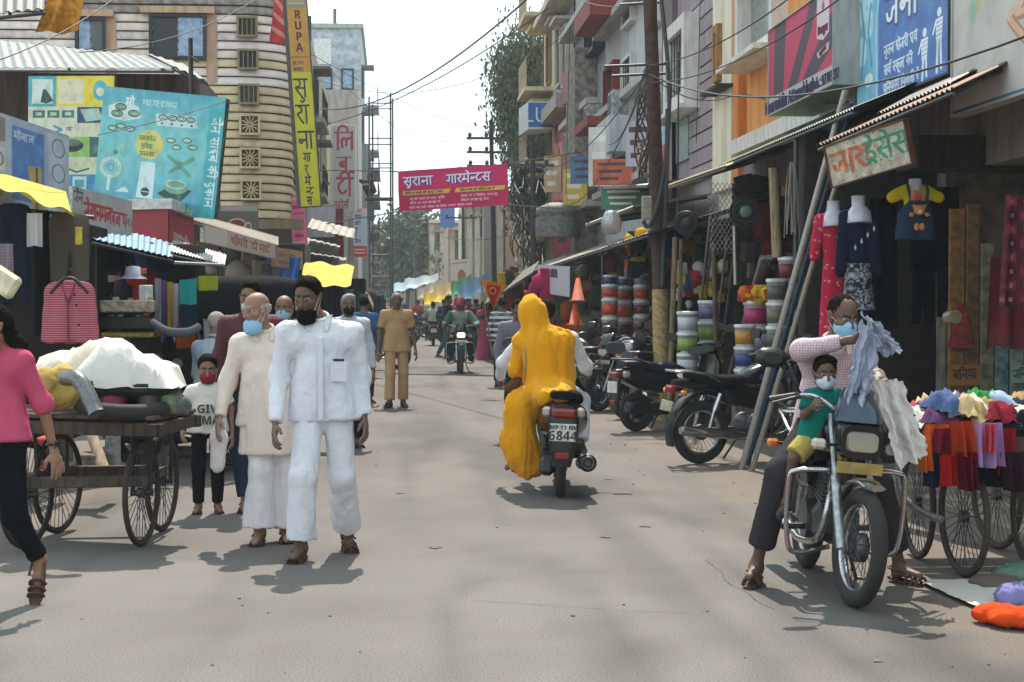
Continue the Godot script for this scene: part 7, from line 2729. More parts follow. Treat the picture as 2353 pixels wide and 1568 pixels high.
	var sari:=func(label: String,p: Vector3,h: float,c: String,yaw: float):
		var m:=M(C(c),0.7,0,"cloth")
		person("person",label,p,yaw,h,{},{"skin": skin,"hair": "long","hairm": blackh,"top": m,"sleeve": "short","q": 2.2,"skirt": [[0,Vector3(0,1.0,0),Vector3(0,0.03,0),0.15,0.25,Color.WHITE,Vector3(0,0,1),1.1],[0,Vector3(-0.1,1.35,-0.05),Vector3(0.1,0.9,-0.1),0.1,0.14,Color.WHITE]],"skirtm": m,"skirt_name": "sari"})
	sari.call("woman in pink sari standing at the right side of the far street",gnd(1112,826),1.55,"c9567f",0.6)
	sari.call("woman in dark red sari next to the woman in pink",gnd(1128,824),1.5,"6a2430",2.6)
	person("person","man in jeans stepping into the street beside the oncoming motorcycle",gnd(1030,823),1.2,1.7,{"anL": Vector3(0.1,0.085,-0.35),"knL": Vector3(0.1,0.48,-0.12),"toL": Vector3(0.1,0.03,-0.2)},{"skin": skin_d,"hair": "short","hairm": blackh,"top": M(C("2a3040"),0.8,0,"cloth"),"legs": M(C("4c5f7a"),0.85,0,"cloth"),"shoes": shoe,"q": 2.2})
	person("person","man in black and white striped shirt seen from behind near the orange flag",flat(at(1154,720,30.0)),2.9,1.6,{},{"skin": skin_d,"hair": "short","hairm": blackh,"top": tmat("bwstripe",2.2),"legs": M(C("23252c"),0.85,0,"cloth"),"shoes": shoe,"q": 1.9})
	person("person","man in grey patterned shirt facing towards us left of the yellow sari",flat(at(1190,720,18.5)),0.2,1.56,{},{"skin": skin_d,"hair": "short","hairm": blackh,"tache": Color(0.01,0.01,0.01),"top": tmat("check",5.0,0.9,C("8c8c98")),"legs": M(C("23252c"),0.85,0,"cloth"),"shoes": shoe,"q": 1.6})
	var i:=0
	for e in [[868,742,48.0,"8a3a3a"],[882,742,56.0,"b8b0a8"],[905,745,70.0,"5a6a8a"],[960,742,74.0,"a83a30"],[974,742,82.0,"d0c8b8"],[1020,740,58.0,"3a4a6a"],[1076,735,46.0,"7a2a3a"],[1094,735,50.0,"4a5a4a"]]:
		person("person",["distant man in maroon by the left kerb","distant man in pale shirt by the left kerb","distant man in slate blue on the left","distant man in red near the yellow stall","distant man in cream near the yellow stall","distant man in navy behind the oncoming rider","person in wine red between rider and pink sari","person in grey green behind the pink sari"][i],flat(at(e[0],e[1],e[2])),[0.3,2.8,0.0,3.0,0.2,2.9,0.5,2.6][i],1.62,{},{"skin": skin_d,"hair": "short","hairm": blackh,"top": M(C(e[3]),0.8,0,"cloth"),"legs": M(C("2c2e34"),0.85,0,"cloth"),"q": 2.6})
		i+=1
	person("person","worker in dark red crouching on the scaffold platform",at(858,457,64.4),-1.2,1.6,{"pel": Vector3(0,0.32,0),"chest": Vector3(0,0.62,0.1),"neck": Vector3(0,0.78,0.14),"head": Vector3(0,0.92,0.18),"shL": Vector3(0.18,0.74,0.14),"shR": Vector3(-0.18,0.74,0.14),"elL": Vector3(0.2,0.68,0.42),"elR": Vector3(-0.2,0.68,0.42),"wrL": Vector3(0.15,0.75,0.66),"wrR": Vector3(-0.15,0.75,0.66),
		"hipL": Vector3(0.09,0.3,0),"hipR": Vector3(-0.09,0.3,0),"knL": Vector3(0.15,0.48,0.35),"knR": Vector3(-0.15,0.48,0.35),"anL": Vector3(0.15,0.08,0.15),"anR": Vector3(-0.15,0.08,0.15),"toL": Vector3(0.15,0.03,0.3),"toR": Vector3(-0.15,0.03,0.3)},
		{"skin": skin_d,"hair": "short","hairm": blackh,"top": M(C("5a2e30"),0.8,0,"cloth"),"legs": M(C("2a2a2e"),0.85,0,"cloth"),"q": 2.4})
	scooter_pair(skin,skin_d,blackh,shoe)
	bike_pair(skin,skin_d,blackh,greyh,sandal,bluemask)
func scooter_pair(skin: Color,skin_d: Color,blackh: Material,shoe: Material):
	var p:=gnd(1296,1143)
	var base:=p+Vector3(0.02,0,-0.6)
	var yaw:=PI-0.09
	var white:=M(C("d8dae2"),0.75,0,"cloth",1.2,0.3)
	# driver: faces away
	person("person","scooter driver in white kurta, mostly hidden behind the woman in yellow",base+Vector3(-0.06,0,-0.12),yaw,1.7,{
		"pel": Vector3(0,0.83,0.0),"chest": Vector3(0.02,1.12,0.05),"neck": Vector3(0.03,1.3,0.1),"head": Vector3(0.04,1.44,0.15),"shL": Vector3(0.22,1.24,0.08),"shR": Vector3(-0.18,1.24,0.08),
		"elL": Vector3(0.4,1.03,0.16),"elR": Vector3(-0.3,1.0,0.2),"wrL": Vector3(0.43,0.9,0.42),"wrR": Vector3(-0.33,0.94,0.45),
		"hipL": Vector3(0.1,0.82,0),"hipR": Vector3(-0.1,0.82,0),"knL": Vector3(0.24,0.72,0.4),"knR": Vector3(-0.26,0.7,0.26),"anL": Vector3(0.2,0.36,0.3),"anR": Vector3(-0.25,0.36,0.1),"toL": Vector3(0.22,0.31,0.46),"toR": Vector3(-0.27,0.31,0.24)},
		{"skin": skin_d,"hair": "short","hairm": blackh,"top": white,"hem": Vector3(0,0.74,0.0),"legs": white,"leg_w": 1.1,"leg_hem": 0.075,"shoes": shoe,"shoe": "shoe","curl": 1.3,"q": 1.2,"fold": 0.012,"leg_fold": 0.012})
	# the passenger in the yellow sari, side-saddle
	var gold:=M(C("e39c10"),0.65,0,"cloth",1.2,0.3)
	gold.rim_enabled=true
	var o:=thing("person","woman in golden yellow sari and veil sitting sideways on the back of the scooter","person",base+Vector3(0.0,0,0.24),0.0)
	var s:=293.0
	var d0: float=(o.position-EYE).dot(-cam_b.z)
	var P:=func(px: float,py: float,z:=0.0)->Vector3:
		return at(px,py,d0-z)-o.position
	# body: faces left with her back half turned to us
	var acc:=fresh()
	var B:=[
		[0,P.call(1258,915),P.call(1252,790,0.0),0.13,0.12,skin],[0,P.call(1205,775),P.call(1290,775),0.07,0.07,skin],[0,P.call(1245,770),P.call(1222,720),0.05,0.05,skin],
		[0,P.call(1195,785),P.call(1183,855,0.02),0.045,0.036,skin],[0,P.call(1183,855,0.02),P.call(1196,885,-0.06),0.034,0.026,skin],[0,P.call(1298,785),P.call(1308,870),0.045,0.036,skin],
		[0,P.call(1308,870),P.call(1290,905,-0.15),0.034,0.026,skin],
		[0,P.call(1250,920),P.call(1185,925,-0.05),0.085,0.06,skin],[0,P.call(1185,925,-0.05),P.call(1190,1060,-0.02),0.055,0.04,skin],[0,P.call(1265,915),P.call(1200,930,0.1),0.085,0.06,skin],[0,P.call(1200,930,0.1),P.call(1205,1065,0.08),0.055,0.04,skin],
		[0,P.call(1190,1060,-0.02),P.call(1165,1075,-0.02),0.035,0.025,skin],[0,P.call(1205,1065,0.08),P.call(1180,1080,0.08),0.035,0.025,skin]]
	blob(acc,B,0.016,0.03)
	var H:=Transform3D(Basis(Vector3.UP,-2.5),P.call(1221,725,-0.02))
	head(acc,H,{"skin": skin},0.007)
	hand(acc,P.call(1198,892,-0.06),Vector3(-0.1,-0.9,-0.3),Vector3(0,-0.3,1),1.0,0.9,skin,0.007)
	hand(acc,P.call(1290,905,-0.16),Vector3(-0.3,-0.5,-0.8),Vector3(0,-1,0),1.0,0.9,skin,0.007)
	part("body",done(acc),vmat(0.6),o)
	# blouse sleeves and the gathered sari below
	acc=fresh()
	blob(acc,[[0,P.call(1200,780,0.02),P.call(1183,852,0.02),0.066,0.055,Color.WHITE],[0,P.call(1183,852,0.02),P.call(1196,878,-0.04),0.055,0.046,Color.WHITE],[0,P.call(1298,785),P.call(1310,868),0.066,0.052,Color.WHITE]],0.012,0.03,[],0.012,9.0)
	part("blouse_sleeves",done(acc),gold,o)
	acc=fresh()
	blob(acc,[
		[0,P.call(1262,905),P.call(1195,940,0.04),0.16,0.125,Color.WHITE],[0,P.call(1200,930,0.04),P.call(1195,1040,0.06),0.13,0.125,Color.WHITE,Vector3(0,0,1),0.9],
		[0,P.call(1195,1020,0.06),P.call(1210,1075,0.08),0.125,0.1,Color.WHITE,Vector3(0,0,1),0.95],[0,P.call(1185,960,0.05),P.call(1175,1010,0.06),0.09,0.08,Color.WHITE],
		[0,P.call(1225,1030,0.06),P.call(1235,1075,0.07),0.05,0.05,Color.WHITE],
		[0,P.call(1275,890),P.call(1295,905),0.11,0.09,Color.WHITE],[0,P.call(1235,905,0.2),P.call(1300,900,0.2),0.1,0.085,Color.WHITE]],0.0125,0.07,[],0.035,8.0,Vector3(1.2,0.12,1.2))
	part("sari",done(acc),gold,o)
	# veil from the crown down over the back
	acc=fresh()
	blob(acc,[
		[1,P.call(1222,716,0.0),Vector3(0.102,0.14,0.125),Basis(),0.0,Color.WHITE],[0,P.call(1226,722,0.03),P.call(1240,790,0.06),0.1,0.13,Color.WHITE,Vector3(0,0,1),1.2],
		[0,P.call(1240,785,0.05),P.call(1290,800,0.05),0.12,0.085,Color.WHITE],[0,P.call(1252,800,0.06),P.call(1262,890,0.08),0.16,0.16,Color.WHITE,Vector3(0,0,1),1.15],
		[0,P.call(1290,810,0.05),P.call(1300,890,0.06),0.07,0.08,Color.WHITE],[0,P.call(1232,810,0.07),P.call(1236,900,0.09),0.1,0.1,Color.WHITE],[0,P.call(1200,786,0.02),P.call(1296,780,0.02),0.085,0.088,Color.WHITE],[0,P.call(1244,905,0.2),P.call(1252,912,0.5),0.11,0.06,Color.WHITE],[0,P.call(1290,900,0.2),P.call(1290,910,0.5),0.11,0.06,Color.WHITE]],0.0115,0.06,
		[[P.call(1200,690,-0.06),Vector3(-0.55,0.0,-0.8).normalized()]],0.032,7.0,Vector3(1.2,0.1,1.2))
	part("veil",done(acc),gold,o)
	var st:=S()
	tube(st,bend([P.call(1204,770,0.1),P.call(1206,830,0.15),P.call(1202,880,0.12)],8),0.009,6)
	part("sari_border",st,M(C("c9a868"),0.4,0.3,"metal",6.0),o)
	acc=fresh()
	blob(acc,[[1,P.call(1180,885,0.04),Vector3(0.085,0.045,0.05),Basis(Vector3.BACK,0.7),0.0,Color.WHITE]],0.012,0.02,[],0.006,20.0)
	var hb:=part("hand_bag",done(acc),M(C("5c4020"),0.7,0,"cloth",3.0))
	hb.position=o.position
	tag(hb,"small brown handbag held by the woman in the yellow sari","bag")
func bike_pair(skin: Color,skin_d: Color,blackh: Material,greyh: Material,sandal: Material,bluemask: Material):
	var g:=gnd(1902,1338)
	var s:=418.0
	var d0: float=(g-EYE).dot(-cam_b.z)
	var P:=func(px: float,py: float,z:=0.0)->Vector3:
		return at(px,py,d0-z)-g
	var man:=person("person","man in checked shirt and blue mask astride the front motorcycle, holding up clothes",g,0.0,1.7,{
		"pel": P.call(1900,985,-0.02),"chest": P.call(1905,860,0.0),"neck": P.call(1920,790,0.06),"head": P.call(1938,728,0.11),"shR": P.call(1856,808,0.06),"shL": P.call(1982,806,0.0),
		"elR": P.call(1842,806,0.33),"wrR": P.call(1945,783,0.44),"elL": P.call(2010,890,0.14),"wrL": P.call(2018,858,0.36),
		"hipR": P.call(1866,985,0.0),"hipL": P.call(1940,985,0.0),"knR": P.call(1792,1085,0.24),"anR": P.call(1738,1300,0.06),"toR": P.call(1724,1326,0.22),
		"knL": P.call(2020,1110,0.2),"anL": P.call(2068,1302,0.02),"toL": P.call(2112,1325,0.13)},
		{"skin": skin_d,"hair": "thin","hairm": blackh,"mask": bluemask,"mask_low": 0.0,"head_yaw": 0.28,"head_pitch": 0.28,"top": tmat("check",9.0,0.85,C("e2d2d4")),"hem": P.call(1900,1030,0.0),"collar": true,"cuff": 0.12,"hem_n": Vector3(0,-1,0),
		"legs": M(C("39363a"),0.8,0,"cloth",2.0),"leg_w": 0.98,"leg_hem": 0.075,"leg_len": 0.78,"shoes": sandal,"dirR": Vector3(0.95,0.1,0.2),"palmR": Vector3(0.1,-0.5,0.8),"thumbR": Vector3(0,1,0),"curlR": 0.7,
		"dirL": Vector3(-0.1,-0.35,0.9),"palmL": Vector3(0.0,-1,-0.2),"thumbL": Vector3(-1,0,0),"curlL": 1.1,"fold": 0.01,"leg_fold": 0.011})
	# the child in front of him
	var h:=1.06
	var k:=h/1.7
	var g2:=g+Vector3(-0.02,0,0.3)
	var Q:=func(px: float,py: float,z:=0.0)->Vector3:
		return (at(px,py,d0-0.3-z)-g2)/k
	person("person","small child in teal shirt and white mask sitting on the front motorcycle",g2,0.0,h,{
		"pel": Q.call(1885,1000,0.0),"chest": Q.call(1888,938,0.02),"neck": Q.call(1893,900,0.04),"head": Q.call(1896,858,0.06),"shR": Q.call(1862,912,0.03),"shL": Q.call(1926,912,0.03),
		"elR": Q.call(1848,955,0.08),"wrR": Q.call(1866,936,0.2),"elL": Q.call(1944,960,0.06),"wrL": Q.call(1950,965,0.18),"hipR": Q.call(1868,1002,0.0),"hipL": Q.call(1908,1002,0.0),
		"knR": Q.call(1824,1052,0.06),"anR": Q.call(1806,1155,-0.02),"toR": Q.call(1796,1176,0.06),"knL": Q.call(1955,1052,0.06),"anL": Q.call(1960,1155,-0.02),"toL": Q.call(1962,1176,0.06)},
		{"skin": skin_d,"hs": 1.22,"hair": "short","hairm": blackh,"mask": M(C("c4d4e0"),0.8,0,"cloth",4.0),"head_pitch": 0.12,"top": M(C("16756a"),0.8,0,"cloth",1.5),"sleeve": "short","hem": Q.call(1886,1020,0.0),"hem_n": Vector3(0,-1,0),"legs": M(C("b0a056"),0.8,0,"cloth",1.5),"legs_name": "shorts","leg_len": 0.45,"shoes": M(C("2a2c34"),0.7,0,"dust"),"shoe": "shoe","q": 1.1,"curl": 1.2})
	# the clothes he holds up
	noise.seed=31
	noise.frequency=1.0
	var cloth:=func(label: String,m: Material,corners: Array,amp: float,fz: float):
		# four corners as (px, py, distance): top left, top right, bottom right, bottom left
		var c:=[]
		for q in corners:
			c.append(at(q[0],q[1],q[2]))
		var st:=S()
		sheet(st,26,30,func(u,v):
			var p: Vector3=c[0].lerp(c[1],u).lerp(c[3].lerp(c[2],u),v)
			var w: float=0.35+0.65*v
			var r: float=0.55*sin(u*fz*4.2+1.5*v+fz)+0.3*sin(u*fz*9.0+v*2.5)+0.7*noise.get_noise_2d(u*3.0+fz,v*2.5)
			return p+Vector3(0.02*noise.get_noise_2d(v*5.0,u*3.0),0.02*noise.get_noise_2d(u*5.0,3.0),(amp*r+0.03*sin(u*9.0+v*2.0))*w))
		return tag(part("held_garment",st,m),label,"garment")
	var bl:=M(C("a0a6ba"),0.8,0,"cloth",2.0,0.3)
	var wh:=M(C("cfc8c4"),0.8,0,"cloth",2.0,0.3)
	cloth.call("pale blue shirt held up in the man's raised hand",bl,[[1978,735,8.62],[2030,770,8.6],[1992,935,8.56],[1940,925,8.5]],0.05,3.0)
	cloth.call("sleeve end of the pale blue shirt hanging over the man's hand",bl,[[1978,716,8.6],[2020,745,8.5],[2078,806,8.5],[2030,822,8.54]],0.045,3.0)
	cloth.call("cream white kurta hanging from the man's lower hand",wh,[[2002,868,8.62],[2074,880,8.62],[2138,1040,8.55],[2066,1082,8.5]],0.05,4.0)
	cloth.call("front fold of the cream white kurta",wh,[[1998,880,8.68],[2060,872,8.7],[2100,960,8.64],[2034,992,8.6]],0.04,3.0)
# ---------- stalls ----------
func hang(called: String,label: String,cat: String,px0: float,px1: float,py0: float,py1: float,d: float,m: Material,folds:=2.5,amp:=0.03,taper:=0.0,skew:=0.0,group:="")->Node3D:
	# a cloth hanging from its top edge
	var a:=at(px0,py0,d)
	var b:=at(px1,py0,d)
	var h:=(py1-py0)*d/FOC
	var w:=a.distance_to(b)
	var seed:=px0*0.37+py0*0.11
	var o:=thing(called,label,cat,(a+b)/2,0.0,group)
	var st:=S()
	for k in [1.0,-1.0]:
		sheet(st,16,12,func(u,v):
			var z: float=amp*(0.3+0.7*v)*(sin(u*folds*TAU+seed+v*0.8)+0.4*sin(u*folds*11.0+seed*2.0))
			return Vector3((u-0.5)*w*(1.0-taper*v)+skew*v*w,-v*h-0.02*h*sin(u*7.0+seed)*v,z+k*0.004))
	part("cloth",st,m,o)
	return o
func flatblob(called: String,label: String,cat: String,pos: Vector3,prims: Array,m: Material,pname:="cloth",cuts:=[],fold:=0.008)->Node3D:
	var o:=thing(called,label,cat,pos)
	var acc:=fresh()
	var P:=[]
	for p in prims:
		P.append([0,p[0],p[1],p[2],p[3],Color.WHITE,Vector3(0,0,1),2.2])
	blob(acc,P,0.014,0.03,cuts,fold,9.0,Vector3(1,0.3,1))
	part(pname,done(acc),m,o)
	return o
func pants(label: String,px0: float,px1: float,py0: float,py1: float,d: float,m: Material)->Node3D:
	var a:=at((px0+px1)/2,py0,d)
	var w:=(px1-px0)*d/FOC
	var h:=(py1-py0)*d/FOC
	return flatblob("trousers",label,"trousers",a,[[Vector3(-w*0.25,-0.04,0),Vector3(w*0.25,-0.04,0),w*0.24,w*0.24],[Vector3(-w*0.24,-0.1,0),Vector3(-w*0.26,-h,0),w*0.25,w*0.2],[Vector3(w*0.24,-0.1,0),Vector3(w*0.27,-h,0),w*0.25,w*0.2]],m,"cloth",[[Vector3(0,-h,0),Vector3(0,-1,0)]],0.012)
func wallbox(called: String,label: String,cat: String,px0: float,px1: float,py0: float,py1: float,d: float,deep: float,m: Material)->Node3D:
	var a:=at(px0,py0,d)
	var b:=at(px1,py1,d)
	var o:=thing(called,label,cat,Vector3((a.x+b.x)/2,b.y,a.z))
	var st:=S(false)
	bbox(st,Vector3(0,(a.y-b.y)/2,-deep/2),Vector3(b.x-a.x,a.y-b.y,deep),0.01)
	part("body",st,m,o)
	return o
func tin(label: String,a: Vector3,b: Vector3,c: Vector3,d: Vector3,m: Material,posts:=[],pitch:=0.09,amp:=0.012)->Node3D:
	var o:=thing("tin_roof",label,"roof")
	var st:=S()
	corrugated(st,a,b,c,d,pitch,amp)
	part("corrugated_sheet",st,m,o)
	for t in [0.04,0.5,0.96]:
		st=S()
		cyl(st,a.lerp(b,t)-Vector3(0,0.035,0),d.lerp(c,t)-Vector3(0,0.035,0),0.018,-1,6)
		part("rafter",st,steel,o)
	st=S()
	cyl(st,a-Vector3(0,0.04,0),b-Vector3(0,0.04,0),0.016,-1,6)
	part("edge_bar",st,steel,o)
	for p in posts:
		st=S()
		cyl(st,Vector3(p.x,0,p.z),p-Vector3(0,0.03,0),0.025,-1,8)
		part("post",st,steel,o)
	return o
func bar(called: String,label: String,cat: String,pts: Array,r: float,m: Material,group:="")->void:
	var st:=S()
	tube(st,pts,r,8)
	tag(part(called,st,m),label,cat,group)
func clutter(label: String,px0: float,px1: float,py0: float,py1: float,d: float,n: int,cols: Array,sz:=0.16)->void:
	# goods hung and stacked at the back of a stall, each its own part
	var o:=thing("goods_rack",label,"goods",at((px0+px1)/2,py1,d))
	var st:=S(false)
	box(st,at((px0+px1)/2,(py0+py1)/2,d)+Vector3(0,0,-0.25)-o.position,Vector3((px1-px0)*d/FOC,(py1-py0)*d/FOC,0.03))
	part("back_panel",st,M(C("2e2924"),0.9,0,"rust"),o)
	for i in n:
		var p:=at(rf(px0,px1),rf(py0,py1),d)-o.position+Vector3(0,0,rf(-0.2,0.15))
		st=S()
		var s:=sz*rf(0.5,1.4)
		if i % 3==0:
			lathe(st,[[0.0,-s*0.6],[s*0.45,-s*0.55],[s*0.5,s*0.3],[s*0.2,s*0.6],[0.0,s*0.62]],p,Basis(Vector3.BACK,rf(-0.3,0.3)),12)
		else:
			bbox(st,p,Vector3(s*rf(0.6,1.2),s*rf(0.6,1.6),s*0.4),0.012,Basis(Vector3.BACK,rf(-0.25,0.25))*Basis(Vector3.UP,rf(-0.5,0.5)))
		part("item",st,M(C(cols[rng.randi() % cols.size()]),0.7,0,"cloth",2.0),o)
func left_stalls():
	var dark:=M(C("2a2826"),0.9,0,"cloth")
	var yel:=M(C("c8be62"),0.6,0,"cloth",0.8)
	yel.backlight_enabled=true
	yel.backlight=Color(0.35,0.32,0.05)
	# tin-roofed building up behind the hoardings
	var tm:=M(C("5c6668"),0.55,0.3,"rust",0.5)
	tin("long grey tin roof over the hoardings at upper left, its end drooping",at(-90,156,20.5),at(400,158,21.5),at(330,128,27),at(-90,84,26),tm,[],0.13)
	tin("short sagging end of the tin roof beside the iron post",at(398,153,21.4),at(478,188,21.6),at(430,150,25),at(340,124,26.5),M(C("5c605e"),0.6,0.3,"rust",0.5),[],0.13)
	wallbox("shed","dark timber shed under the long tin roof","shed",-120,455,165,900,25.0,3.0,M(C("54493f"),0.9,0,"grain",0.6))
	for i in 7:
		var st:=S(false)
		var a:=at(20+i*66,178,24.6)
		box(st,a+Vector3(0,-0.2,0),Vector3(0.4,0.5+0.05*(i % 3),0.04))
		part("board",st,M(C(["5e5146","4a4038","6a5a4a"][i % 3]),0.9,0,"grain",1.0),get_node("shed"))
	bar("iron_post","thin black iron post standing up through the tin roof edge","post",[at(440,260,21.0),at(437,88,21.0)],0.03,black)
	bar("iron_bracket","short bracket on the black iron post","bracket",[at(437,130,20.95),at(456,142,20.95)],0.014,black)
	# orange cloth caught on the eave, top left
	var o:=hang("orange_cloth","orange and yellow cloth hanging from the dark eave in the top left corner","cloth",118,196,-20,74,15.0,M(C("c98a2a"),0.7,0,"rust",2.0),1.6,0.07,-0.3,-0.35)
	tin("dark eave edge in the top left corner",at(-60,36,14.0),at(102,20,14.5),at(102,-60,17),at(-60,-60,17),M(C("33363a"),0.6,0.2,"rust"),[],0.1)
	# stall with the striped cardigan
	var st:=S()
	sheet(st,24,10,func(u,v):
		var p: Vector3=at(-60,404,10.9).lerp(at(172,494,11.9),u).lerp(at(-60,380,12.6).lerp(at(150,440,13.6),u),v)
		return p+Vector3(0,0.022*sin(u*16.0+v*5.0)*(1.0-v)-0.05*sin(v*PI),0.02*sin(u*23.0)))
	tag(part("tarpaulin",st,yel),"bright yellow tarpaulin edge over the clothes stall at left","tarpaulin")
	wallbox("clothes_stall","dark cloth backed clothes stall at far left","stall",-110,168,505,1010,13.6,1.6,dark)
	bar("hanging_rail","metal rail over the hanging trousers at left","rail",[at(-60,470,12.4),at(215,500,12.6)],0.015,steel)
	pants("very dark blue jeans hanging at the far left of the clothes stall",-10,72,474,700,12.0,M(C("1f2634"),0.85,0,"cloth",2.0))
	pants("black trousers hanging between the dark jeans and grey trousers",74,116,480,772,12.5,M(C("17181c"),0.85,0,"cloth",2.0))
	pants("grey cargo trousers with yellow tag hanging above the striped cardigan",112,206,498,648,12.3,M(C("57524c"),0.85,0,"cloth",2.0))
	wallbox("price_tag","yellow tag pinned on the grey cargo trousers","tag",172,188,522,562,12.05,0.01,M(C("c9b23a"),0.6))
	hang("plastic_bag","translucent white plastic bag hanging beside the dark jeans","bag",62,96,490,566,11.7,M(C("b9bcc0"),0.35,0,"cloth"),1.5,0.02)
	var c:=at(160,655,11.6)
	o=flatblob("cardigan","pink and white striped cardigan on a black hanger","cardigan",c,[
		[Vector3(-0.09,-0.03,0),Vector3(0.09,-0.03,0),0.06,0.06],[Vector3(0,-0.1,0),Vector3(0,-0.4,0),0.12,0.135],[Vector3(-0.13,-0.05,0),Vector3(-0.165,-0.4,0),0.05,0.04],[Vector3(0.13,-0.05,0),Vector3(0.165,-0.4,0),0.05,0.04],[Vector3(-0.06,-0.2,0),Vector3(-0.07,-0.4,0),0.08,0.09],[Vector3(0.06,-0.2,0),Vector3(0.07,-0.4,0),0.08,0.09]],tmat("pinkstripe",8.0,0.9,C("c8a8b0")),"knit",[[Vector3(0,-0.4,0),Vector3(0,-1,0)]],0.01)
	st=S()
	tube(st,bend([Vector3(-0.13,-0.06,0.02),Vector3(-0.05,0.03,0.03),Vector3(0,0.05,0.03),Vector3(0.05,0.03,0.03),Vector3(0.13,-0.06,0.02)],4),0.012,6)
	tube(st,bend([Vector3(0,0.05,0.02),Vector3(0.025,0.09,0.02),Vector3(0,0.11,0.02),Vector3(-0.015,0.095,0.02)],3),0.004,5)
	part("hanger",st,black,o)
	st=S()
	tube(st,[Vector3(-0.045,0.0,0.065),Vector3(0,-0.13,0.075),Vector3(0,-0.4,0.075)],0.007,5)
	tube(st,[Vector3(0.045,0.0,0.065),Vector3(0.003,-0.13,0.076)],0.007,5)
	part("button_band",st,M(C("7a2a40"),0.8),o)
	o=thing("cream_tray","cream plastic tray corner jutting in at the left edge","tray",at(8,648,9.6),0)
	st=S()
	bbox(st,Vector3.ZERO,Vector3(0.2,0.14,0.06),0.025,Basis(Vector3.BACK,-0.55)*Basis(Vector3.UP,-0.4))
	part("tray",st,M(C("cfc7a8"),0.45,0,"dust"),o)
	hang("checked_cloth","small black and white checked cloth at far left","cloth",-12,28,560,640,11.4,tmat("check",6.0,0.9,C("8c8890")),1.5,0.02)
	# under the cart: things standing behind it
	for e in [[112,150,1000,1070,12.6,"5a4a3a","bag_stack","brown sack standing behind the handcart wheels"],[172,232,1046,1112,12.2,"6a5a48","jute_sack","jute sack slumped behind the handcart"],[78,116,1008,1080,12.4,"a83028","red_crate","red crate behind the handcart at left"],[240,262,985,1108,12.5,"8a8f90","metal_sheet","grey sheet leaning behind the handcart"]]:
		wallbox(e[6],e[7],"sack" if "sack" in e[6] or "bag" in e[6] else "crate" if "crate" in e[6] else "sheet",e[0],e[1],e[2],e[3],e[4],0.3,M(C(e[5]),0.85,0,"rust",2.0))
	var pl:=[at(205,985,12.6),at(248,1106,12.0)]
	bar("wooden_plank","pale wooden plank leaning behind the handcart","plank",pl,0.045,M(C("9c8870"),0.9,0,"grain"))
	# the toy and watch stall
	var d:=15.2
	tin("blue edged tin roof of the toy stall",at(196,545,14.4),at(396,592,15.6),at(400,560,17.2),at(196,508,16.6),M(C("6f93ac"),0.5,0.3,"metal"),[at(215,552,14.6)],0.09,0.007)
	tin("white corrugated roof edge right of the toy stall",at(392,578,15.8),at(516,608,17.4),at(520,586,19),at(396,550,18),M(C("c4c6c4"),0.5,0.3,"metal"),[at(505,610,17.2)],0.09,0.007)
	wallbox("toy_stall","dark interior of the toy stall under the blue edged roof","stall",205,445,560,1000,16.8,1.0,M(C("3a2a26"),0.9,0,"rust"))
	bar("hanging_rail","pale metal rail holding the towels","rail",[at(400,604,15.0),at(512,610,15.4)],0.016,M(C("b8babc"),0.3,0.7,"metal"))
	clutter("watches, toys and bags hung at the back of the toy stall",215,345,590,760,16.4,44,["7a2028","2a2c34","1e1e22","b03a2c","3a4a6a","c0b8b0","5a1c24"],0.2)
	var k:=0
	for e in [[228,352,690,718,"b8a898","cream display tray of small goods on the toy stall"],[226,352,728,756,"20201e","black glass topped watch case on the toy stall"],[228,350,764,776,"b39a3a","yellow patterned cloth along the toy stall counter"]]:
		o=wallbox("display_case",e[5],"display case",e[0],e[1],e[2],e[3],14.8+k*0.05,0.5,M(C(e[4]),0.3,0.0,"rust",2.0))
		if k<2:
			for i in 9:
				var s:=S()
				bbox(s,Vector3(rf(-0.22,0.22),0.11,rf(-0.02,0.06)-0.1),Vector3(rf(0.03,0.06),rf(0.02,0.06),0.04),0.006)
				part("watch",s,M(C(["c8b070","20242a","a83030","d0d0d0"][i % 4]),0.3,0.4,"metal"),o)
		k+=1
	wallbox("white_board","white card with black star shape tilted on the display case","board",318,350,655,692,14.9,0.03,M(C("d4d4d4"),0.6))
	o=thing("sun_hat","pale lilac cloth sun hat hanging in the toy stall","hat",at(305,636,15.0))
	st=S()
	lathe(st,[[0.13,-0.02],[0.075,0.015],[0.065,0.09],[0.0,0.1]],Vector3.ZERO,Basis(),18)
	part("hat",st,M(C("a8a4b8"),0.8,0,"cloth",2.0),o)
	wallbox("orange_card","orange price card beside the sun hat","card",318,336,617,630,15.0,0.01,M(C("c85a24"),0.7))
	k=0
	for e in [[352,364,"8c8c94","grey"],[364,378,"5c4a78","purple"],[378,392,"b08a4a","tan"],[392,404,"a8b0bc","pale"],[404,420,"8a2424","red"]]:
		hang("scarf","%s coloured scarf hanging between the display case and teal towel" % e[3],"scarf",e[0]+4,e[1]+5,640+k*4,760+(k % 2)*24,15.0+k*0.1,M(C(e[2]),0.8,0,"cloth",2.0),1.2,0.03)
		k+=1
	hang("towel","teal towel hanging on the rail","towel",412,451,643,700,15.0,M(C("2a8f8c"),0.85,0,"cloth",3.0),1.0,0.012)
	hang("towel","dark navy towel below the teal one","towel",414,450,702,750,15.1,M(C("1d2c3e"),0.85,0,"cloth",3.0),1.0,0.012)
	hang("towel","lime yellow green towel hanging on the rail","towel",456,500,634,668,15.0,M(C("8c9a2a"),0.85,0,"cloth",3.0),1.0,0.012)
	hang("dress","rust orange dress hanging below the towels","dress",404,450,752,800,15.3,M(C("9a4a24"),0.85,0,"cloth",3.0),1.5,0.03)
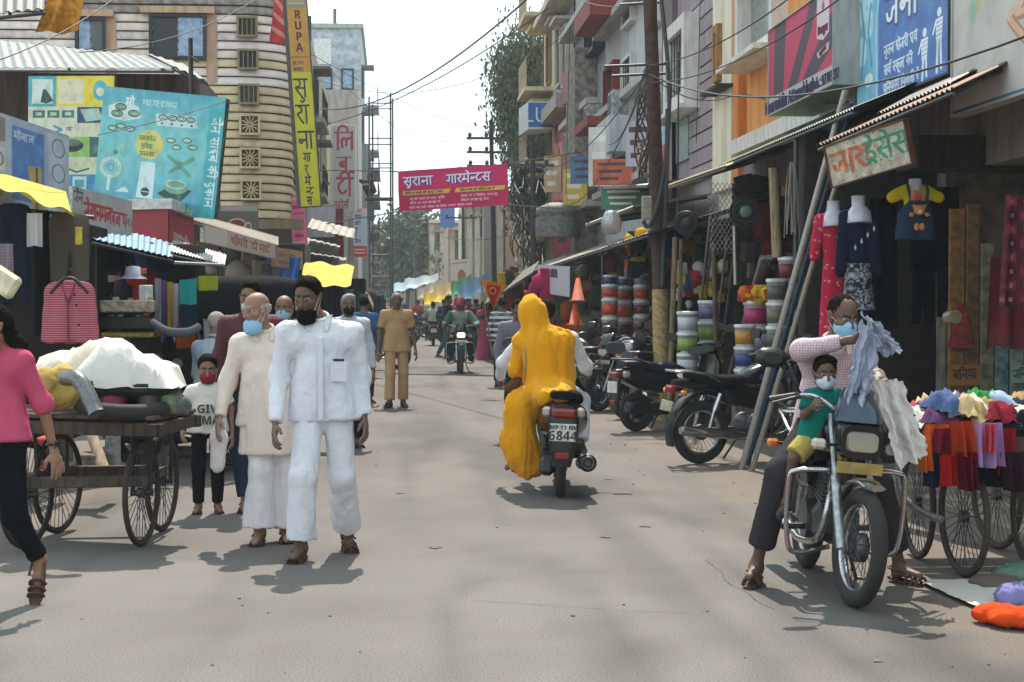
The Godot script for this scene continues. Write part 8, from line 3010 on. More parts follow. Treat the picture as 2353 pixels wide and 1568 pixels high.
	bar("grey_sling","thick grey fabric roll slung below the scarves","fabric roll",bend([at(350,742,14.6),at(385,762,14.5),at(430,764,14.5),at(456,752,14.6)],4),0.04,M(C("5f636a"),0.8,0,"cloth"))
	# deeper stalls behind the rickshaw
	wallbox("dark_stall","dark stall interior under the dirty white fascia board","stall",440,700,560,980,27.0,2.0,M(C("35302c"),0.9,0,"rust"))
	clutter("boxes and posters at the back of the stall behind the rickshaw",460,620,575,700,25.5,36,["8a8478","b0a898","5a5448","3c4a58","7a6a5a","9c9488"],0.3)
	tin("brown tin roof behind the dirty white fascia board",at(440,505,20.5),at(640,565,25.5),at(640,545,28),at(440,490,24),M(C("8a8074"),0.7,0.2,"rust"),[])
	hang("blue_tarpaulin","blue plastic sheet hanging under the tan board","tarpaulin",604,692,592,668,25.5,M(C("1f5fae"),0.4,0,"cloth"),1.5,0.12,0.15,-0.05)
	st=S()
	sheet(st,22,10,func(u,v):
		var p: Vector3=at(694,632,25.0).lerp(at(806,654,25.8),u).lerp(at(700,600,27.5).lerp(at(814,612,28.5),u),v)
		return p+Vector3(0,0.025*sin(u*12.0+v*4.0)-0.1*sin(u*PI)*(1.0-v),0.02*sin(u*17.0)))
	tag(part("tarpaulin",st,yel),"yellow tarpaulin awning above the head of the man in white","tarpaulin")
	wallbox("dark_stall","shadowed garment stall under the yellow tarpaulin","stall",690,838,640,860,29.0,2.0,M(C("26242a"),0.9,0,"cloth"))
	k=0
	for e in [[745,"3a4a30"],[762,"2c2a4a"],[780,"4a3a5a"],[796,"6a7a9a"],[812,"2a5a4a"],[828,"7a7068"]]:
		hang("garment","%s garment hanging under the yellow tarpaulin" % ["olive","navy","violet","slate blue","green","beige grey"][k],"garment",e[0],e[0]+18,650+k*5,740,27.5-k*0.1,M(C(e[1]),0.85,0,"cloth",2.0),1.2,0.06)
		k+=1
	st=S()
	sheet(st,14,8,func(u,v):
		return at(832,668,30.0).lerp(at(858,700,29.6),u)+Vector3(0,-0.25*v+0.08*sin(u*3.0),0.15*sin(v*3.0)))
	tag(part("umbrella_cloth",st,M(C("9c9184"),0.8,0,"cloth")),"pale cloth awning corner at end of the garment stall","awning")
	clutter("dim goods in the stall beyond the pale awning corner",836,862,690,770,34.0,18,["4a4a44","6a5a4a","2f3f5a","5a2a2a"],0.35)
# ---------- the right-hand stalls ----------
func bucket(label: String,band: String,pos: Vector3,r: float,h: float,group:="paint buckets stacked in the hardware shop")->void:
	var o:=thing("paint_bucket",label,"bucket",pos,rf(-1,1),group)
	var st:=S()
	lathe(st,[[r*0.86,0.0],[r*0.96,h*0.84],[r*1.02,h*0.84],[r*1.02,h*0.86],[r*0.98,h*0.87]],Vector3.ZERO,Basis(),18)
	part("pail",st,M(C("d0d2d0"),0.4,0,"dust"),o)
	st=S()
	lathe(st,[[r*0.87,h*0.1],[r*0.895,h*0.1],[r*0.965,h*0.7],[r*0.93,h*0.7]],Vector3.ZERO,Basis(),18)
	part("label_band",st,M(C(band),0.45,0,"dust",3.0),o)
	st=S()
	lathe(st,[[r*1.04,h*0.87],[r*1.05,h*0.97],[r*0.95,h],[0.0,h]],Vector3.ZERO,Basis(),18)
	part("lid",st,M(C("dcdcda"),0.4,0,"dust"),o)
func right_stalls():
	var rust:=M(C("7a5a46"),0.7,0.2,"rust",0.8)
	var grey:=M(C("a8aaa8"),0.5,0.3,"metal")
	# roofs
	tin("green painted corrugated roof over the hardware shop",onx(1636,388,3.9),onx(1962,249,3.9),Vector3(4.97,3.62,onx(1962,249,3.9).z),Vector3(4.97,3.62,onx(1636,388,3.9).z),M(C("35543c"),0.6,0.2,"metal"),[onx(1830,306,3.92)])
	var ra:=at(1882,334,14.3)
	var rb:=at(2192,202,11.4)
	tin("rusty tin roof above the hand painted dress shop board",ra,rb,Vector3(4.9,3.5,rb.z-0.3),Vector3(4.9,3.45,ra.z),rust,[])
	tin("lower dark tin roof edge behind the rusty one",onx(1876,322,4.1),onx(2186,190,4.1),Vector3(4.95,3.6,onx(2186,190,4.1).z),Vector3(4.95,3.6,onx(1876,322,4.1).z),M(C("54504a"),0.6,0.3,"rust"),[])
	tin("yellowed tin awning left of the green roof",onx(1524,430,3.7),onx(1668,380,3.8),Vector3(4.97,3.5,onx(1668,380,3.8).z),Vector3(4.97,3.5,onx(1524,430,3.7).z),M(C("a89468"),0.7,0.1,"rust"),[])
	tin("short grey tin awning behind the rusty pole",onx(1380,430,3.9),onx(1488,424,4.2),Vector3(4.97,3.6,onx(1488,430,4.2).z),Vector3(4.97,3.6,onx(1380,430,4.2).z),grey,[])
	tin("small bracketed tin awning above the white water pot",onx(1346,516,3.7),onx(1455,474,3.7),Vector3(4.9,3.2,onx(1455,474,3.7).z),Vector3(4.9,3.2,onx(1346,516,3.7).z),M(C("b0aa98"),0.6,0.2,"metal"),[])
	tin("long low tin awning running up the right side",onx(1130,654,3.3),onx(1490,536,3.25),Vector3(4.9,2.9,onx(1490,536,3.25).z),Vector3(4.9,2.85,onx(1130,654,3.3).z),M(C("8a8478"),0.6,0.2,"rust"),[onx(1230,622,3.32),onx(1385,570,3.3)])
	tin("dark tin roof hung with rags at the far right stalls",at(1112,700,44),at(1225,625,34),at(1240,600,37),at(1130,670,48),M(C("5a544c"),0.7,0.2,"rust"),[])
	# rusty electricity pole with a yellow foot
	var o:=thing("electricity_pole","rusty brown electricity pole with yellow painted lower part and cables","pole")
	var d:=21.5
	var p0:=flat(at(1524,700,d))
	var p1:=at(1517,665,d)
	var p2:=at(1488,-160,d)
	var st:=S()
	tube(st,[p0,p1],[0.115,0.108],16)
	part("yellow_foot",st,M(C("b39a68"),0.7,0,"rust",2.0),o)
	st=S()
	tube(st,[p1+Vector3(0,0.001,0),p2],[0.1,0.085],16)
	part("pole_shaft",st,M(C("4c352c"),0.75,0.2,"rust",1.0),o)
	st=S()
	bbox(st,at(1486,478,d-0.3),Vector3(0.12,0.3,0.12),0.01)
	part("meter_box",st,M(C("9a9688"),0.5,0,"dust"),o)
	for e in [[[1520,0],[1538,200],[1530,360],[1512,470],[1492,520],[1478,508]],[[1534,250],[1532,400],[1526,560],[1522,660]]]:
		var pts:=[]
		for q in e:
			pts.append(at(q[0],q[1],d-0.15))
		st=S()
		tube(st,bend(pts,5),0.028,8)
		part("pole_cable",st,M(C("33363a"),0.5),o)
	for i in 7:
		var pts:=[]
		for k in 9:
			pts.append(at(1470+i*2.0+12*sin(k*0.8+i),200+k*24+i*4,d-0.2-0.04*i))
		st=S()
		tube(st,bend(pts,2),0.012,5)
		part("cable_coil",st,M(C("2a2626") if i % 2 else C("4a3a38"),0.6),o)
	for e in [[150,0.6],[172,0.5],[8,0.4]]:
		st=S()
		var a:=at(1494,e[0],d)
		cyl(st,a-Vector3(e[1],0.02,0),a+Vector3(e[1]*0.4,0.02,0),0.018,-1,8)
		part("cross_arm",st,steel,o)
	for i in 5:
		st=S()
		lathe(st,[[0.0,0],[0.03,0.005],[0.045,0.04],[0.03,0.06],[0.045,0.085],[0.0,0.1]],at(1471+(i % 2)*9,345+i*14,d-0.25),Basis(),10)
		part("insulator",st,M(C("b09a70"),0.4),o)
	# paint buckets
	var stack:=func(lab: String,px: float,top: float,d2: float,r: float,hs: Array,bands: Array):
		var f:=1.17 if px<1510 else 1.0
		d2*=f
		r*=f
		var a:=at(px,top,d2)
		var y:=a.y
		for i in hs.size():
			y-=hs[i]*f
			bucket(lab % ["topmost","second","third","fourth","fifth","lowest"][i],bands[i % bands.size()],Vector3(a.x,y,a.z),r*(0.82 if hs[i]<0.16 else 1.0),hs[i]*f*0.99)
		o=thing("bucket_stand","plinth under "+lab.replace("%s ","").replace("bucket in ",""),"plinth",Vector3(a.x,0,a.z))
		var s:=S(false)
		bbox(s,Vector3(0,y/2,0),Vector3(r*2.1,y-0.004,r*2.1),0.01)
		part("plinth",s,M(C("6a5a4a"),0.9,0,"grain"),o)
	stack.call("%s orange banded bucket in the leftmost stack by the cones",1402,632,22.0,0.112,[0.13,0.18,0.25,0.25,0.25],["2a3a5a","c2401e","c8481e","5a1a3a"])
	stack.call("%s orange banded bucket in the stack second from left",1436,636,22.3,0.1,[0.13,0.2,0.24,0.24,0.24],["2a4a6a","b03a1e","c8481e","5a1a3a"])
	stack.call("%s orange banded bucket in the stack left of the rusty pole",1474,628,22.0,0.11,[0.16,0.2,0.2,0.25,0.25],["7a8ab0","c8481e","6a2418","c2401e"])
	stack.call("%s red banded bucket in the stack touching the rusty pole",1500,705,22.6,0.11,[0.2,0.25,0.25],["a03020","c2401e"])
	stack.call("%s bucket in the white stack just right of the bamboo",1580,715,20.4,0.13,[0.26,0.26,0.26,0.26],["c8ccd0","8aa84a"])
	stack.call("%s bucket in the white and green stack behind the scooter handle",1628,690,20.6,0.13,[0.26,0.26,0.26,0.26],["6a5a88","7a9a3a","c8ccd0"])
	stack.call("%s bucket in the pink banded stack under the yellow packets",1738,690,19.0,0.15,[0.3,0.3,0.3],["b0246a","c8ccd8","a82a6a"])
	stack.call("%s bucket in the orange and blue stack left of pink one",1712,745,18.6,0.12,[0.25,0.25,0.25],["c8902a","3a4a8a"])
	stack.call("%s dark banded bucket in the stack behind the leaning pipes",1815,590,18.4,0.13,[0.27,0.27,0.27,0.27,0.27],["6a1a20","8a7a2a","54585a"])
	stack.call("%s grey bucket in the stack nearest the red dress",1786,640,18.2,0.12,[0.26,0.26,0.26,0.26],["5a5c58","77705a"])
	clutter("yellow and orange packets heaped on the pink banded buckets",1712,1762,672,690,18.9,22,["d0a028","c86a28","b83a28","d8c040"],0.12)
	# goods hung in the shop mouths
	clutter("tins, tools and packets hung in the paint shop behind the pole",1535,1690,520,720,25.5,46,["3a3a3a","c9a02a","8a5a2a","2a4a8a","a8302a","b0b0a8","4a6a4a"],0.22)
	clutter("yellow and orange packets hanging beside the rusty pole",1448,1482,530,630,25.0,24,["d8a01e","c85a1e","2a2a2a","e0c83a","7a6a8a"],0.16)
	clutter("mixed dark goods in the shop under the long awning",1330,1480,600,790,28.5,60,["4a4038","2a2a2c","7a2a2a","5a5a4a","3a4a3a","8a6a4a"],0.28)
	clutter("red and pink goods hanging behind the grey lilac sign",1225,1330,640,770,30.0,40,["8a2430","a82a5a","3a5a3a","5a4a44","2a3a4a","c0562a"],0.3)
	clutter("yellow goods and marigold strings by the flag",1160,1235,630,750,40.0,34,["c8a02a","b8541e","5a4a40","8a2a2a","3a3a3a"],0.36)
	clutter("dim tools at the back of the hardware shop",1690,1900,420,900,21.5,60,["3a3632","54483c","2a2c30","6a5a4a","7a2a28","8a8478"],0.26)
	# two black round coils, the mesh, ropes
	for e in [[1577,513,29.0,20.6,"black rubber hose coil hanging left of the wire mesh"],[1712,487,37.0,19.6,"black round coil with pale green centre hanging right of the wire mesh"]]:
		o=thing("hose_coil",e[4],"coil",at(e[0],e[1],e[3]))
		var r: float=e[2]*e[3]/FOC
		for k in 4:
			st=S()
			torus(st,Vector3(0,0,0.02*(k % 2)),Vector3(-0.35,0,1).normalized(),r*(0.9-0.17*k),r*0.1,r*0.2,28,6)
			part("coil",st,M(C("18191a"),0.5),o)
		st=S()
		lathe(st,[[0.0,0.0],[r*0.36,0.002],[r*0.36,0.06],[r*0.2,0.065],[0.0,0.066]],Vector3(0,0,0.03),Basis(Vector3.RIGHT,PI/2),20)
		part("centre",st,M(C("7c9a90") if e[0]>1600 else C("2a2a28"),0.5,0,"rust",3.0),o)
	o=thing("wire_mesh","sheet of diagonal wire mesh hanging in front of the hardware shop","mesh",at(1660,420,20.0))
	st=S()
	var W:=0.34
	var Hh:=0.82
	for i in range(-13,8):
		for s in [-1.0,1.0]:
			var x0:=i*0.056
			var a:=Vector3(-W/2,0,0)
			var q0:=Vector2(x0 if s>0 else -x0,0)
			var pts:=[]
			for t in 24:
				var y:=t/23.0*Hh
				var x: float=q0.x+s*y*0.62
				if absf(x)<=W/2:
					pts.append(Vector3(x,-y,0.004*s))
			if pts.size()>1:
				tube(st,[pts[0],pts[-1]],0.0035,4)
	part("mesh_wire",st,grey,o).set_meta("kind","stuff")
	o=thing("rope_bundle","bundle of pale rope ends hanging below the green roof","rope",at(1820,372,16.0))
	for i in 16:
		st=S()
		var x:=rf(-0.07,0.07)
		tube(st,bend([Vector3(x*0.2,0,0),Vector3(x*0.7,-0.2,rf(-0.04,0.04)),Vector3(x+rf(-0.02,0.02),-rf(0.55,0.75),rf(-0.05,0.05))],4),0.006,5)
		part("rope_strand",st,M(C("9a968c") if i % 2 else C("7c786e"),0.9,0,"cloth"),o)
	# poles, pipes, ladders
	var alu:=M(C("b8b6b4"),0.35,0.6,"metal",2.0)
	var bam:=M(C("8f7a5c"),0.8,0,"grain",2.0)
	bar("bamboo_pole","bamboo pole standing just right of the rusty pole","pole",[flat(at(1538,700,20.8)),at(1552,545,20.8)],0.035,bam)
	bar("bamboo_pole","second thinner bamboo pole beside the first","pole",[flat(at(1556,700,20.9)),at(1566,550,20.9)],0.026,bam)
	bar("wooden_batten","brown wooden batten leaning below the wire mesh","batten",[flat(at(1650,700,20.2)),at(1640,560,20.2)],0.03,M(C("6a5644"),0.85,0,"grain",2.0))
	for e in [[1586,850,19.8,1632,500,20.2,0.018,"white aluminium channel leaning across the paint buckets"],[1598,850,19.9,1640,505,20.3,0.015,"thinner aluminium channel beside the white one"],[1690,655,19.4,1688,520,19.4,0.022,"white plastic pipe standing by the wire mesh"]]:
		bar("metal_channel",e[7],"channel",[gnd(e[0],940) if e[0]<1650 else at(e[0],e[1],e[2]),at(e[3],e[4],e[5])],e[6],alu)
	for i in 7:
		bar("grey_pipe","grey plastic pipe in the leaning bundle before the buckets","pipe",[gnd(1652+i*5,955-i*4),at(1752+(i % 4)*6,592+(i % 3)*7,18.6+0.05*i)],0.034-0.003*(i % 3),M(C(["8c8c88","7a7c7c","6c5a50"][i % 3]),0.5,0,"dust"),"bundle of leaning grey pipes")
	bar("drain_pipe","thick tan pipe with dark sockets standing under the green roof","pipe",[at(1786,592,17.2),at(1778,386,17.2)],0.055,M(C("a08a6a"),0.7,0,"grain",2.0))
	for e in [[1704,1078,1944,205,0.03,"b0aca8","long pale steel channel leaning from the road to the upper sign"],[1718,1070,1958,235,0.022,"2f4a6a","blue painted channel leaning beside the pale one"],[1728,1082,1950,330,0.026,"a09a8c","second pale channel leaning in front"]]:
		bar("steel_channel",e[6],"channel",[gnd(e[0],e[1]),at(e[2],e[3],14.6)],e[4],M(C(e[5]),0.45,0.4,"metal",2.0))
	# a wooden ladder and more poles leaning before the hardware shop
	o=thing("wooden_ladder","brown wooden ladder leaning against the hardware shop behind the scooter","ladder")
	var la:=[gnd(1622,962),gnd(1642,952)]
	var lb:=[at(1672,545,21.0),at(1690,545,20.9)]
	for i in 2:
		st=S()
		tube(st,[la[i],lb[i]],0.02,6)
		part("side_rail",st,bam,o)
	for i in 9:
		st=S()
		var t:=(i+0.7)/9.5
		tube(st,[la[0].lerp(lb[0],t),la[1].lerp(lb[1],t)],0.013,6)
		part("rung",st,bam,o)
	for e in [[1560,940,1598,560,"8c8474","pale pole leaning between the bamboo and the buckets"],[1668,940,1716,560,"7a6a58","brown pole leaning right of the wooden ladder"],[1800,960,1846,540,"a8a49c","pale pole leaning behind the steel channels"],[1836,990,1868,520,"5a4a40","dark pole leaning beside the red dress"]]:
		bar("leaning_pole",e[5],"pole",[gnd(e[0],e[1]),at(e[2],e[3],1.55*FOC/(e[1]-693.0)+0.4)],0.018,M(C(e[4]),0.7,0,"grain",2.0))
	clutter("white and yellow bottles and brushes on the paint shop front shelf",1548,1660,610,700,21.6,30,["d0d0cc","c8b03a","d8d8d4","a8302a","3a5a8a"],0.13)
	# traffic cones hung up, a water pot, the flag
	for e in [[1328,640,"upper orange cone hanging in front of the dark shop"],[1322,695,"lower orange cone hanging in front of the dark shop"]]:
		o=thing("orange_cone",e[2],"cone",at(e[0],e[1]+52,26.0))
		st=S()
		lathe(st,[[0.14,0.0],[0.14,0.012],[0.1,0.014],[0.03,0.36],[0.0,0.365]],Vector3.ZERO,Basis(),18)
		part("cone",st,M(C("c8501c"),0.6,0,"dust"),o)
	o=thing("water_pot","white and steel round pot hanging under the small bracketed awning","pot",at(1405,540,25.0))
	st=S()
	lathe(st,[[0.08,0.0],[0.15,0.05],[0.16,0.2],[0.11,0.32],[0.08,0.36],[0.0,0.36]],Vector3.ZERO,Basis(),20)
	part("pot",st,M(C("b4b4b4"),0.3,0.4,"metal"),o)
	o=thing("water_tank","grey green water tank on a stand beyond the pink building","tank",at(1278,545,40.0))
	st=S()
	lathe(st,[[0.5,0.0],[0.5,0.45],[0.46,0.5],[0.5,0.55],[0.48,0.7],[0.2,0.82],[0.0,0.84]],Vector3.ZERO,Basis(),22)
	part("tank",st,M(C("7c8078"),0.7,0,"rust"),o)
	o=thing("pennant","orange three cornered flag with red centre and emblem","flag",at(1132,680,27.0))
	for e in [[1.0,"c9761a",0.0],[0.72,"b8281e",0.008]]:
		st=S()
		var fz: float=e[2]
		var sc: float=e[0]
		sheet(st,10,10,func(u,v):
			return Vector3((lerpf(-0.2,0.2,u)*(1.0-v)+0.02*v)*sc,(0.25-0.5*v-0.06*u*(1.0-v))*sc+0.015,0.03*sin(u*5.0+v*3.0)+fz))
		part("cloth",st,M(C(e[1]),0.7,0,"cloth"),o)
	st=S()
	torus(st,Vector3(0.0,0.08,0.03),Vector3.BACK,0.05,0.01,-1,16,5)
	part("emblem",st,M(C("d89a4a"),0.7),o)
	st=S()
	cyl(st,Vector3(-0.2,0.28,-0.01),Vector3(0.0,-1.0,-0.01),0.012,-1,6)
	part("staff",st,bam,o)
	dress_shop()
	clothes_cart()
func dress_shop():
	var d:=13.4
	var form:=M(C("b9bcc8"),0.6,0,"dust")
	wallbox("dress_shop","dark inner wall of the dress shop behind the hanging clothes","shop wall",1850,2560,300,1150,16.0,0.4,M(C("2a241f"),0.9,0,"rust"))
	wallbox("shop_ceiling_beam","dark timber beam under the rusty tin roof","beam",2110,2560,310,385,13.9,0.6,M(C("332a24"),0.9,0,"grain"))
	var dress:=func(label: String,px: float,py: float,dd: float,w: float,h: float,m: Material,sleeve: float,lower: Material):
		var a:=at(px,py,dd)
		var o:=flatblob("dress_form",label,"dress",a,[
			[Vector3(-w*0.3,-0.05,0),Vector3(w*0.3,-0.05,0),0.055,0.055],[Vector3(0,-0.08,0),Vector3(0,-0.3,0),w*0.36,w*0.28],[Vector3(0,-0.3,0),Vector3(0,-h,0),w*0.27,w*0.46],
			[Vector3(-w*0.4,-0.06,0),Vector3(-w*0.56,-sleeve,0.02),0.055,0.045],[Vector3(w*0.4,-0.06,0),Vector3(w*0.56,-sleeve,0.02),0.055,0.045]],m,"dress",[[Vector3(0,-h,0),Vector3(0,-1,0)]],0.01)
		var st:=S()
		tube(st,[Vector3(0,-0.11,0.03),Vector3(0,-0.02,0.02),Vector3(0,0.03,0),Vector3(0,0.11,0)],[0.1,0.09,0.052,0.056],16)
		part("white_neck",st,form,o)
		if lower:
			st=S()
			loft(st,[ring(Vector3(0,-h*0.55,0.01),Vector3.RIGHT,Vector3.BACK,w*0.36,0.1,2,18),ring(Vector3(0,-h*0.8,0.01),Vector3.RIGHT,Vector3.BACK,w*0.42,0.115,2,18),ring(Vector3(0,-h-0.02,0.01),Vector3.RIGHT,Vector3.BACK,w*0.48,0.13,2,18)])
			part("printed_panel",st,lower,o)
		return o
	dress.call("bright red flowered dress on a white neck form",1916,492,13.9,0.3,1.25,tmat("reddress",2.6),0.36,null)
	var nv: Node3D=dress.call("navy dress with white lace printed skirt on a white neck form",1973,482,13.2,0.27,0.78,M(C("1a2038"),0.8,0,"cloth",2.0),0.5,tmat("lacy",4.0))
	for i in 4:
		var st:=S()
		lathe(st,[[0.0,0.0],[0.012,0.02],[0.0,0.05]],Vector3(-0.06+0.05*i,-0.33+0.05*i,0.13),Basis(),8)
		part("white_tassel",st,form,nv)
	hang("long_dress","long black dress hanging right of the navy one","dress",2000,2062,455,760,13.5,M(C("0e0f14"),0.85,0,"cloth",2.0),2.0,0.04,-0.2)
	hang("long_dress","dark blue long dress behind the navy one","dress",1988,2022,500,740,13.8,M(C("15204a"),0.8,0,"cloth",2.0),1.5,0.04,-0.1)
	hang("black_kurta","black kurta hanging below the child's outfit","kurta",2096,2205,430,625,13.9,M(C("101218"),0.85,0,"cloth",2.0),2.0,0.04,-0.1)
	pants("black trousers hanging below the black kurta",2092,2150,620,745,13.8,M(C("0f1013"),0.85,0,"cloth",2.0))
	pants("dark grey trousers hanging right of the black ones",2150,2208,615,730,13.9,M(C("1c1d22"),0.85,0,"cloth",2.0))
	# the child's outfit
	var a:=at(2104,432,13.0)
	var o:=flatblob("child_outfit","child's yellow T shirt under blue dungarees with a teddy bear","outfit",a,[[Vector3(-0.07,-0.03,0),Vector3(0.07,-0.03,0),0.055,0.055],[Vector3(0,-0.06,0),Vector3(0,-0.2,0),0.09,0.1],[Vector3(-0.1,-0.03,0),Vector3(-0.185,-0.075,0),0.05,0.05],[Vector3(0.1,-0.03,0),Vector3(0.185,-0.075,0),0.05,0.05]],M(C("c9b21c"),0.8,0,"cloth",2.0),"shirt")
	var den:=M(C("2c3c54"),0.85,0,"cloth",3.0)
	var acc:=fresh()
	blob(acc,[[0,Vector3(0,-0.15,0.01),Vector3(0,-0.2,0.01),0.085,0.105,Color.WHITE,Vector3.BACK,1.6],[0,Vector3(-0.05,-0.22,0.01),Vector3(-0.08,-0.4,0.01),0.09,0.09,Color.WHITE,Vector3.BACK,1.8],[0,Vector3(0.05,-0.22,0.01),Vector3(0.08,-0.4,0.01),0.09,0.09,Color.WHITE,Vector3.BACK,1.8]],0.012,0.03,[[Vector3(0,-0.41,0),Vector3(0,-1,0)],[Vector3(0,-0.1,0),Vector3(0,1,0)]],0.008)
	part("dungarees",done(acc),den,o)
	for s in [-1.0,1.0]:
		var st:=S()
		tube(st,bend([Vector3(s*0.06,-0.12,0.085),Vector3(s*0.075,-0.03,0.075),Vector3(s*0.075,0.03,0.03)],4),0.012,6)
		part("strap",st,den,o)
	var st:=S()
	tube(st,[Vector3(0,-0.02,0),Vector3(0,0.07,0)],[0.055,0.05],14)
	part("white_neck",st,form,o)
	acc=fresh()
	var bc:=Color(0.42,0.2,0.07)
	var z:=0.105
	var lc:=Color(0.75,0.6,0.42)
	blob(acc,[[1,Vector3(0,-0.18,z),Vector3(0.045,0.04,0.03),Basis(),0.0,bc],[1,Vector3(-0.04,-0.15,z),Vector3(0.017,0.017,0.012),Basis(),0.0,bc],[1,Vector3(0.04,-0.15,z),Vector3(0.017,0.017,0.012),Basis(),0.0,bc],[1,Vector3(0,-0.195,z+0.022),Vector3(0.02,0.015,0.014),Basis(),0.0,lc],[1,Vector3(0,-0.188,z+0.036),Vector3(0.007,0.005,0.005),Basis(),0.0,Color(0.01,0.01,0.01)],
		[1,Vector3(-0.062,-0.215,z),Vector3(0.022,0.02,0.016),Basis(),0.0,bc],[1,Vector3(0.062,-0.215,z),Vector3(0.022,0.02,0.016),Basis(),0.0,bc],[1,Vector3(-0.02,-0.31,z),Vector3(0.022,0.032,0.018),Basis(),0.0,bc],[1,Vector3(0.022,-0.31,z),Vector3(0.022,0.032,0.018),Basis(),0.0,bc]],0.007,0.006)
	part("teddy_bear",done(acc),vmat(0.9),o)
	# painted shop boards behind, right
	var pn:=[[2180,2216,480,915,"6e4a1e"],[2218,2250,470,915,"5c4220"],[2252,2284,560,930,"6a6650"],[2286,2318,600,935,"5a7072"],[2320,2352,600,935,"687870"],[2354,2400,600,935,"66664e"]]
	o=thing("painted_shutter","row of painted wooden shutter boards, orange then pale blue, at the right edge","shutter",at(2260,920,12.6))
	for e in pn:
		st=S(false)
		var q0:=at(e[0],e[2],12.6)-o.position
		var q1:=at(e[1],e[3],12.6)-o.position
		bbox(st,(q0+q1)/2,Vector3(q1.x-q0.x,q0.y-q1.y,0.04),0.006)
		part("board",st,M(C(e[4]),0.8,0,"rust",1.5),o)
	for e in [[2200,560,760,"7a1f1c"]]:
		st=S(false)
		prism(st,[Vector2(-0.08,0),Vector2(0.12,0),Vector2(0.06,0.34),Vector2(0.0,0.34)],at(2200,800,12.55)-o.position+Vector3(0,0,0.0),Vector3.RIGHT,Vector3.UP,Vector3(0,0,0.004))
		part("painted_sign",st,M(C(e[3]),0.8,0,"rust",2.0),o)
	for e in [["बनिया",2182,862,"1e1a16","6e4a1e",0.24],["जनि",2316,860,"23343a","687870",0.2]]:
		var im:=pic(300,200,C(e[4]))
		deva(im,e[0],Vector2(30,60),84,16,C(e[3]),-0.08)
		picface("painted_word",im,Transform3D(Basis(),at(e[1]+34,e[2],12.5)-o.position+Vector3(0,0,0.02)),e[5],e[5]*0.66,o,0.85)
	hang("patterned_dress","magenta patchwork patterned dress hanging at the right edge","dress",2312,2372,448,700,11.8,tmat("patch",2.5,0.9,C("c0b0b4")),1.5,0.03,-0.35,-0.1)
	hang("striped_skirt","red and navy striped cloth hanging below the patchwork dress","cloth",2276,2350,590,800,12.1,tmat("redstripe",9.0,0.9,C("b8a8a8")),1.6,0.03,-0.2)
	st=S()
	cyl(st,at(2180,730,12.0),at(2196,728,11.9),0.05,-1,14)
	tag(part("torch_lamp",st,M(C("8a8468"),0.3,0.4,"metal")),"small round lamp hanging low in the dress shop","lamp")
	wallbox("red_lantern_box","small red box hanging under the beam at the right","box",2100,2120,440,462,12.0,0.08,M(C("8a3a30"),0.7))
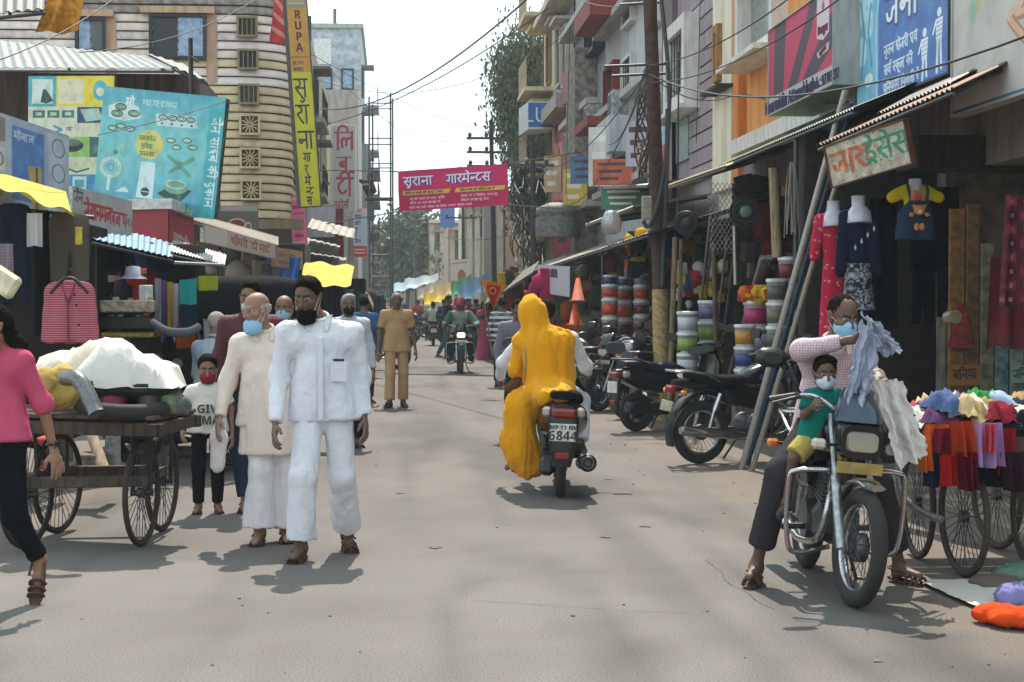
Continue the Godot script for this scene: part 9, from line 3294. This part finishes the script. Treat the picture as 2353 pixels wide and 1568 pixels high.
func clothes_cart():
	var o:=thing("clothes_cart","handcart with bicycle wheels heaped with clothes at the right","handcart")
	var wood:=M(C("54443a"),0.9,0,"grain",1.2)
	var tm:=M(C("4a4038"),0.9,0,"dust",2.0)
	var iron:=M(C("4a4644"),0.6,0.4,"metal")
	var W:=[[gnd(2214,1326),Vector3(0.998,0,-0.06)],[gnd(2108,1284),Vector3(1,0,0.03)],[gnd(2376,1318),Vector3(1,0,0.0)],[gnd(2290,1262),Vector3(0.99,0,-0.1)]]
	for e in W:
		wheel(o,"wheel",Transform3D(Basis(e[1],Vector3.UP,e[1].cross(Vector3.UP)),e[0]+Vector3(0,0.34,0)),0.34,0.02,iron,32,0,tm)
	var ty:=0.83
	var a:=at(2070,1000,9.9)
	var b:=at(2480,1005,9.2)
	for i in 6:
		var st:=S(false)
		bbox(st,Vector3((a.x+b.x)/2,ty,lerpf(b.z+0.1,a.z-0.5,(i+0.5)/6.0)),Vector3(b.x-a.x,0.03,0.2),0.005)
		part("plank",st,wood,o)
	for zz in [b.z+0.1,a.z-0.5]:
		var st:=S(false)
		bbox(st,Vector3((a.x+b.x)/2,ty-0.06,zz),Vector3(b.x-a.x,0.09,0.05),0.005)
		part("rail",st,wood,o)
	var st:=S()
	tube(st,bend([at(2066,1060,9.3),at(2072,1130,9.2),at(2110,1172,9.1),at(2166,1196,9.0)],5),0.022,8)
	part("handle",st,M(C("9a9c9e"),0.4,0.6,"metal",2.0),o)
	# heaped clothes
	var cols:=["cfc6be","b08f8c","c07a8c","d6cab8","2f7a3a","9fb0c8","1c202c","a03038","c4a880","4f6288","b84a5c","d8d8d4","7a1c2c","262a38","a08a5c","5a3a5c"]
	var names:=["white","dusty pink","rose","cream","bright green","pale blue","black","brick red","beige","slate blue","coral pink","pure white","crimson","charcoal","khaki","plum"]
	noise.seed=77
	noise.frequency=1.0
	for i in 26:
		var px:=2104.0+(i*37) % 262
		var c:=at(px,985-(i % 5)*13+(i/5)*2,9.15+0.2*(i % 3))
		c.y=maxf(c.y,ty+0.05)
		o=thing("folded_garment","%s crumpled garment in the heap on the clothes cart" % (names[i] if i<16 else "half buried "+names[(i*7) % 16]),"garment",c)
		st=S()
		var w:=rf(0.22,0.34)
		var dz:=rf(0.2,0.3)
		var yw:=rf(-1.4,1.4)
		var tl:=rf(-0.2,0.2)
		sheet(st,14,12,func(u,v):
			var r:=minf(minf(u,1-u),minf(v,1-v))*4.0
			var p:=Vector3((u-0.5)*w,0.03+0.03*minf(1.0,r)*(1.0+1.3*noise.get_noise_2d(u*3+i*9,v*3))+0.06*absf(noise.get_noise_2d(u*3+v*5,i*7))-0.05*(1.0-minf(1.0,r))+0.008*sin(u*14+i),(v-0.5)*dz)
			return p.rotated(Vector3.BACK,tl).rotated(Vector3.UP,yw))
		part("cloth",st,M(C(cols[(i*7) % 16] if i>15 else cols[i]),0.85,0,"cloth",2.0),o)
	var k:=0
	for e in [[2122,2206,975,1062,9.0,"d2601a","orange"],[2150,2216,985,1040,8.95,"7a2038","maroon"],[2236,2304,972,1074,8.9,"a884b4","lilac"],[2290,2334,985,1090,9.0,"8a1c2a","deep red"],[2128,2160,1040,1120,8.95,"2a3448","navy"],[2156,2214,1046,1118,8.92,"b0201e","bright red"],[2214,2260,1010,1110,9.02,"20222c","black"],[2256,2320,1060,1120,9.05,"23222a","charcoal"],[2112,2150,990,1040,9.05,"c05a78","rose pink"],[2340,2400,990,1060,9.1,"2a2a30","dark grey"],[2180,2236,968,1050,8.88,"a83a1e","rust orange"],[2200,2246,1040,1128,8.86,"5a1420","wine"],[2110,2140,1000,1084,8.9,"d8702a","light orange"],[2300,2350,1040,1130,8.9,"301a24","aubergine"],[2262,2290,975,1040,8.84,"c04a5a","coral"]]:
		hang("hanging_garment","%s garment hanging over the front edge of the clothes cart" % e[6],"garment",e[0],e[1],e[2],e[3],e[4],M(C(e[5]),0.85,0,"cloth",2.0),1.3+0.5*(k % 3),0.045,rf(-0.1,0.25),rf(-0.25,0.2))
		k+=1
	# things laid out on the ground
	st=S()
	var g:=[gnd(2112,1344),gnd(2286,1424),gnd(2460,1410),gnd(2400,1335)]
	sheet(st,24,16,func(u,v):
		var p: Vector3=g[0].lerp(g[1],u).lerp(g[3].lerp(g[2],u),v)
		p.y=0.012+0.012*(1.0+noise.get_noise_2d(u*8,v*8))
		return p+Vector3(0.03*sin(v*9.0),0,0.02*sin(u*14.0)))
	tag(part("ground_sheet",st,M(C("c9c4ba"),0.8,0,"cloth")),"white cloth spread on the ground at lower right","cloth")
	k=0
	for e in [[2345,1332,0.3,0.09,"6a8a7c","green striped garments in a low pile on the ground cloth"],[2300,1352,0.22,0.06,"6f6258","brown grey folded garment on the ground cloth"],[2366,1392,0.2,0.12,"7c7cae","violet blue bundle at the lower right edge"],[2352,1440,0.24,0.1,"d2481e","orange red bundle at the lower right edge"]]:
		var c:=gnd(e[0],e[1])
		o=thing("clothes_pile",e[5],"clothes",c)
		var acc:=fresh()
		var P:=[]
		for q in 4:
			P.append([1,Vector3(rf(-0.5,0.5)*e[2],e[3]*0.45,rf(-0.3,0.3)*e[2]),Vector3(e[2]*0.55,e[3]*0.55,e[2]*0.4),Basis(Vector3.UP,rf(-1,1)),0.0,Color.WHITE])
		blob(acc,P,0.012,0.02,[[Vector3(0,0.014,0),Vector3(0,-1,0)]],0.02,14.0)
		part("cloth",done(acc),M(C(e[4]),0.85,0,"cloth",2.0),o)
		k+=1
func wires():
	var wm:=M(C("2c2d30"),0.6)
	var L:=[
		[735,250,44.0,1215,-5,24.0,0.5,0.022,"thick overhead cable crossing the open sky from left building"],[740,288,44.0,1260,18,30.0,0.3,0.018,"second cable across the sky just below the thick one"],
		[690,110,40.0,1180,320,60.0,0.3,0.012,"thin wire sagging from the yellow sign to the far pole"],[760,160,55.0,1140,300,60.0,1.2,0.012,"thin wire low across the sky to the far pole"],[850,240,64.0,1135,350,60.0,0.8,0.012,"thin wire from the scaffold top to the far pole"],
		[720,180,44.0,1330,60,40.0,0.9,0.012,"faint wire high across the street gap"],[900,395,50.0,1150,345,60.0,0.3,0.012,"wire above the pink banner"],[905,500,60.0,1240,520,50.0,0.6,0.012,"wire sagging under the pink banner"],
		[-40,150,12.0,330,-60,16.0,0.1,0.008,"thin wire crossing the upper left corner"],[180,120,15.0,640,-40,22.0,0.2,0.008,"thin wire before the big sliding window"],[225,310,14.0,520,232,16.0,0.02,0.006,"thin string across the blue hoarding"],
		[1490,170,21.3,2420,60,9.5,0.35,0.014,"dark cable running right from the rusty pole across the signs"],[1496,190,21.3,1980,-40,14.0,0.2,0.012,"cable rising right from the rusty pole over the orange building"],[1492,150,21.3,1860,-40,15.0,0.15,0.012,"cable rising steeply right from the rusty pole"],[1500,178,21.3,1700,212,24.0,0.2,0.012,"cable from the rusty pole to the cream building"],
		[1700,212,22.0,2420,110,11.0,0.25,0.014,"dark cable across the red paint sign and blue sign"],[1486,170,21.4,1225,380,46.0,0.5,0.014,"cable from the rusty pole back to the arcade"],[1484,190,21.4,1290,470,40.0,0.5,0.014,"lower cable from the rusty pole to the water tank"],[1486,5,21.5,1290,-30,36.0,0.2,0.012,"short cable at the top left of the rusty pole"],
		[1482,160,21.4,1395,330,28.0,0.3,0.014,"cable drooping down the grey pier"],[1310,60,36.0,1300,470,40.0,-0.2,0.012,"loose wire hanging down the cream tower"],[1610,-20,24.0,1600,330,24.4,0.0,0.008,"loose wire hanging before the mauve clapboard"],[1560,120,23.5,1556,640,23.0,0.0,0.02,"dark conduit running down the mauve corner"]]
	for e in L:
		var a:=at(e[0],e[1],e[2])
		var b:=at(e[3],e[4],e[5])
		var pts:=[]
		for i in 17:
			var t:=i/16.0
			pts.append(a.lerp(b,t)-Vector3(0,e[6]*4.0*t*(1.0-t),0))
		bar("overhead_wire",e[8],"wire",pts,e[7]*0.65,wm)
	# tangle of wires at the far pole on the right row
	for i in 14:
		var pts:=[]
		var x:=1195.0+rf(-20,60)
		for k in 8:
			pts.append(at(x+rf(-16,16),380+k*34+rf(-8,8),43.0+rf(-1,1)))
		bar("tangled_wire","strand of the wire tangle hanging before the far right houses","wire",bend(pts,3),0.016,wm,"tangle of hanging wires")
	# far poles
	for e in [[1128,276,1140,50.0,"electricity pole with cross arms standing behind the pink banner",3],[953,488,955,105.0,"thin far pole at the middle of the street end",2],[1064,470,1066,68.0,"dark pole before the pale columned building",1],[1224,330,1228,42.0,"dark leaning pole wrapped in wires on the right",1]]:
		var o:=thing("electricity_pole",e[4],"pole")
		var top:=at(e[0],e[1],e[3])
		var foot:=flat(at(e[2],700,e[3]))
		var st:=S()
		tube(st,[foot,top],[0.09,0.06],10)
		part("pole_shaft",st,M(C("4a4644"),0.8,0,"rust"),o)
		for k in e[5]:
			var y: float=top.y-0.55-k*0.42
			var x: float=lerpf(top.x,foot.x,(top.y-y)/top.y)
			st=S(false)
			box(st,Vector3(x-0.1,y,top.z),Vector3(1.3,0.07,0.08))
			part("cross_arm",st,steel,o)
			for q in 3:
				st=S()
				lathe(st,[[0.0,0],[0.05,0.01],[0.06,0.08],[0.03,0.14],[0.0,0.15]],Vector3(x-0.65+q*0.5,y+0.035,top.z),Basis(),8)
				part("insulator",st,M(C("5a5654"),0.4),o)
